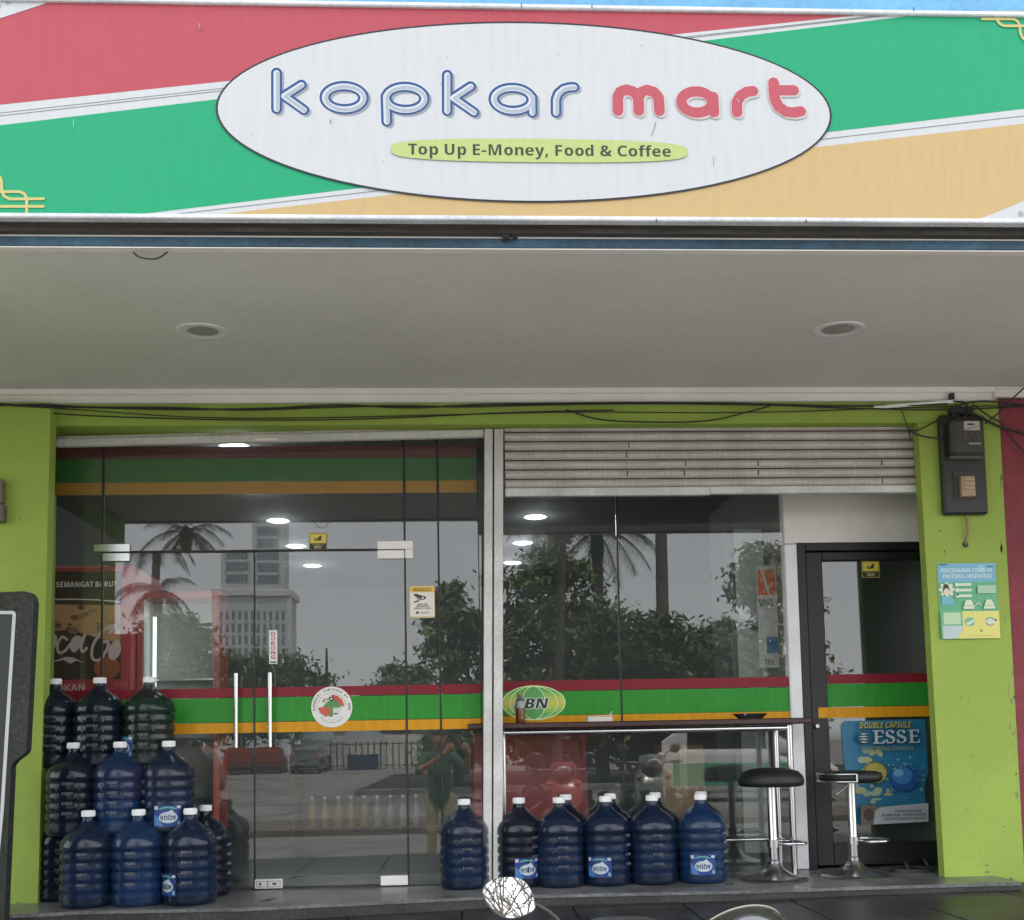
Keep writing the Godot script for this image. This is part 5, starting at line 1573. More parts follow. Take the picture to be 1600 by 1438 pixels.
	# health notice on the green pillar
	paper("health_poster", "blue, green and yellow health protocol poster on the right green pillar", "poster", Vector2(2.865, 1.406), Vector2(3.224, 1.863), 0.2225, func(f: MB, s: Vector2) -> void:
		var h := s * 0.5
		f.rect(-h, h, S(92, 170, 128))
		f.rect(Vector2(-h.x, h.y * 0.5), Vector2(h.x, h.y), S(112, 172, 196))
		f.disc(Vector2(h.x * 0.5, h.y * 0.86), h.x * 0.14, h.y * 0.1, S(140, 190, 206), 16)
		f.words("PENCEGAHAN COVID-19", Vector2(-h.x * 0.88, h.y * 0.76), Vector2(h.x * 0.86, h.y * 0.87), S(206, 222, 226))
		f.words("PROTOKOL KESEHATAN", Vector2(-h.x * 0.82, h.y * 0.60), Vector2(h.x * 0.84, h.y * 0.71), S(206, 222, 226))
		f.rect(Vector2(-h.x * 0.95, h.y * 0.95), Vector2(-h.x * 0.65, h.y * 0.985), S(60, 90, 110))
		f.rect(Vector2(h.x * 0.72, h.y * 0.89), Vector2(h.x * 0.92, h.y * 0.92), S(70, 100, 120))
		for k in 8:
			var a := k * PI / 4
			f.disc(Vector2(-h.x * 0.72 + cos(a) * h.x * 0.22, h.y * 0.3 + sin(a) * h.y * 0.16), h.x * 0.06, h.y * 0.05, S(206, 224, 196), 10)
		f.disc(Vector2(-h.x * 0.72, h.y * 0.3), h.x * 0.2, h.y * 0.15, S(206, 222, 196), 20)
		f.poly(P2([Vector2(-h.x * 0.94, -h.y * 0.1), Vector2(-h.x * 0.46, -h.y * 0.1), Vector2(-h.x * 0.56, h.y * 0.12), Vector2(-h.x * 0.9, h.y * 0.12)]), S(104, 176, 190))
		f.disc(Vector2(-h.x * 0.74, h.y * 0.24), h.x * 0.1, h.y * 0.1, S(222, 206, 190), 18)
		f.poly(P2([Vector2(-h.x * 0.87, h.y * 0.2), Vector2(-h.x * 0.84, h.y * 0.4), Vector2(-h.x * 0.74, h.y * 0.47), Vector2(-h.x * 0.66, h.y * 0.4), Vector2(-h.x * 0.62, h.y * 0.24), Vector2(-h.x * 0.7, h.y * 0.34), Vector2(-h.x * 0.8, h.y * 0.32)]), S(34, 44, 44))
		for k in 3:
			var y := h.y * (0.43 - k * 0.15)
			f.rect(Vector2(-h.x * 0.34, y - h.y * 0.035), Vector2(h.x * 0.12, y + h.y * 0.035), S(208, 222, 198))
			f.disc(Vector2(-h.x * 0.38, y), h.x * 0.07, h.y * 0.05, S(208, 222, 198), 14)
		f.disc(Vector2(-h.x * 0.38, h.y * 0.16), h.x * 0.05, h.y * 0.025, S(44, 60, 54), 10)
		f.rect(Vector2(h.x * 0.32, h.y * 0.19), Vector2(h.x * 0.95, h.y * 0.4), S(166, 200, 170))
		for x in [-0.18, 0.52]:
			f.rect(Vector2(h.x * (x - 0.02), -h.y * 0.22), Vector2(h.x * (x + 0.36), -h.y * 0.14), S(208, 222, 190))
			f.poly(P2([Vector2(h.x * x, -h.y * 0.13), Vector2(h.x * (x + 0.34), -h.y * 0.13), Vector2(h.x * (x + 0.26), h.y * 0.02), Vector2(h.x * (x + 0.08), h.y * 0.02)]), S(208, 222, 190))
		f.stroke(P2([Vector2(h.x * 0.2, -h.y * 0.14), Vector2(h.x * 0.3, -h.y * 0.06), Vector2(h.x * 0.42, -h.y * 0.12)]), 0.006, S(190, 214, 180))
		f.rect(Vector2(-h.x, -h.y), Vector2(-h.x * 0.26, -h.y * 0.28), S(110, 176, 132))
		f.rect(Vector2(-h.x * 0.9, -h.y * 0.62), Vector2(-h.x * 0.32, -h.y * 0.31), S(180, 208, 168))
		f.rect(Vector2(-h.x * 0.94, -h.y), Vector2(-h.x * 0.26, -h.y * 0.66), S(180, 196, 198))
		f.rect(Vector2(-h.x * 0.26, -h.y), Vector2(h.x, -h.y * 0.28), S(216, 210, 116))
		f.poly(P2([Vector2(-h.x * 0.5, -h.y), Vector2(-h.x * 0.2, -h.y * 0.72), Vector2(-h.x * 0.2, -h.y)]), S(214, 208, 112))
		f.disc(Vector2(-h.x * 0.02, -h.y * 0.56), h.x * 0.18, h.y * 0.12, S(120, 172, 150), 24)
		f.poly(P2([Vector2(-h.x * 0.16, -h.y * 0.6), Vector2(h.x * 0.12, -h.y * 0.5), Vector2(h.x * 0.14, -h.y * 0.56), Vector2(-h.x * 0.1, -h.y * 0.66)]), S(204, 216, 180))
		f.disc(Vector2(h.x * 0.68, -h.y * 0.56), h.x * 0.17, h.y * 0.12, S(206, 214, 190), 24)
		f.ring(Vector2(h.x * 0.68, -h.y * 0.56), h.x * 0.14, h.y * 0.1, 0.006, S(96, 130, 116), 30, 0.4, PI * 0.9)
		f.ring(Vector2(h.x * 0.68, -h.y * 0.56), h.x * 0.14, h.y * 0.1, 0.006, S(96, 130, 116), 30, PI * 1.1, TAU - 0.6)
		f.disc(Vector2(h.x * 0.86, -h.y * 0.52), h.x * 0.035, h.y * 0.03, S(70, 90, 70), 10)
		f.disc(Vector2(h.x * 0.36, -h.y * 0.8), h.x * 0.05, h.y * 0.035, S(150, 150, 80), 12)
		f.rect(Vector2(-h.x * 0.1, -h.y * 0.94), Vector2(h.x * 0.8, -h.y * 0.92), S(190, 186, 110)))
	# blue poster on the side door, print darkened to carry the shade there
	paper("blue_poster", "blue ESSE poster with two splashing balls on the side door", "poster", Vector2(2.435, 0.269), Vector2(2.992, 0.939), -0.3092, func(f: MB, s: Vector2) -> void:
		var h := s * 0.5
		var blue := S(44, 134, 178, 0.6)
		f.poly(P2([Vector2(-h.x, h.y * 0.92), Vector2(-h.x * 0.9, h.y * 0.99), Vector2(h.x * 0.99, h.y), Vector2(h.x, -h.y * 0.02), Vector2(h.x * 0.9, -h.y * 0.3), Vector2(h.x * 0.9, -h.y * 0.96), Vector2(-h.x * 0.66, -h.y), Vector2(-h.x * 0.9, -h.y * 0.96)]), blue)
		var rr := RandomNumberGenerator.new()
		rr.seed = 5
		for k in 34:   # spray round the yellow ball
			var a := rr.randf() * TAU
			var d := rr.randf_range(0.05, 0.5)
			var p := Vector2(-h.x * 0.26, -h.y * 0.1) + Vector2(cos(a) * d * h.x * 1.1, sin(a) * d * h.y * 1.1)
			if p.x < -h.x * 0.92 or p.y < -h.y * 0.6:
				continue
			f.disc(p, h.x * rr.randf_range(0.03, 0.14), h.y * rr.randf_range(0.02, 0.08), S(206, 206, 140, 0.6).lerp(S(150, 200, 200, 0.6), rr.randf()), 12)
		for k in 60:
			var a := rr.randf() * TAU
			var d := rr.randf_range(0.3, 0.72)
			var p := Vector2(h.x * 0.42, -h.y * 0.12) + Vector2(cos(a) * d * h.x * 0.72, sin(a) * d * h.y * 0.62)
			if p.x > h.x * 0.94 or (p.x > h.x * 0.84 and p.y < -h.y * 0.25):
				continue
			f.disc(p, h.x * rr.randf_range(0.01, 0.045), h.y * rr.randf_range(0.008, 0.03), S(30, 92, 150, 0.6).lerp(S(170, 214, 226, 0.6), rr.randf()), 8)
		f.disc(Vector2(-h.x * 0.3, h.y * 0.0), h.x * 0.27, h.y * 0.2, S(196, 186, 90, 0.6), 32)
		f.ring(Vector2(-h.x * 0.3, h.y * 0.0), h.x * 0.26, h.y * 0.19, 0.006, S(120, 110, 60, 0.6), 32, 0.2, PI)
		f.disc(Vector2(h.x * 0.38, -h.y * 0.13), h.x * 0.32, h.y * 0.235, S(34, 96, 172, 0.6), 36)
		f.disc(Vector2(h.x * 0.33, -h.y * 0.07), h.x * 0.24, h.y * 0.16, S(66, 140, 204, 0.6), 32)
		f.disc(Vector2(h.x * 0.24, -h.y * 0.02), h.x * 0.12, h.y * 0.07, S(128, 190, 226, 0.6), 24)
		f.words("DOUBLE CAPSULE", Vector2(-h.x * 0.62, h.y * 0.83), Vector2(h.x * 0.58, h.y * 0.95), S(34, 50, 50, 0.6), true, 0.25)
		f.words("DOUBLE CAPSULE", Vector2(-h.x * 0.63, h.y * 0.84), Vector2(h.x * 0.57, h.y * 0.96), S(206, 196, 104, 0.6), true, 0.25)
		f.words("ESSE", Vector2(-h.x * 0.30, h.y * 0.53), Vector2(h.x * 0.80, h.y * 0.79), S(26, 56, 84, 0.6), true, 0.0, "Droid Serif")
		f.words("ESSE", Vector2(-h.x * 0.32, h.y * 0.545), Vector2(h.x * 0.78, h.y * 0.80), S(206, 218, 224, 0.6), true, 0.0, "Droid Serif")
		f.disc(Vector2(-h.x * 0.54, h.y * 0.66), h.x * 0.15, h.y * 0.115, S(26, 70, 104, 0.6), 24)
		for k in 4:
			var y := h.y * (0.74 - k * 0.052)
			f.poly(P2([Vector2(-h.x * (0.68 - 0.03 * absf(k - 1.5)), y), Vector2(-h.x * 0.54, y + h.y * 0.012), Vector2(-h.x * (0.40 + 0.02 * absf(k - 1.5)), y), Vector2(-h.x * 0.54, y - h.y * 0.02)]), S(214, 224, 228, 0.6))
		f.words("SHOOTING DOUBLE", Vector2(-h.x * 0.60, h.y * 0.41), Vector2(h.x * 0.62, h.y * 0.49), S(150, 150, 96, 0.6), true)
		f.poly(P2([Vector2(-h.x * 0.68, -h.y * 0.62), Vector2(-h.x * 0.28, -h.y * 0.62), Vector2(-h.x * 0.3, -h.y * 0.985), Vector2(-h.x * 0.7, -h.y * 0.985)]), S(120, 104, 96, 0.6))
		f.disc(Vector2(-h.x * 0.5, -h.y * 0.8), h.x * 0.12, h.y * 0.12, S(78, 62, 56, 0.6), 20)
		f.poly(P2([Vector2(-h.x * 0.24, -h.y * 0.66), Vector2(h.x * 0.9, -h.y * 0.6), Vector2(h.x * 0.88, -h.y * 0.955), Vector2(-h.x * 0.4, -h.y * 0.985), Vector2(-h.x * 0.36, -h.y * 0.74)]), S(196, 200, 204, 0.6))
		f.words("PERINGATAN", Vector2(h.x * 0.12, -h.y * 0.77), Vector2(h.x * 0.72, -h.y * 0.72), S(70, 72, 80, 0.6))
		f.words("KARENA MEROKOK", Vector2(-h.x * 0.2, -h.y * 0.84), Vector2(h.x * 0.84, -h.y * 0.79), S(70, 72, 80, 0.6))
		f.words("LAYANAN BERHENTI MEROKOK", Vector2(-h.x * 0.16, -h.y * 0.91), Vector2(h.x * 0.84, -h.y * 0.86), S(70, 72, 80, 0.6)))


# ---------------------------------------------------------------- inside the shop
func interior() -> void:
	# lit downlights
	var led := mat(Color.WHITE, 0.5)
	led.emission_enabled = true
	led.emission = Color(0.93, 0.97, 1.0)
	led.emission_energy_multiplier = 4.0
	var spots := [Vector3(-1.42, 2.75, -0.26), Vector3(-1.52, 2.75, -1.35), Vector3(-1.53, 2.75, -2.42), Vector3(-1.56, 2.75, -3.53), Vector3(-1.56, 2.75, -4.6), Vector3(0.63, 2.75, -1.25), Vector3(0.64, 2.75, -2.36), Vector3(0.60, 2.75, -3.48), Vector3(0.55, 2.75, -4.55)]
	for i in spots.size():
		var where := "over the left bay" if spots[i].x < 0 else "over the right bay"
		var nth: String = ["nearest the glass", "second from the glass", "third from the glass", "fourth from the glass", "deepest in the shop"][i if i < 5 else i - 5]
		var d := thing("ceiling_lamp", "round lit ceiling lamp %s, %s" % [where, nth], "ceiling lamp", spots[i], 0, "lit ceiling lamps in the shop")
		obj("lamp_rim", mb().lathe(P2([Vector2(0.085, -0.004), Vector2(0.1, -0.006), Vector2(0.105, -0.001)]), 28), mats.white_plastic, d)
		obj("lamp_glow", mb().lathe(P2([Vector2(0, -0.012), Vector2(0.075, -0.010), Vector2(0.085, -0.003), Vector2(0.085, -0.002), Vector2(0, -0.0015)]), 28), led, d)
		var l := OmniLight3D.new()
		l.name = "lamp_light"
		l.light_color = Color(0.95, 0.98, 1.0)
		l.light_energy = 0.035
		l.light_size = 0.08
		l.omni_range = 9.0
		l.omni_attenuation = 2.0
		l.shadow_enabled = true
		l.position = Vector3(0, -0.1, 0)
		d.add_child(l, true)
	# soft drink cooler at the left
	var red := mat(lin(0.40, 0.03, 0.045), 0.35)
	var c := thing("drink_cooler", "tall red soft drink cooler with a printed door at the far left", "cooler", Vector3(-2.2, 0, -0.95))
	var x0 := -3.0
	var x1: float = -2.163
	var yt: float = 2.065
	var o := c.position
	obj("cabinet", mb(-o).slab(Vector3(x0, 0.0, -1.3), Vector3(x1, yt, -0.655), 0.02), red, c)
	var door := obj("door", mb(-o).slab(Vector3(x0, 0.06, -0.65), Vector3(x1, yt - 0.005, -0.62), 0.012), red, c)
	var pr: float = -2.236
	var f := mb(-o + Vector3(0, 0, -0.6185))
	var py: float = 1.304
	var pt: float = 2.018
	f.rect(Vector2(x0, py), Vector2(pr, pt), S(44, 22, 20, 1.6))
	f.poly(P2([Vector2(-2.768, 1.805), Vector2(-2.521, 1.797), Vector2(-2.24, 1.79), Vector2(-2.238, 1.536), Vector2(-2.395, 1.58), Vector2(-2.56, 1.633), Vector2(-2.765, 1.619)]), S(158, 118, 82, 1.5))
	var rr := RandomNumberGenerator.new()
	rr.seed = 3
	for k in 26:
		var p := Vector2(-2.684, 1.673) + Vector2(rr.randf_range(0.0, 0.44), rr.randf_range(-0.06, 0.11))
		f.disc(p, rr.randf_range(0.01, 0.04), rr.randf_range(0.008, 0.025), S(172, 134, 94, 1.5).lerp(S(80, 38, 28, 1.3), rr.randf()), 12)
	f.disc(Vector2(-2.319, 1.377), 0.085, 0.075, S(128, 66, 38, 1.4), 24)
	f.stroke(P2([Vector2(-2.769, 1.83), Vector2(-2.563, 1.832), Vector2(-2.397, 1.826), Vector2(-2.24, 1.811)]), 0.008, S(170, 164, 156, 2.0))
	f.words("BUTUH SEMANGAT BARU?", Vector2(-2.811, 1.911), Vector2(-2.262, 1.947), S(178, 172, 166, 2.0))
	# the flowing script, pen strokes as on the print
	var ink := S(150, 132, 130, 2.0)
	var pen := func(pts: Array, w: float) -> void:
		var q := PackedVector2Array()
		for v in curve(pts, 5):
			q.append(Vector2(v.x, v.y))
		f.stroke(q, w, ink, false)
	pen.call([Vector3(-2.69, 1.483, -0.615), Vector3(-2.715, 1.547, -0.615), Vector3(-2.683, 1.601, -0.615), Vector3(-2.65, 1.584, -0.615), Vector3(-2.657, 1.525, -0.615), Vector3(-2.69, 1.492, -0.615)], 0.017)
	pen.call([Vector3(-2.576, 1.566, -0.615), Vector3(-2.609, 1.583, -0.615), Vector3(-2.637, 1.533, -0.615), Vector3(-2.628, 1.482, -0.615), Vector3(-2.591, 1.49, -0.615), Vector3(-2.551, 1.54, -0.615)], 0.017)
	pen.call([Vector3(-2.485, 1.573, -0.615), Vector3(-2.523, 1.582, -0.615), Vector3(-2.551, 1.532, -0.615), Vector3(-2.534, 1.489, -0.615), Vector3(-2.497, 1.523, -0.615), Vector3(-2.461, 1.598, -0.615), Vector3(-2.485, 1.522, -0.615), Vector3(-2.476, 1.484, -0.615), Vector3(-2.448, 1.509, -0.615)], 0.016)
	pen.call([Vector3(-2.304, 1.604, -0.615), Vector3(-2.28, 1.629, -0.615), Vector3(-2.263, 1.654, -0.615), Vector3(-2.284, 1.655, -0.615), Vector3(-2.304, 1.613, -0.615)], 0.012)
	pen.call([Vector3(-2.288, 1.655, -0.615), Vector3(-2.354, 1.613, -0.615), Vector3(-2.407, 1.53, -0.615), Vector3(-2.414, 1.446, -0.615), Vector3(-2.369, 1.428, -0.615), Vector3(-2.32, 1.495, -0.615), Vector3(-2.312, 1.545, -0.615), Vector3(-2.345, 1.546, -0.615)], 0.019)
	pen.call([Vector3(-2.254, 1.549, -0.615), Vector3(-2.287, 1.524, -0.615), Vector3(-2.303, 1.465, -0.615), Vector3(-2.282, 1.435, -0.615), Vector3(-2.249, 1.46, -0.615), Vector3(-2.237, 1.51, -0.615), Vector3(-2.254, 1.549, -0.615)], 0.017)
	f.disc(Vector2(-2.407, 1.593), 0.011, 0.008, ink, 12)
	f.lay += f.step
	f.poly(P2([Vector2(-2.689, 1.416), Vector2(-2.583, 1.452), Vector2(-2.533, 1.447), Vector2(-2.459, 1.408), Vector2(-2.513, 1.426), Vector2(-2.553, 1.406), Vector2(-2.595, 1.431)]), ink)
	f.words("MINUMAN DINGIN", Vector2(-2.697, 2.039), Vector2(-2.317, 2.054), S(150, 100, 100, 2.0))
	f.words("ESOKAN", Vector2(-2.711, 1.23), Vector2(-2.457, 1.271), S(160, 130, 130, 2.0))
	obj("door_print", f, mats.print, door)
	# second cooler with a lit glass door
	var c2 := thing("display_cooler", "smaller red framed display cooler with a lit glass door", "cooler", Vector3(-2.0, 0, -1.05))
	o = c2.position
	var z := -0.7
	var a0: float = -2.161
	var a1: float = -1.614
	var b1: float = 1.892
	var red2 := mat(lin(0.34, 0.05, 0.05), 0.35)
	obj("cabinet", mb(-o).slab(Vector3(a0, 0.0, -0.96), Vector3(a1, b1, -0.945)), red2, c2)
	obj("liner", mb(-o).slab(Vector3(a0 + 0.042, 0.23, -0.944), Vector3(a1 - 0.042, b1 - 0.052, -0.93)), mat(lin(0.34, 0.36, 0.34), 0.5), c2)
	for x in [a0 + 0.0445, a1 - 0.0445]:
		obj("liner", mb(-o).slab(Vector3(x - 0.003, 0.23, -0.925), Vector3(x + 0.003, b1 - 0.052, z - 0.02)), mats.white_plastic, c2)
	for e in [[Vector3(a0, 0, -0.944), Vector3(a0 + 0.04, b1, z)], [Vector3(a1 - 0.04, 0, -0.944), Vector3(a1, b1, z)], [Vector3(a0 + 0.041, b1 - 0.05, -0.944), Vector3(a1 - 0.041, b1, z)], [Vector3(a0 + 0.041, 0, -0.944), Vector3(a1 - 0.041, 0.22, z)]]:
		obj("frame", mb(-o).slab(e[0], e[1], 0.004), red2, c2)
	var tubem := mat(Color.WHITE, 0.4)
	tubem.emission_enabled = true
	tubem.emission = Color(0.9, 1.0, 0.97)
	tubem.emission_energy_multiplier = 0.8
	obj("lamp_tube", mb(-o).rod(Vector3(a0 + 0.09, 1.22, z - 0.10), Vector3(a0 + 0.09, b1 - 0.16, z - 0.10), 0.012, 10), tubem, c2)
	var cl := OmniLight3D.new()
	cl.name = "tube_light"
	cl.light_color = Color(0.9, 1.0, 0.97)
	cl.light_energy = 0.02
	cl.light_size = 0.012
	cl.omni_range = 4.0
	cl.omni_attenuation = 2.0
	cl.shadow_enabled = true
	cl.position = Vector3(a0 + 0.09, 1.62, z - 0.10) - o
	c2.add_child(cl, true)
	for k in 3:
		obj("shelf", mb(-o).slab(Vector3(a0 + 0.042, 0.5 + k * 0.4, -0.92), Vector3(a1 - 0.042, 0.512 + k * 0.4, z - 0.12)), mats.steel, c2)
	# low rack of drinks deeper in the shop
	var rk := thing("drink_rack", "low rack behind the right door leaf with drinks in view", "rack", Vector3(-0.75, 0, -1.9))
	for e in [[-0.55, 0.0], [0.55, 0.0]]:
		obj("upright", mb().slab(Vector3(e[0] - 0.02, 0, -0.2), Vector3(e[0] + 0.02, 1.0, 0.2), 0.004), mats.sign_back, rk)
	for y in [0.22, 0.62, 0.98]:
		obj("shelf", mb().slab(Vector3(-0.529, y - 0.02, -0.2), Vector3(0.529, y, 0.2), 0.004), mats.sign_back, rk)
	var bt := Node3D.new()
	obj("body", mb().lathe(P2([Vector2(0, 0), Vector2(0.03, 0), Vector2(0.034, 0.01), Vector2(0.034, 0.14), Vector2(0.014, 0.2), Vector2(0.013, 0.215)]), 16), mat(lin(0.26, 0.18, 0.04), 0.2), bt)
	obj("cap", mb().lathe(P2([Vector2(0.015, 0.215), Vector2(0.015, 0.235), Vector2(0, 0.236)]), 12), mats.white_plastic, bt)
	for k in 9:
		var d: Node3D = bt.duplicate()
		d.name = numbered("juice_bottle", self)
		add_child(d, true)
		d.position = rk.position + Vector3(-0.42 + k * 0.1, 0.22, 0.08 + (k % 2) * 0.03)
		if k > 4:
			d.get_child(0).material_override = mat(lin(0.22, 0.23, 0.23), 0.12)
		tag(d, "%s drink bottle from the left on the low rack behind the door, %s" % [["first", "second", "third", "fourth", "fifth", "sixth", "seventh", "eighth", "ninth"][k], "yellow" if k < 5 else "clear"], "bottle", "drinks on the low rack")
	bt.free()
	# red column
	var col := thing("red_post", "slim red post of a stand behind the left door leaf", "post", Vector3(-1.563, 0, -0.4))
	obj("upright", mb().slab(Vector3(-0.018, 0.02, -0.018), Vector3(0.018, 1.05, 0.018), 0.004), mat(lin(0.45, 0.10, 0.08), 0.5), col)
	obj("foot", mb().lathe(P2([Vector2(0, 0), Vector2(0.15, 0), Vector2(0.15, 0.018), Vector2(0.02, 0.02)]), 24), mats.dark_plastic, col)
	# red counter and brown carton behind the bar window
	var rc := thing("red_cabinet", "dark red cabinet standing behind the window under the counter", "cabinet", Vector3(0.6, 0, -0.95))
	o = rc.position
	obj("body", mb(-o).slab(Vector3(0.06, 0.0, -1.35), Vector3(0.838, 0.9, -0.702), 0.01), mat(lin(0.20, 0.022, 0.024), 0.4), rc)
	obj("panel", mb(-o).slab(Vector3(0.11, 0.08, -0.7), Vector3(0.838 - 0.05, 0.85, -0.694), 0.003), mat(lin(0.25, 0.03, 0.03), 0.4), rc)
	var bx := thing("carton", "brown cardboard carton standing behind the window", "box", Vector3((1.337 + (1.638)) * 0.5, 0, -0.85))
	obj("sides", mb().box(Vector3(0, 0.40, 0), Vector3(0.29, 0.80, 0.28), 0.004), mat(lin(0.20, 0.135, 0.075), 0.85), bx)
	obj("tape", mb().box(Vector3(0, 0.62, 0.1412), Vector3(0.05, 0.34, 0.001)), mat(lin(0.28, 0.20, 0.12), 0.3), bx)
	# pale upright board with a hanging banner near the side door
	var pb := thing("pale_screen", "pale grey upright screen with dark rails behind the right window pane", "screen", Vector3(1.98, 0, -0.62))
	var xs: float = 1.911
	obj("panel", mb(-pb.position).slab(Vector3(xs, 0.05, -0.84), Vector3(2.12, 2.3, -0.8), 0.006), mat(lin(0.36, 0.40, 0.38), 0.4), pb)
	obj("edge_post", mb(-pb.position).slab(Vector3(xs - 0.045, 0.0, -0.85), Vector3(xs - 0.001, 2.31, -0.79), 0.006), mat(lin(0.05, 0.06, 0.055), 0.5), pb)
	for y in [1.60, 1.14]:
		obj("rail", mb(Vector3(xs + 0.12, y, -0.79) - pb.position, Basis(Vector3.BACK, -0.5)).box(Vector3.ZERO, Vector3(0.34, 0.035, 0.016), 0.003), mat(lin(0.06, 0.065, 0.06), 0.5), pb)
	paper("banner_strip", "narrow white hanging banner with orange and blue print beside the white door post", "banner", Vector2(1.988, 1.305), Vector2(2.123, 1.995), -0.55, func(f2: MB, s: Vector2) -> void:
		var h := s * 0.5
		f2.rect(-h, h, S(214, 214, 212, 0.55))
		f2.rect(Vector2(-h.x * 0.9, h.y * 0.42), Vector2(h.x * 0.9, h.y * 0.92), S(226, 96, 52, 0.55))
		f2.poly(P2([Vector2(-h.x * 0.3, h.y * 0.92), Vector2(h.x * 0.4, h.y * 0.42), Vector2(h.x * 0.1, h.y * 0.42), Vector2(-h.x * 0.6, h.y * 0.92)]), S(218, 216, 212, 0.55))
		f2.words("BNI", Vector2(-h.x * 0.7, h.y * 0.2), Vector2(h.x * 0.7, h.y * 0.34), S(70, 76, 80, 0.55), true, -0.3)
		f2.rect(Vector2(-h.x * 0.2, -h.y * 0.72), Vector2(h.x * 0.98, -h.y * 0.4), S(44, 120, 170, 0.55))
		f2.words("TEL", Vector2(-h.x * 0.5, -h.y * 0.94), Vector2(h.x * 0.5, -h.y * 0.84), S(90, 96, 100, 0.55)))


# ---------------------------------------------------------------- between the shop and the camera
func scooter(called: String, label: String, at: Vector3, turn: float, paint: Material, mirrors := 2) -> Node3D:
	var r := thing(called, label, "motor scooter", at, turn, "scooters parked in front of the shop")
	var blk: Material = mats.dark_plastic
	for z in [-0.63, 0.60]:
		var w := obj("wheel", mb().torus(Vector3(0, 0.275, z), Vector3.RIGHT, 0.225, 0.05, 30, 10), mat(lin(0.02, 0.02, 0.02), 0.8), r)
		var rim := mb().torus(Vector3(0, 0.275, z), Vector3.RIGHT, 0.175, 0.015, 26, 8)
		for k in 5:
			var a := TAU * k / 5
			rim.rod(Vector3(0, 0.275, z), Vector3(0, 0.275 + sin(a) * 0.175, z + cos(a) * 0.175), 0.016, 6)
		rim.rod(Vector3(-0.07, 0.275, z), Vector3(0.07, 0.275, z), 0.035, 12)
		obj("rim", rim, mats.steel, w)
	# forks and front fender
	for s in [-1, 1]:
		obj("fork", mb().rod(Vector3(0.075 * s, 0.275, -0.63), Vector3(0.06 * s, 0.68, -0.50), 0.02, 10), mats.steel, r)
	var fen := []
	for i in 9:
		var a := lerpf(0.35, 2.7, i / 8.0)
		var ring := PackedVector3Array()
		for k in 9:
			var b := lerpf(-1.2, 1.2, k / 8.0)
			ring.append(Vector3(sin(b) * 0.075, 0.275 + sin(a) * (0.285 + 0.03 * cos(b)), -0.63 - cos(a) * (0.285 + 0.03 * cos(b))))
		fen.append(ring)
	obj("front_fender", mb().loft(fen, false, false), paint, r)
	# leg shield and nose
	obj("leg_shield", mb().loft([RR(0, 0.42, 0.10, 0.05, -0.52), RR(0, 0.52, 0.19, 0.20, -0.47), RR(0, 0.62, 0.22, 0.28, -0.38), RR(0, 0.60, 0.20, 0.30, -0.30), RR(0, 0.56, 0.12, 0.26, -0.26)]), paint, r)
	obj("spine", mb().loft([RR(0, 0.42, 0.08, 0.09, -0.30), RR(0, 0.36, 0.11, 0.07, -0.12), RR(0, 0.38, 0.12, 0.09, 0.05), RR(0, 0.5, 0.13, 0.14, 0.2)]), blk, r)
	obj("body", mb().loft([RR(0, 0.52, 0.11, 0.13, 0.05), RR(0, 0.58, 0.155, 0.14, 0.25), RR(0, 0.64, 0.15, 0.12, 0.55), RR(0, 0.70, 0.10, 0.07, 0.82), RR(0, 0.72, 0.05, 0.03, 0.93)]), paint, r)
	obj("seat", mb().loft([RR(0, 0.74, 0.06, 0.03, -0.02), RR(0, 0.755, 0.125, 0.05, 0.12), RR(0, 0.76, 0.14, 0.05, 0.35), RR(0, 0.80, 0.12, 0.05, 0.62), RR(0, 0.82, 0.06, 0.03, 0.78)]), mats.black_leather, r)
	obj("tail_light", mb().ball(Vector3(0, 0.70, 0.92), Vector3(0.07, 0.035, 0.03), 14, 8), mat(lin(0.4, 0.01, 0.01), 0.2), r)
	obj("grab_rail", mb().tube(curve([Vector3(-0.12, 0.78, 0.55), Vector3(-0.11, 0.84, 0.82), Vector3(0.11, 0.84, 0.82), Vector3(0.12, 0.78, 0.55)]), 0.012, 8), mats.steel, r)
	obj("rear_fender", mb().loft([RR(0, 0.58, 0.06, 0.02, 0.75), RR(0, 0.44, 0.08, 0.02, 0.93), RR(0, 0.36, 0.08, 0.015, 0.96)]), blk, r)
	obj("number_plate", mb().box(Vector3(0, 0.5, 0.945), Vector3(0.2, 0.1, 0.006), 0.002), mat(lin(0.03, 0.03, 0.03), 0.5), r)
	obj("engine", mb().box(Vector3(0, 0.30, 0.30), Vector3(0.2, 0.18, 0.36), 0.04), mats.steel, r)
	obj("exhaust", mb().tube(curve([Vector3(0.1, 0.22, 0.0), Vector3(0.13, 0.2, 0.3), Vector3(0.15, 0.28, 0.6), Vector3(0.15, 0.32, 0.9)]), 0.03, 12, 0.05), mats.steel, r)
	# handlebar with its cowl, lamp, grips, levers
	obj("handlebar", mb().tube(curve([Vector3(-0.34, 0.98, -0.26), Vector3(-0.18, 0.97, -0.33), Vector3(0, 0.93, -0.37), Vector3(0.18, 0.97, -0.33), Vector3(0.34, 0.98, -0.26)]), 0.012, 8), mats.steel, r)
	var cowl := obj("cowl", mb().loft([RR(0, 0.95, 0.05, 0.05, -0.50), RR(0, 0.96, 0.12, 0.09, -0.44), RR(0, 0.97, 0.15, 0.085, -0.36), RR(0, 0.96, 0.13, 0.06, -0.28)]), paint, r)
	obj("headlight", mb().ball(Vector3(0, 0.945, -0.475), Vector3(0.085, 0.06, 0.045), 18, 10), mat(lin(0.75, 0.75, 0.72), 0.06, 0.7), cowl)
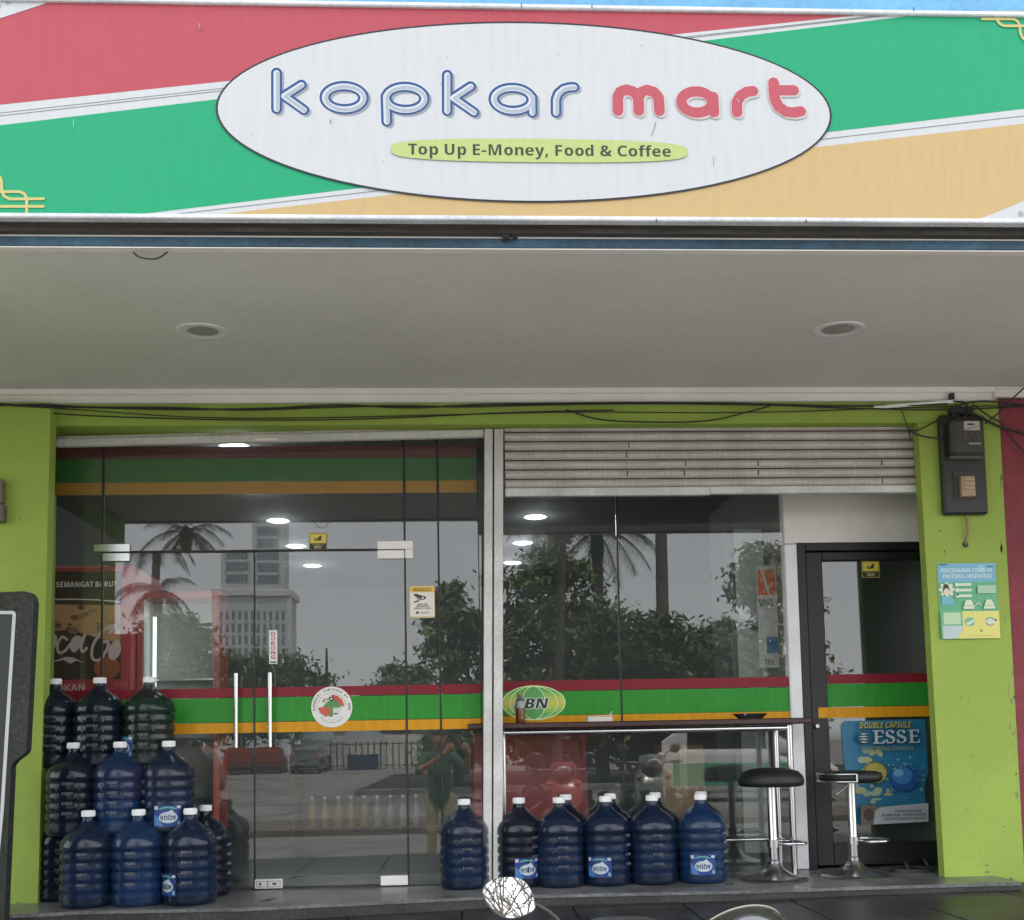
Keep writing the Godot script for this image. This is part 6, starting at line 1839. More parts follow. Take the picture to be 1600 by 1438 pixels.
	for s in [-1, 1]:
		obj("indicator", mb().ball(Vector3(0.17 * s, 0.80, -0.42), Vector3(0.04, 0.025, 0.03), 12, 8), mat(lin(0.6, 0.2, 0.02), 0.2), r)
		obj("grip", mb().rod(Vector3(0.25 * s, 0.976, -0.298), Vector3(0.375 * s, 0.985, -0.245), 0.018, 12), blk, r)
		obj("brake_lever", mb().tube(curve([Vector3(0.22 * s, 0.97, -0.33), Vector3(0.30 * s, 0.975, -0.345), Vector3(0.38 * s, 0.98, -0.31)]), 0.006, 6), mats.steel, r)
		if s > 0 and mirrors < 2:
			continue
		var st := obj("mirror_stem", mb().tube(curve([Vector3(0.15 * s, 0.965, -0.33), Vector3(0.165 * s, 1.04, -0.335), Vector3(0.20 * s, 1.082, -0.33), Vector3(0.252 * s, 1.112, -0.322)]), 0.0075, 8), blk, r)
		var shape := P2([Vector2(-0.066, 0.012), Vector2(-0.058, 0.032), Vector2(-0.036, 0.046), Vector2(0.0, 0.050), Vector2(0.034, 0.043), Vector2(0.056, 0.018), Vector2(0.066, -0.020), Vector2(0.062, -0.036), Vector2(0.038, -0.048), Vector2(0.002, -0.055), Vector2(-0.030, -0.042), Vector2(-0.052, -0.020)])
		var fine := PackedVector2Array()
		for i in shape.size():
			for k in 4:
				var q := shape[i].cubic_interpolate(shape[(i + 1) % 12], shape[(i + 11) % 12], shape[(i + 2) % 12], k / 4.0)
				fine.append(Vector2(q.x * -s if s > 0 else q.x, q.y))
		var nrm := Vector3(0.013 * -s, 0.31, 0.95).normalized()
		var bs := Basis.looking_at(-nrm)
		var rings := []
		for e in [[0.55, -0.034], [0.86, -0.026], [0.99, -0.012], [1.0, 0.0], [0.985, 0.004]]:
			var ring := PackedVector3Array()
			for v in fine:
				ring.append(Vector3(v.x * e[0], v.y * e[0], e[1]))
			rings.append(ring)
		var mp := Vector3(0.302 * s, 1.128, -0.30)
		var hs := obj("mirror_shell", mb(mp, bs).loft(rings), mat(lin(0.12, 0.12, 0.125), 0.35), st)
		var dome := mb(mp, bs)
		var crown := PackedVector3Array()
		var bulge := []
		for e in [0.02, 0.2, 0.4, 0.6, 0.8, 0.95]:   # a convex glass, about 1.2 m in radius
			var ring := PackedVector3Array()
			for v in fine:
				var q: Vector2 = v * e
				ring.append(Vector3(q.x, q.y, 0.0072 - q.length_squared() / 2.4))
			bulge.append(ring)
		for i in bulge.size() - 1:
			for k in fine.size():
				var l := (k + 1) % fine.size()
				var c4 := [bulge[i][k], bulge[i][l], bulge[i + 1][l], bulge[i + 1][k]]
				var n4 := []
				for v in c4:
					n4.append(Vector3(v.x / 1.2, v.y / 1.2, 1.0).normalized())
				dome.tri(c4[0], c4[1], c4[2], n4[0], n4[1], n4[2])
				dome.tri(c4[0], c4[2], c4[3], n4[0], n4[2], n4[3])
		obj("mirror_glass", dome, mat(lin(0.9, 0.9, 0.9), 0.015, 1.0), hs)
	obj("side_stand", mb().rod(Vector3(-0.08, 0.28, 0.1), Vector3(-0.2, 0.005, 0.16), 0.011, 8), mats.steel, r)
	return r


func helmet(called: String, label: String, at: Vector3, turn: float, shell: Material) -> void:
	var r := thing(called, label, "helmet", at, turn)
	r.rotation_degrees.x = -40.0
	obj("shell", mb().ball(Vector3(0, 0, 0), Vector3(0.128, 0.132, 0.15), 32, 20), shell, r)
	var vis := []
	for i in 9:
		var a := lerpf(-0.62, 0.62, i / 8.0)
		var ring := PackedVector3Array()
		for k in 21:
			var b := lerpf(-1.5, 1.5, k / 20.0)
			ring.append(Vector3(sin(b) * cos(a) * 0.134, 0.012 + sin(a) * 0.137, cos(b) * cos(a) * 0.156))
		vis.append(ring)
	obj("visor", mb().loft(vis, false, false), mat(lin(0.13, 0.13, 0.13), 0.05, 0.85), r)
	var trim := PackedVector3Array()
	for k in 21:
		var b := lerpf(-1.2, 1.2, k / 20.0)
		trim.append(Vector3(sin(b) * cos(0.64) * 0.136, 0.012 + sin(0.64) * 0.139, cos(b) * cos(0.64) * 0.158))
	obj("visor_trim", mb().tube(trim, 0.0026, 8), mat(lin(0.30, 0.28, 0.23), 0.4), r)
	obj("chin_bar", mb(Vector3(0, -0.085, 0), Basis(Vector3.RIGHT, 0.1)).torus(Vector3.ZERO, Vector3.UP, 0.112, 0.034, 30, 10), shell, r)


func forecourt() -> void:
	# advertising stand at the left edge
	var z := 1.0
	var s := thing("sign_stand", "dark grey standing sign with a pale border line at the left edge", "sign", Vector3(-2.45, -0.09, 1.0))
	var o := s.position
	var outline := P2([Vector2(-2.675, 1.626), Vector2(-2.182, 1.639), Vector2(-2.157, 1.632), Vector2(-2.141, 1.613), Vector2(-2.134, 1.581), Vector2(-2.161, 0.847), Vector2(-2.17, 0.828), Vector2(-2.219, 0.791), Vector2(-2.234, 0.769), Vector2(-2.255, 0.022), Vector2(-2.258, -0.018), Vector2(-2.638, -0.008)])
	var pts := PackedVector2Array()
	for p in outline:
		pts.append(p - Vector2(o.x, o.y))
	obj("panel", mb().plate(pts, -0.06, 0.0), worn(lin(0.065, 0.064, 0.062), 0.6, Vector2(0.45, 1.0), Vector2(0.8, 1.0), 2.0, 0.3, 71), s)
	var f := mb(Vector3(-o.x, -o.y, 0.001))
	f.poly(P2([Vector2(-2.672, 1.51), Vector2(-2.243, 1.517), Vector2(-2.283, 0.554), Vector2(-2.317, 0.076), Vector2(-2.641, 0.085)]), S(58, 58, 64))
	f.stroke(P2([Vector2(-2.673, 1.536), Vector2(-2.237, 1.532), Vector2(-2.23, 1.524), Vector2(-2.273, 0.553), Vector2(-2.311, 0.064)]), 0.017, S(196, 198, 204))
	obj("border_line", f, mats.print, s)
	var foot := mb().slab(Vector3(-0.42, -0.02, -0.22), Vector3(0.02, 0.03, 0.16), 0.008)
	obj("foot", foot, mats.dark_plastic, s)
	# scooters and a helmet
	var redp := mat(lin(0.30, 0.012, 0.016), 0.2)
	redp.clearcoat_enabled = true
	var blackp := mat(lin(0.012, 0.012, 0.013), 0.2)
	blackp.clearcoat_enabled = true
	var greyp := mat(lin(0.25, 0.26, 0.27), 0.25, 0.3)
	var ml := Vector3(0.108, 0.445, 3.6)
	scooter("motor_scooter", "black scooter nearest the camera, its left mirror and a helmet in view", Vector3(ml.x + 0.302, -0.68, 3.9), 0, blackp, 1)
	var rampm := mb(Vector3(0.62, 0, 0), Basis(Vector3.FORWARD, Vector3.UP, Vector3.RIGHT))
	rampm.plate(P2([Vector2(-2.49, -0.69), Vector2(-2.49, -0.10), Vector2(-6.0, -0.60), Vector2(-6.0, -0.69)]), 0.0, 2.9)
	struct("ramp", rampm, mats.concrete)
	var r2 := scooter("motor_scooter", "red scooter on the ramp, its headlight mirrored behind the bottles", Vector3(1.16, -0.485, 5.2), 4, redp)
	r2.rotation_degrees.x = 8.0
	var r3 := scooter("motor_scooter", "grey scooter on the ramp beside the red one, mirrored right of it", Vector3(2.05, -0.41, 4.7), -6, greyp)
	r3.rotation_degrees.x = 8.0
	helmet("helmet", "glossy helmet with a mirrored visor hung on the scooter's right mirror", Vector3(0.705, 0.365, 3.62) + Vector3(0, -0.10, 0), 8, mat(lin(0.05, 0.05, 0.05), 0.2))


# ---------------------------------------------------------------- the street that the glass mirrors
func tree(called: String, label: String, at: Vector3, h: float, w: float, clumps: int, leaves: int, low: float, col: Color, leaf := 0.2, seed_ := 1) -> void:
	var rr := RandomNumberGenerator.new()
	rr.seed = seed_
	var r := thing(called, label, "tree", at, 0, "trees across the road")
	var t := mb()
	var top := Vector3(rr.randf_range(-0.3, 0.3), h * 0.62, rr.randf_range(-0.3, 0.3))
	t.tube(curve([Vector3.ZERO, Vector3(0.05, h * 0.25, 0.05), top * 0.75, top], 4), h * 0.022 + 0.04, 10, 0.05)
	var cs := []
	for i in clumps:
		var a := rr.randf() * TAU
		var v := sqrt(rr.randf())
		var y := rr.randf()
		var env := sin(PI * (0.18 + 0.75 * y))
		var c := Vector3(cos(a) * v * w * env, lerpf(low, h, y), sin(a) * v * w * env)
		cs.append(c)
		if i % 3 == 0:
			var st := Vector3(top.x * 0.7, clampf(c.y - 0.8, h * 0.2, h * 0.6), top.z * 0.7)
			t.tube(curve([st, st.lerp(c, 0.5) + Vector3(0, 0.15, 0), c], 3), 0.055, 6, 0.012)
	obj("trunk", t, mat(lin(0.09, 0.07, 0.055), 0.9), r)
	var f := mb()
	for c in cs:
		var tone := rr.randf_range(0.55, 1.35)
		var size := rr.randf_range(0.55, 1.1) * (w * 0.22 + 0.2)
		for k in leaves:
			var d := Vector3(rr.randfn(), rr.randfn() * 0.7, rr.randfn()) * size * 0.5
			var p: Vector3 = c + d
			var n := (d.normalized() * 0.6 + Vector3(rr.randf_range(-1, 1), rr.randf_range(-0.2, 1.2), rr.randf_range(-1, 1))).normalized()
			var u := n.cross(Vector3(rr.randf_range(-1, 1), rr.randf_range(-1, 1), rr.randf_range(-1, 1))).normalized()
			var v := n.cross(u)
			var s := leaf * rr.randf_range(0.6, 1.2)
			var tt := 2.3 * tone * rr.randf_range(0.6, 1.4)
			f.color = Color(col.r * tt, col.g * tt, col.b * tt)
			f.flat_tri(p - u * s, p + v * s * 0.42, p + u * s, n)
			f.flat_tri(p - u * s, p + u * s, p - v * s * 0.42, n)
	var m := print_mat(0.3)
	m.backlight_enabled = true
	m.backlight = Color(0.25, 0.3, 0.15)
	obj("crown", f, m, r)


func bare_tree(label: String, at: Vector3, seed_: int) -> void:
	var rr := RandomNumberGenerator.new()
	rr.seed = seed_
	var r := thing("bare_tree", label, "tree", at, 0, "trees across the road")
	var t := mb()
	var f := mb()
	var grow := [[Vector3.ZERO, Vector3(0.0, 1, 0.02), 6.6, 0.15, 0]]
	while not grow.is_empty():
		var g: Array = grow.pop_back()
		var p: Vector3 = g[0]
		var d: Vector3 = (g[1] as Vector3).normalized()
		var n := 5
		var path := PackedVector3Array([p])
		for i in n:
			d = (d + Vector3(rr.randf_range(-1, 1), rr.randf_range(-0.3, 0.6), rr.randf_range(-1, 1)) * (0.03 if g[4] == 0 else 0.16)).normalized()
			p += d * g[2] / n
			path.append(p)
		t.tube(path, g[3], 7 if g[4] < 2 else 5, g[3] * 0.6, false)
		if g[4] < 4:
			for k in (9 if g[4] == 0 else 4 if g[4] < 3 else 3):
				var o := Vector3(rr.randf_range(-1, 1), rr.randf_range(-0.2, 0.7), rr.randf_range(-1, 1))
				grow.append([path[n - (0 if k < 2 or g[4] == 0 else 2)], d * 0.75 + o * 0.85, g[2] * rr.randf_range(0.45, 0.62), g[3] * rr.randf_range(0.5, 0.68), g[4] + 1])
		if g[4] >= 3:
			for k in 7:
				var c := path[rr.randi_range(1, n)] + Vector3(rr.randfn(), rr.randfn(), rr.randfn()) * 0.12
				var u := Vector3(rr.randfn(), rr.randfn(), rr.randfn()).normalized()
				var v := u.cross(Vector3(rr.randfn(), rr.randfn(), rr.randfn())).normalized()
				f.color = Color(0.06, 0.075, 0.03) * rr.randf_range(0.7, 1.3)
				f.flat_tri(c - u * 0.06, c + v * 0.03, c + u * 0.06, u.cross(v))
	obj("trunk", t, mat(lin(0.10, 0.085, 0.07), 0.9), r)
	obj("crown", f, print_mat(0.5), r)


func palm(label: String, at: Vector3, h: float, seed_: int, lean := 0.0) -> void:
	var rr := RandomNumberGenerator.new()
	rr.seed = seed_
	var r := thing("palm_tree", label, "palm tree", at, 0, "palms across the road")
	var top := Vector3(lean, h, 0)
	var t := mb().tube(curve([Vector3.ZERO, Vector3(lean * 0.2, h * 0.35, 0), Vector3(lean * 0.6, h * 0.7, 0), top], 8), 0.27, 14, 0.19)
	for k in int(h * 2.2):   # leaf scars
		var y := 0.3 + k * 0.45
		if y < h - 0.6:
			t.torus(Vector3(lean * pow(y / h, 1.4) * 0.95, y, 0), Vector3.UP, 0.27 - 0.08 * y / h, 0.022, 14, 5)
	obj("trunk", t, mat(lin(0.17, 0.14, 0.12), 0.95), r)
	obj("crownshaft", mb(top).lathe(P2([Vector2(0.19, -0.2), Vector2(0.26, 0.2), Vector2(0.24, 0.7), Vector2(0.12, 1.3)]), 14), mat(lin(0.06, 0.08, 0.03), 0.6), r)
	var fm := print_mat(0.5)
	fm.backlight_enabled = true
	fm.backlight = Color(0.25, 0.3, 0.15)
	for k in 17:
		var a := TAU * k / 17.0 + rr.randf_range(-0.15, 0.15)
		var up := rr.randf_range(-0.5, 1.1)
		var L := rr.randf_range(2.4, 3.2)
		var out := Vector3(cos(a), 0, sin(a))
		var p := top + Vector3(0, 1.0, 0)
		var dir := (out + Vector3.UP * up).normalized()
		var f := mb()
		f.color = Color(0.045, 0.055, 0.022).lerp(Color(0.10, 0.075, 0.035), 0.7 if up < -0.25 else rr.randf() * 0.2)
		var path := PackedVector3Array()
		for i in 13:
			path.append(p)
			dir = (dir + Vector3.DOWN * 0.13).normalized()
			p += dir * L / 12.0
		f.tube(path, 0.03, 5, 0.008)
		for i in range(1, 13):
			for q in 3:
				var c := path[i - 1].lerp(path[i], q / 3.0)
				var dd := (path[i] - path[i - 1]).normalized()
				var sd := dd.cross(Vector3.UP).normalized()
				for s in [-1, 1]:
					var l := 0.75 * sin(PI * (0.12 + 0.8 * i / 13.0)) * rr.randf_range(0.8, 1.2)
					var tip: Vector3 = c + (sd * s * 0.8 + dd * 0.45 + Vector3.DOWN * rr.randf_range(0.3, 0.9)).normalized() * l
					f.flat_tri(c, c + dd * 0.05, tip, (Vector3.UP + sd * s * 0.4).normalized())
		obj("frond", f, fm, r)


func car(called: String, label: String, cat: String, at: Vector3, turn: float, paint: Material, h: float, band: Material = null) -> void:
	var r := thing(called, label, cat, at, turn)
	var L := 4.3
	var w := 0.88
	var belt := h * 0.58
	obj("body", mb().loft([RR(0, 0.55, 0.62, 0.22, -L / 2, 28, 0.5), RR(0, 0.58, w * 0.96, 0.30, -L / 2 + 0.15, 28, 0.4), RR(0, 0.62, w, 0.36, -1.2, 28, 0.35), RR(0, 0.2 + belt * 0.5, w, belt * 0.5 - 0.02, -0.4, 28, 0.3), RR(0, 0.2 + belt * 0.5, w, belt * 0.5, L / 2 - 0.25, 28, 0.3), RR(0, 0.2 + belt * 0.48, w * 0.94, belt * 0.42, L / 2, 28, 0.35)]), paint, r)
	var cab := obj("cabin", mb().loft([RR(0, belt + 0.12, w * 0.86, 0.10, -1.05, 28, 0.4), RR(0, (belt + h) * 0.5, w * 0.84, (h - belt) * 0.5, -0.35, 28, 0.35), RR(0, (belt + h) * 0.5 + 0.01, w * 0.84, (h - belt) * 0.5, L / 2 - 0.7, 28, 0.35), RR(0, belt + 0.22, w * 0.86, 0.18, L / 2 - 0.12, 28, 0.4)]), paint, r)
	var gl := mat(lin(0.012, 0.014, 0.016), 0.08)
	obj("rear_window", mb(Vector3(0, belt + (h - belt) * 0.42, L / 2 - 0.33), Basis(Vector3.RIGHT, -0.62)).box(Vector3.ZERO, Vector3(w * 1.45, (h - belt) * 0.72, 0.08), 0.03), gl, cab)
	obj("windscreen", mb(Vector3(0, belt + (h - belt) * 0.48, -0.74), Basis(Vector3.RIGHT, 0.72)).box(Vector3.ZERO, Vector3(w * 1.45, (h - belt) * 0.85, 0.06), 0.02), gl, cab)
	for s in [-1, 1]:
		obj("side_window", mb(Vector3(s * w * 0.83, belt + (h - belt) * 0.46, 0.45)).box(Vector3.ZERO, Vector3(0.05, (h - belt) * 0.55, 1.9), 0.02), gl, cab)
		obj("tail_light", mb(Vector3(s * w * 0.82, belt * 0.92, L / 2 - 0.05)).box(Vector3.ZERO, Vector3(0.16, 0.28, 0.12), 0.03), mat(lin(0.45, 0.015, 0.012), 0.2), r)
		obj("headlight", mb(Vector3(s * w * 0.7, 0.68, -L / 2 + 0.1)).box(Vector3.ZERO, Vector3(0.3, 0.14, 0.14), 0.04), mat(lin(0.7, 0.7, 0.7), 0.1, 0.5), r)
		if band:
			obj("colour_band", mb().slab(Vector3(s * (w + 0.004), 0.4, -1.0), Vector3(s * (w - 0.03), 0.95, L / 2 - 0.4), 0.01), band, r)
		for z in [-1.35, 1.3]:
			var wh := obj("wheel", mb().torus(Vector3(s * (w - 0.1), 0.31, z), Vector3.RIGHT, 0.22, 0.09, 26, 10), mat(lin(0.02, 0.02, 0.02), 0.8), r)
			obj("rim", mb(Vector3(s * (w - 0.04), 0.31, z), Basis(Vector3.BACK, -s * PI / 2)).lathe(P2([Vector2(0, 0.03), Vector2(0.06, 0.03), Vector2(0.16, 0.0), Vector2(0.19, 0.02)]), 20), mats.steel, wh)
	obj("number_plate", mb(Vector3(0, belt * 0.72, L / 2 + 0.01)).box(Vector3.ZERO, Vector3(0.4, 0.12, 0.02), 0.004), mat(lin(0.03, 0.03, 0.03), 0.5), r)
	obj("bumper", mb(Vector3(0, 0.42, L / 2 - 0.06)).box(Vector3.ZERO, Vector3(w * 1.9, 0.2, 0.22), 0.06), mats.dark_plastic, r)


func street() -> void:
	# a paved strip and a planted island across the road, with kerbs
	var m := mb()
	m.slab(Vector3(-60, -0.8, 11.6), Vector3(60, -0.56, 14.0), 0.02)
	struct("pavement", m, mats.paving)
	m = mb()
	m.slab(Vector3(-3.4, -0.8, 26.0), Vector3(90, -0.54, 45.0), 0.02)
	var isl := struct("planted_verge", m, worn(lin(0.09, 0.085, 0.05), 0.95, Vector2(0.6, 1.0), Vector2(0.6, 1.0), 0.5, 0.4, 81))
	for k in 30:
		obj("kerb_stone", mb(Vector3(-1.9 + k * 3.0, -0.6, 25.88)).box(Vector3.ZERO, Vector3(2.96, 0.24, 0.22), 0.03), mats.concrete, isl)
	var leafy := Color(0.055, 0.075, 0.026)
	tree("shade_tree", "broad dense tree mirrored in the left window pane", Vector3(3.1, -0.6, 28.5), 8.0, 2.9, 110, 130, 0.9, leafy, 0.15, 11)
	tree("shade_tree", "lower dense tree mirrored right of the palm trunk", Vector3(7.0, -0.6, 29.0), 5.6, 2.6, 80, 130, 0.6, leafy * 0.9, 0.15, 12)
	tree("shade_tree", "paler tree mirrored beside the shutter post", Vector3(-0.2, -0.6, 27.5), 6.6, 1.5, 70, 120, 0.8, Color(0.075, 0.10, 0.045), 0.14, 13)
	tree("shade_tree", "tall tree mirrored near the white door post", Vector3(10.6, -0.6, 28.0), 7.9, 2.0, 70, 120, 0.8, Color(0.07, 0.085, 0.03), 0.15, 14)
	tree("round_tree", "small round tree mirrored at the right edge of the door", Vector3(-4.6, -0.68, 70.0), 7.4, 3.6, 50, 90, 2.6, leafy * 0.8, 0.24, 15)
	tree("round_tree", "round dark tree mirrored left of the mast", Vector3(-12.6, -0.68, 62.0), 7.4, 4.8, 70, 90, 2.4, leafy * 0.75, 0.24, 16)
	tree("round_tree", "dark tree mirrored behind the display cooler", Vector3(-12.6, -0.68, 44.0), 7.8, 3.6, 80, 90, 1.9, leafy * 0.7, 0.22, 17)
	tree("shade_tree", "dark bushy tree standing behind the broad tree", Vector3(4.6, -0.6, 33.5), 6.6, 3.6, 90, 120, 0.4, leafy * 0.7, 0.19, 31)
	tree("shade_tree", "dark bushy tree standing farther right behind the lower tree", Vector3(10.0, -0.6, 34.0), 5.6, 3.6, 90, 120, 0.4, leafy * 0.7, 0.19, 32)
	bare_tree("thinly leaved tall tree caught in the scooter mirror", Vector3(0.69, -0.68, 17.0), 18)
	bare_tree("thinly leaved tall tree standing a little behind the first one", Vector3(2.3, -0.68, 18.6), 19)
	palm("palm mirrored left of centre in the window, fronds hanging", Vector3(3.2, -0.6, 30.0), 9.3, 21, 0.2)
	palm("palm whose bulging trunk is mirrored in the window", Vector3(5.2, -0.6, 31.5), 8.4, 22, 0.0)
	palm("tall palm whose ringed trunk stands alone in the mirrored sky", Vector3(7.4, -0.6, 30.5), 12.5, 23, 0.1)
	palm("palm mirrored above the display cooler", Vector3(-14.2, -0.6, 46.0), 11.5, 24, 0.3)
	palm("lower palm mirrored left of the tower", Vector3(-15.2, -0.6, 52.0), 9.4, 25, -0.2)
	# stalls, fence, low shed
	m = mb()
	var fence := thing("iron_fence", "black barred fence mirrored right of the stall roofs", "fence", Vector3(-3.2, -0.6, 54.0))
	for k in 26:
		obj("bar", mb(Vector3(-4.5 + k * 0.36, 0, 0)).slab(Vector3(-0.03, 0.1, -0.03), Vector3(0.03, 1.75, 0.03)), mats.seal, fence)
	for y in [0.3, 1.55]:
		obj("rail", mb().slab(Vector3(-4.7, y, -0.05), Vector3(4.8, y + 0.06, 0.05)), mats.seal, fence)
	var wall := thing("white_wall", "low white wall mirrored behind the barred fence", "wall", Vector3(-3.0, -0.68, 66.0))
	obj("panel", mb().slab(Vector3(-7, 0, 0), Vector3(10, 2.3, 0.2), 0.02), mats.white_paint, wall)
	for k in 2:
		var st := thing("market_stall", ["grey roofed stall mirrored above the parked car", "grey roofed stall mirrored just left of the fence"][k], "stall", Vector3(-9.6 + k * 3.0, -0.68, 61.0 + k))
		obj("canopy", mb().loft([P3([Vector3(-1.4, 2.0, -1.3), Vector3(1.4, 2.0, -1.3), Vector3(1.4, 2.1, 1.3), Vector3(-1.4, 2.1, 1.3)]), P3([Vector3(-0.9, 2.6, -0.3), Vector3(0.9, 2.6, -0.3), Vector3(0.9, 2.6, 0.3), Vector3(-0.9, 2.6, 0.3)])]), mat(lin(0.26, 0.30, 0.32), 0.7), st)
		for x in [-1.3, 1.3]:
			for z in [-1.2, 1.2]:
				obj("pole", mb().rod(Vector3(x, 0, z), Vector3(x, 2.05, z), 0.03, 8), mats.steel, st)
		obj("table", mb().box(Vector3(0, 0.5, 0), Vector3(2.0, 1.0, 0.8), 0.02), mat(lin(0.05, 0.09, 0.20) if k else lin(0.25, 0.05, 0.04), 0.6), st)
	var shed := thing("long_shed", "blue grey shed roof mirrored above the red band", "shed", Vector3(-9.0, -0.68, 96.0))
	obj("wall", mb().slab(Vector3(-7, 0, 0), Vector3(10, 5.2, 8), 0.02), mats.concrete, shed)
	obj("roof", mb().loft([P3([Vector3(-7.5, 5.3, -0.6), Vector3(-7.5, 5.3, 8.6), Vector3(-7.5, 5.6, 8.6), Vector3(-7.5, 5.6, -0.6)]), P3([Vector3(10.5, 7.6, -0.6), Vector3(10.5, 7.6, 8.6), Vector3(10.5, 8.0, 8.6), Vector3(10.5, 8.0, -0.6)])]), mat(lin(0.13, 0.17, 0.21), 0.6), shed)
	var mast := thing("radio_mast", "thin radio mast mirrored over the trees", "mast", Vector3(-20.5, -0.68, 150.0))
	for e in [[-0.5, -0.5], [0.5, -0.5], [0.0, 0.5]]:
		obj("leg", mb().rod(Vector3(e[0], 0, e[1]), Vector3(e[0] * 0.1, 16.5, e[1] * 0.1), 0.09, 6), mats.sign_back, mast)
	# a tower block far off, storey by storey
	var tw := mat(lin(0.58, 0.62, 0.64), 0.8)
	var light := mat(lin(0.70, 0.70, 0.66), 0.8)
	var glassy := mat(lin(0.20, 0.25, 0.28), 0.3)
	for k in 1:
		var at := Vector3([-37.6, -45.6][k], -0.68, 194.0)
		var t := thing("tower_block", ["tall pale tower block with a stepped cornice mirrored in both doors", "left and lower of two pale tower blocks mirrored in the doors"][k], "tower", at)
		var H: float = [64.0, 41.0][k]
		obj("shaft", mb().slab(Vector3(-4.1, 0, 0), Vector3(4.1, 31.0, 9.0), 0.1), tw, t)
		obj("cornice", mb().slab(Vector3(-4.7, 31.01, -0.6), Vector3(4.7, 32.4, 9.6), 0.15), light, t)
		obj("upper_shaft", mb().slab(Vector3(-2.7, 32.41, 0.4), Vector3(2.7, H, 8.6), 0.1), tw, t)
		for x in [-4.15, 4.15]:
			obj("corner_pier", mb().slab(Vector3(x - 0.45, 0, -0.3), Vector3(x + 0.45, 31.0, 0.4), 0.05), light, t)
		for x in [-2.75, 2.75]:
			obj("corner_pier", mb().slab(Vector3(x - 0.3, 32.41, 0.1), Vector3(x + 0.3, H, 0.8), 0.05), light, t)
		var wm := mb().slab(Vector3(-0.26, 0, -0.05), Vector3(0.26, 1.75, 0.06)).mesh()
		for fl in range(3, int(H / 2.4)):
			for c in 6:
				var y := fl * 2.4
				if y > 28.6 and y < 32.6:
					continue
				put("window", wm, glassy, t, Vector3(-3.0 + c * 1.2 if y < 31 else -1.75 + c * 0.7, y, 0.0 if y < 31 else 0.4))
	# cars
	car("parked_car", "silver car seen from behind, mirrored below the round emblem", "car", Vector3(-9.2, -0.68, 56.0), 180, mat(lin(0.24, 0.25, 0.26), 0.25, 0.5), 1.75)
	car("parked_car", "dark red car mirrored behind the left door handle", "car", Vector3(-8.8, -0.68, 31.5), 180, mat(lin(0.28, 0.02, 0.03), 0.2), 1.6)
	car("parked_car", "orange red car mirrored farther left of the silver one", "car", Vector3(-11.9, -0.68, 58.0), 176, mat(lin(0.26, 0.04, 0.02), 0.25), 1.6)
	car("taxi_van", "green and white van mirrored behind the bar stool", "van", Vector3(7.1, -0.68, 18.6), -70, mat(lin(0.72, 0.72, 0.70), 0.25), 1.95, mat(lin(0.05, 0.36, 0.20), 0.3))
	# two people mirrored in the glass
	var skin := S(176, 126, 98)
	var shirt := S(60, 100, 80)
	var trou := S(196, 184, 150)
	var p := thing("person", "person in a dark green shirt and khaki trousers taking the photograph", "person", Vector3(-0.30, -0.68, 6.52))
	var bones := [
		[Vector3(0, 0.98, 0), Vector3(0, 1.18, 0), 0.145, 0.14, shirt], [Vector3(0, 1.18, 0), Vector3(0, 1.36, 0.01), 0.145, 0.12, shirt],
		[Vector3(-0.15, 1.36, 0), Vector3(0.15, 1.36, 0), 0.07, 0.07, shirt], [Vector3(0, 0.90, 0), Vector3(0, 0.96, 0), 0.15, 0.15, shirt],
		[Vector3(0, 1.40, 0), Vector3(0, 1.5, -0.02), 0.052, 0.05, skin], [Vector3(0, 1.57, -0.03), Vector3(0, 1.62, -0.02), 0.082, 0.092, skin],
		[Vector3(0, 1.55, -0.10), Vector3(0, 1.575, -0.12), 0.016, 0.018, skin], [Vector3(0, 1.50, -0.06), Vector3(0, 1.53, -0.07), 0.045, 0.05, skin],
		[Vector3(-0.19, 1.36, 0), Vector3(-0.24, 1.20, -0.16), 0.056, 0.045, shirt], [Vector3(-0.24, 1.20, -0.16), Vector3(0.10, 1.42, -0.30), 0.042, 0.03, skin],
		[Vector3(0.19, 1.36, 0), Vector3(0.33, 1.20, -0.14), 0.056, 0.045, shirt], [Vector3(0.33, 1.20, -0.14), Vector3(0.36, 1.42, -0.28), 0.042, 0.03, skin],
		[Vector3(-0.09, 0.88, 0), Vector3(-0.10, 0.48, -0.01), 0.095, 0.065, trou], [Vector3(-0.10, 0.48, -0.01), Vector3(-0.11, 0.10, 0.02), 0.068, 0.055, trou],
		[Vector3(0.09, 0.88, 0), Vector3(0.10, 0.48, -0.02), 0.095, 0.065, trou], [Vector3(0.10, 0.48, -0.02), Vector3(0.11, 0.10, 0.02), 0.068, 0.055, trou],
		[Vector3(-0.11, 0.045, 0.05), Vector3(-0.12, 0.035, -0.14), 0.045, 0.035, S(40, 36, 34)], [Vector3(0.11, 0.045, 0.05), Vector3(0.12, 0.035, -0.14), 0.045, 0.035, S(40, 36, 34)],
	]
	for s in [0, 1]:   # palms and fingers closing on the phone's two ends
		var wr: Vector3 = bones[9][1] if s == 0 else bones[11][1]
		var inw := 1.0 if s == 0 else -1.0
		var pm := wr + Vector3(inw * 0.02, 0.06, 0.0)
		bones.append([wr, pm, 0.03, 0.034, skin])
		for k in 4:
			var b0 := pm + Vector3(0.0, 0.035 - k * 0.021, 0.012)
			var b1 := b0 + Vector3(inw * 0.035, 0.004, -0.030)
			bones.append([b0, b1, 0.010, 0.009, skin])
			bones.append([b1, b1 + Vector3(inw * (0.034 - absf(k - 1) * 0.005), -0.002, 0.006), 0.009, 0.008, skin])
		bones.append([pm + Vector3(0, -0.03, 0.01), pm + Vector3(inw * 0.05, -0.02, 0.035), 0.011, 0.009, skin])
	var body := figure(bones, 0.0135, 0.035)
	obj("body", body, print_mat(0.75), p)
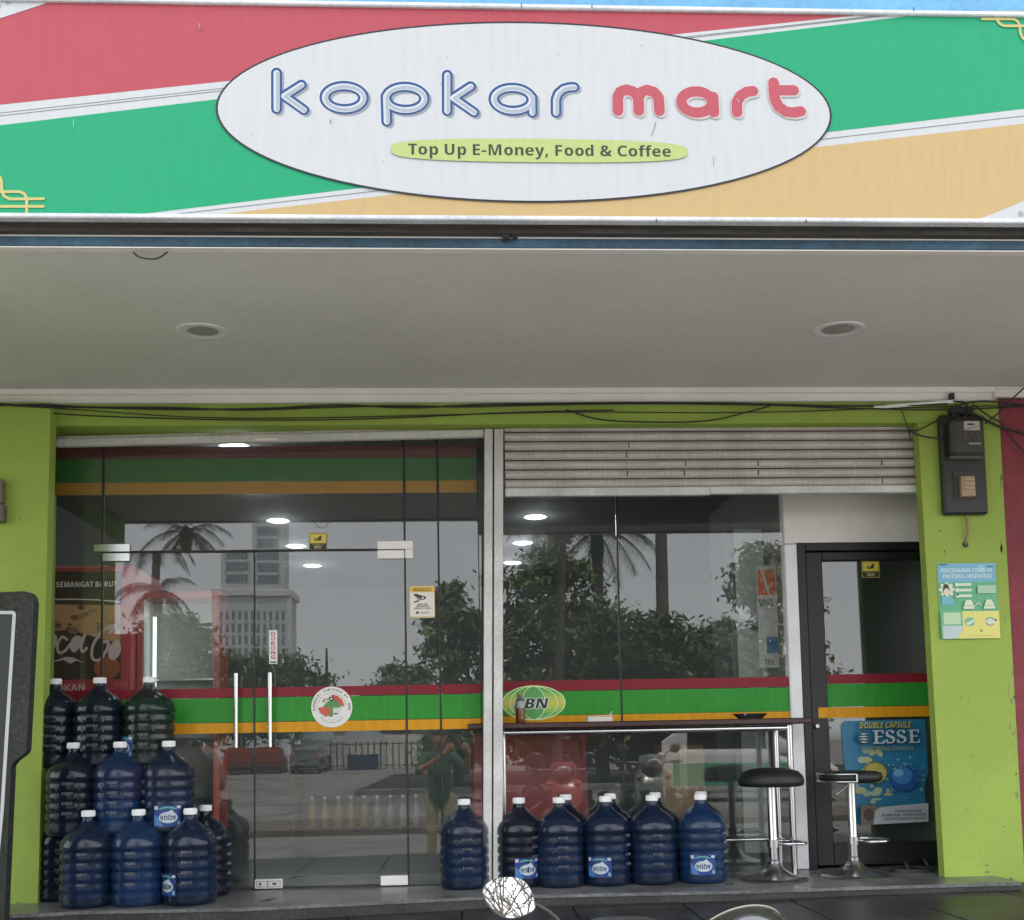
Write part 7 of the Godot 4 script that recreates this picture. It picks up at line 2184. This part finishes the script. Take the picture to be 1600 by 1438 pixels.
	obj("hair", mb(Vector3(0, 1.645, -0.008)).ball(Vector3.ZERO, Vector3(0.095, 0.075, 0.105), 20, 12), mat(lin(0.012, 0.011, 0.010), 0.6), p)
	var ph := thing("phone", "dark phone held up by the person taking the photograph", "phone", Vector3(-0.07, 0.83, 6.245))
	obj("case", mb().box(Vector3.ZERO, Vector3(0.16, 0.075, 0.009), 0.004), mats.dark_plastic, ph)
	obj("lens", mb(Vector3(0.065, 0.02, -0.005), Basis(Vector3.RIGHT, -PI / 2)).lathe(P2([Vector2(0, 0.001), Vector2(0.007, 0.001), Vector2(0.008, 0)]), 16), mats.seal, ph)
	var q := thing("person", "person in a grey shirt and dark trousers walking across the road", "person", Vector3(-6.8, -0.68, 26.0 - 1.2), 80)
	var gs := S(104, 108, 116)
	var dk := S(30, 30, 34)
	var b2 := [
		[Vector3(0, 0.95, 0), Vector3(0, 1.2, 0), 0.14, 0.14, gs], [Vector3(0, 1.2, 0), Vector3(0, 1.38, 0), 0.14, 0.11, gs], [Vector3(-0.15, 1.38, 0), Vector3(0.15, 1.38, 0), 0.068, 0.068, gs],
		[Vector3(0, 1.42, 0), Vector3(0, 1.52, -0.01), 0.05, 0.05, skin], [Vector3(0, 1.58, -0.02), Vector3(0, 1.64, -0.01), 0.08, 0.09, skin], [Vector3(0, 1.57, -0.1), Vector3(0, 1.59, -0.11), 0.014, 0.016, skin],
		[Vector3(-0.2, 1.37, 0), Vector3(-0.25, 1.1, 0.06), 0.052, 0.042, gs], [Vector3(-0.25, 1.1, 0.06), Vector3(-0.25, 0.86, -0.02), 0.038, 0.028, skin], [Vector3(-0.25, 0.86, -0.02), Vector3(-0.25, 0.74, -0.04), 0.034, 0.02, skin],
		[Vector3(0.2, 1.37, 0), Vector3(0.25, 1.1, 0.02), 0.052, 0.042, gs], [Vector3(0.25, 1.1, 0.02), Vector3(0.25, 0.86, -0.08), 0.038, 0.028, skin], [Vector3(0.25, 0.86, -0.08), Vector3(0.25, 0.74, -0.1), 0.034, 0.02, skin],
		[Vector3(-0.09, 0.9, 0), Vector3(-0.10, 0.48, -0.1), 0.095, 0.065, dk], [Vector3(-0.10, 0.48, -0.1), Vector3(-0.10, 0.09, -0.06), 0.064, 0.05, dk],
		[Vector3(0.09, 0.9, 0), Vector3(0.10, 0.48, 0.05), 0.095, 0.065, dk], [Vector3(0.10, 0.48, 0.05), Vector3(0.10, 0.1, 0.2), 0.064, 0.05, dk],
		[Vector3(-0.1, 0.04, -0.04), Vector3(-0.1, 0.035, -0.22), 0.042, 0.034, dk], [Vector3(0.1, 0.06, 0.22), Vector3(0.1, 0.035, 0.06), 0.042, 0.034, dk],
	]
	obj("body", figure(b2, 0.018, 0.04), print_mat(0.75), q)
	obj("hair", mb(Vector3(0, 1.66, 0.005)).ball(Vector3.ZERO, Vector3(0.092, 0.072, 0.1), 16, 10), mat(lin(0.012, 0.011, 0.010), 0.6), q)
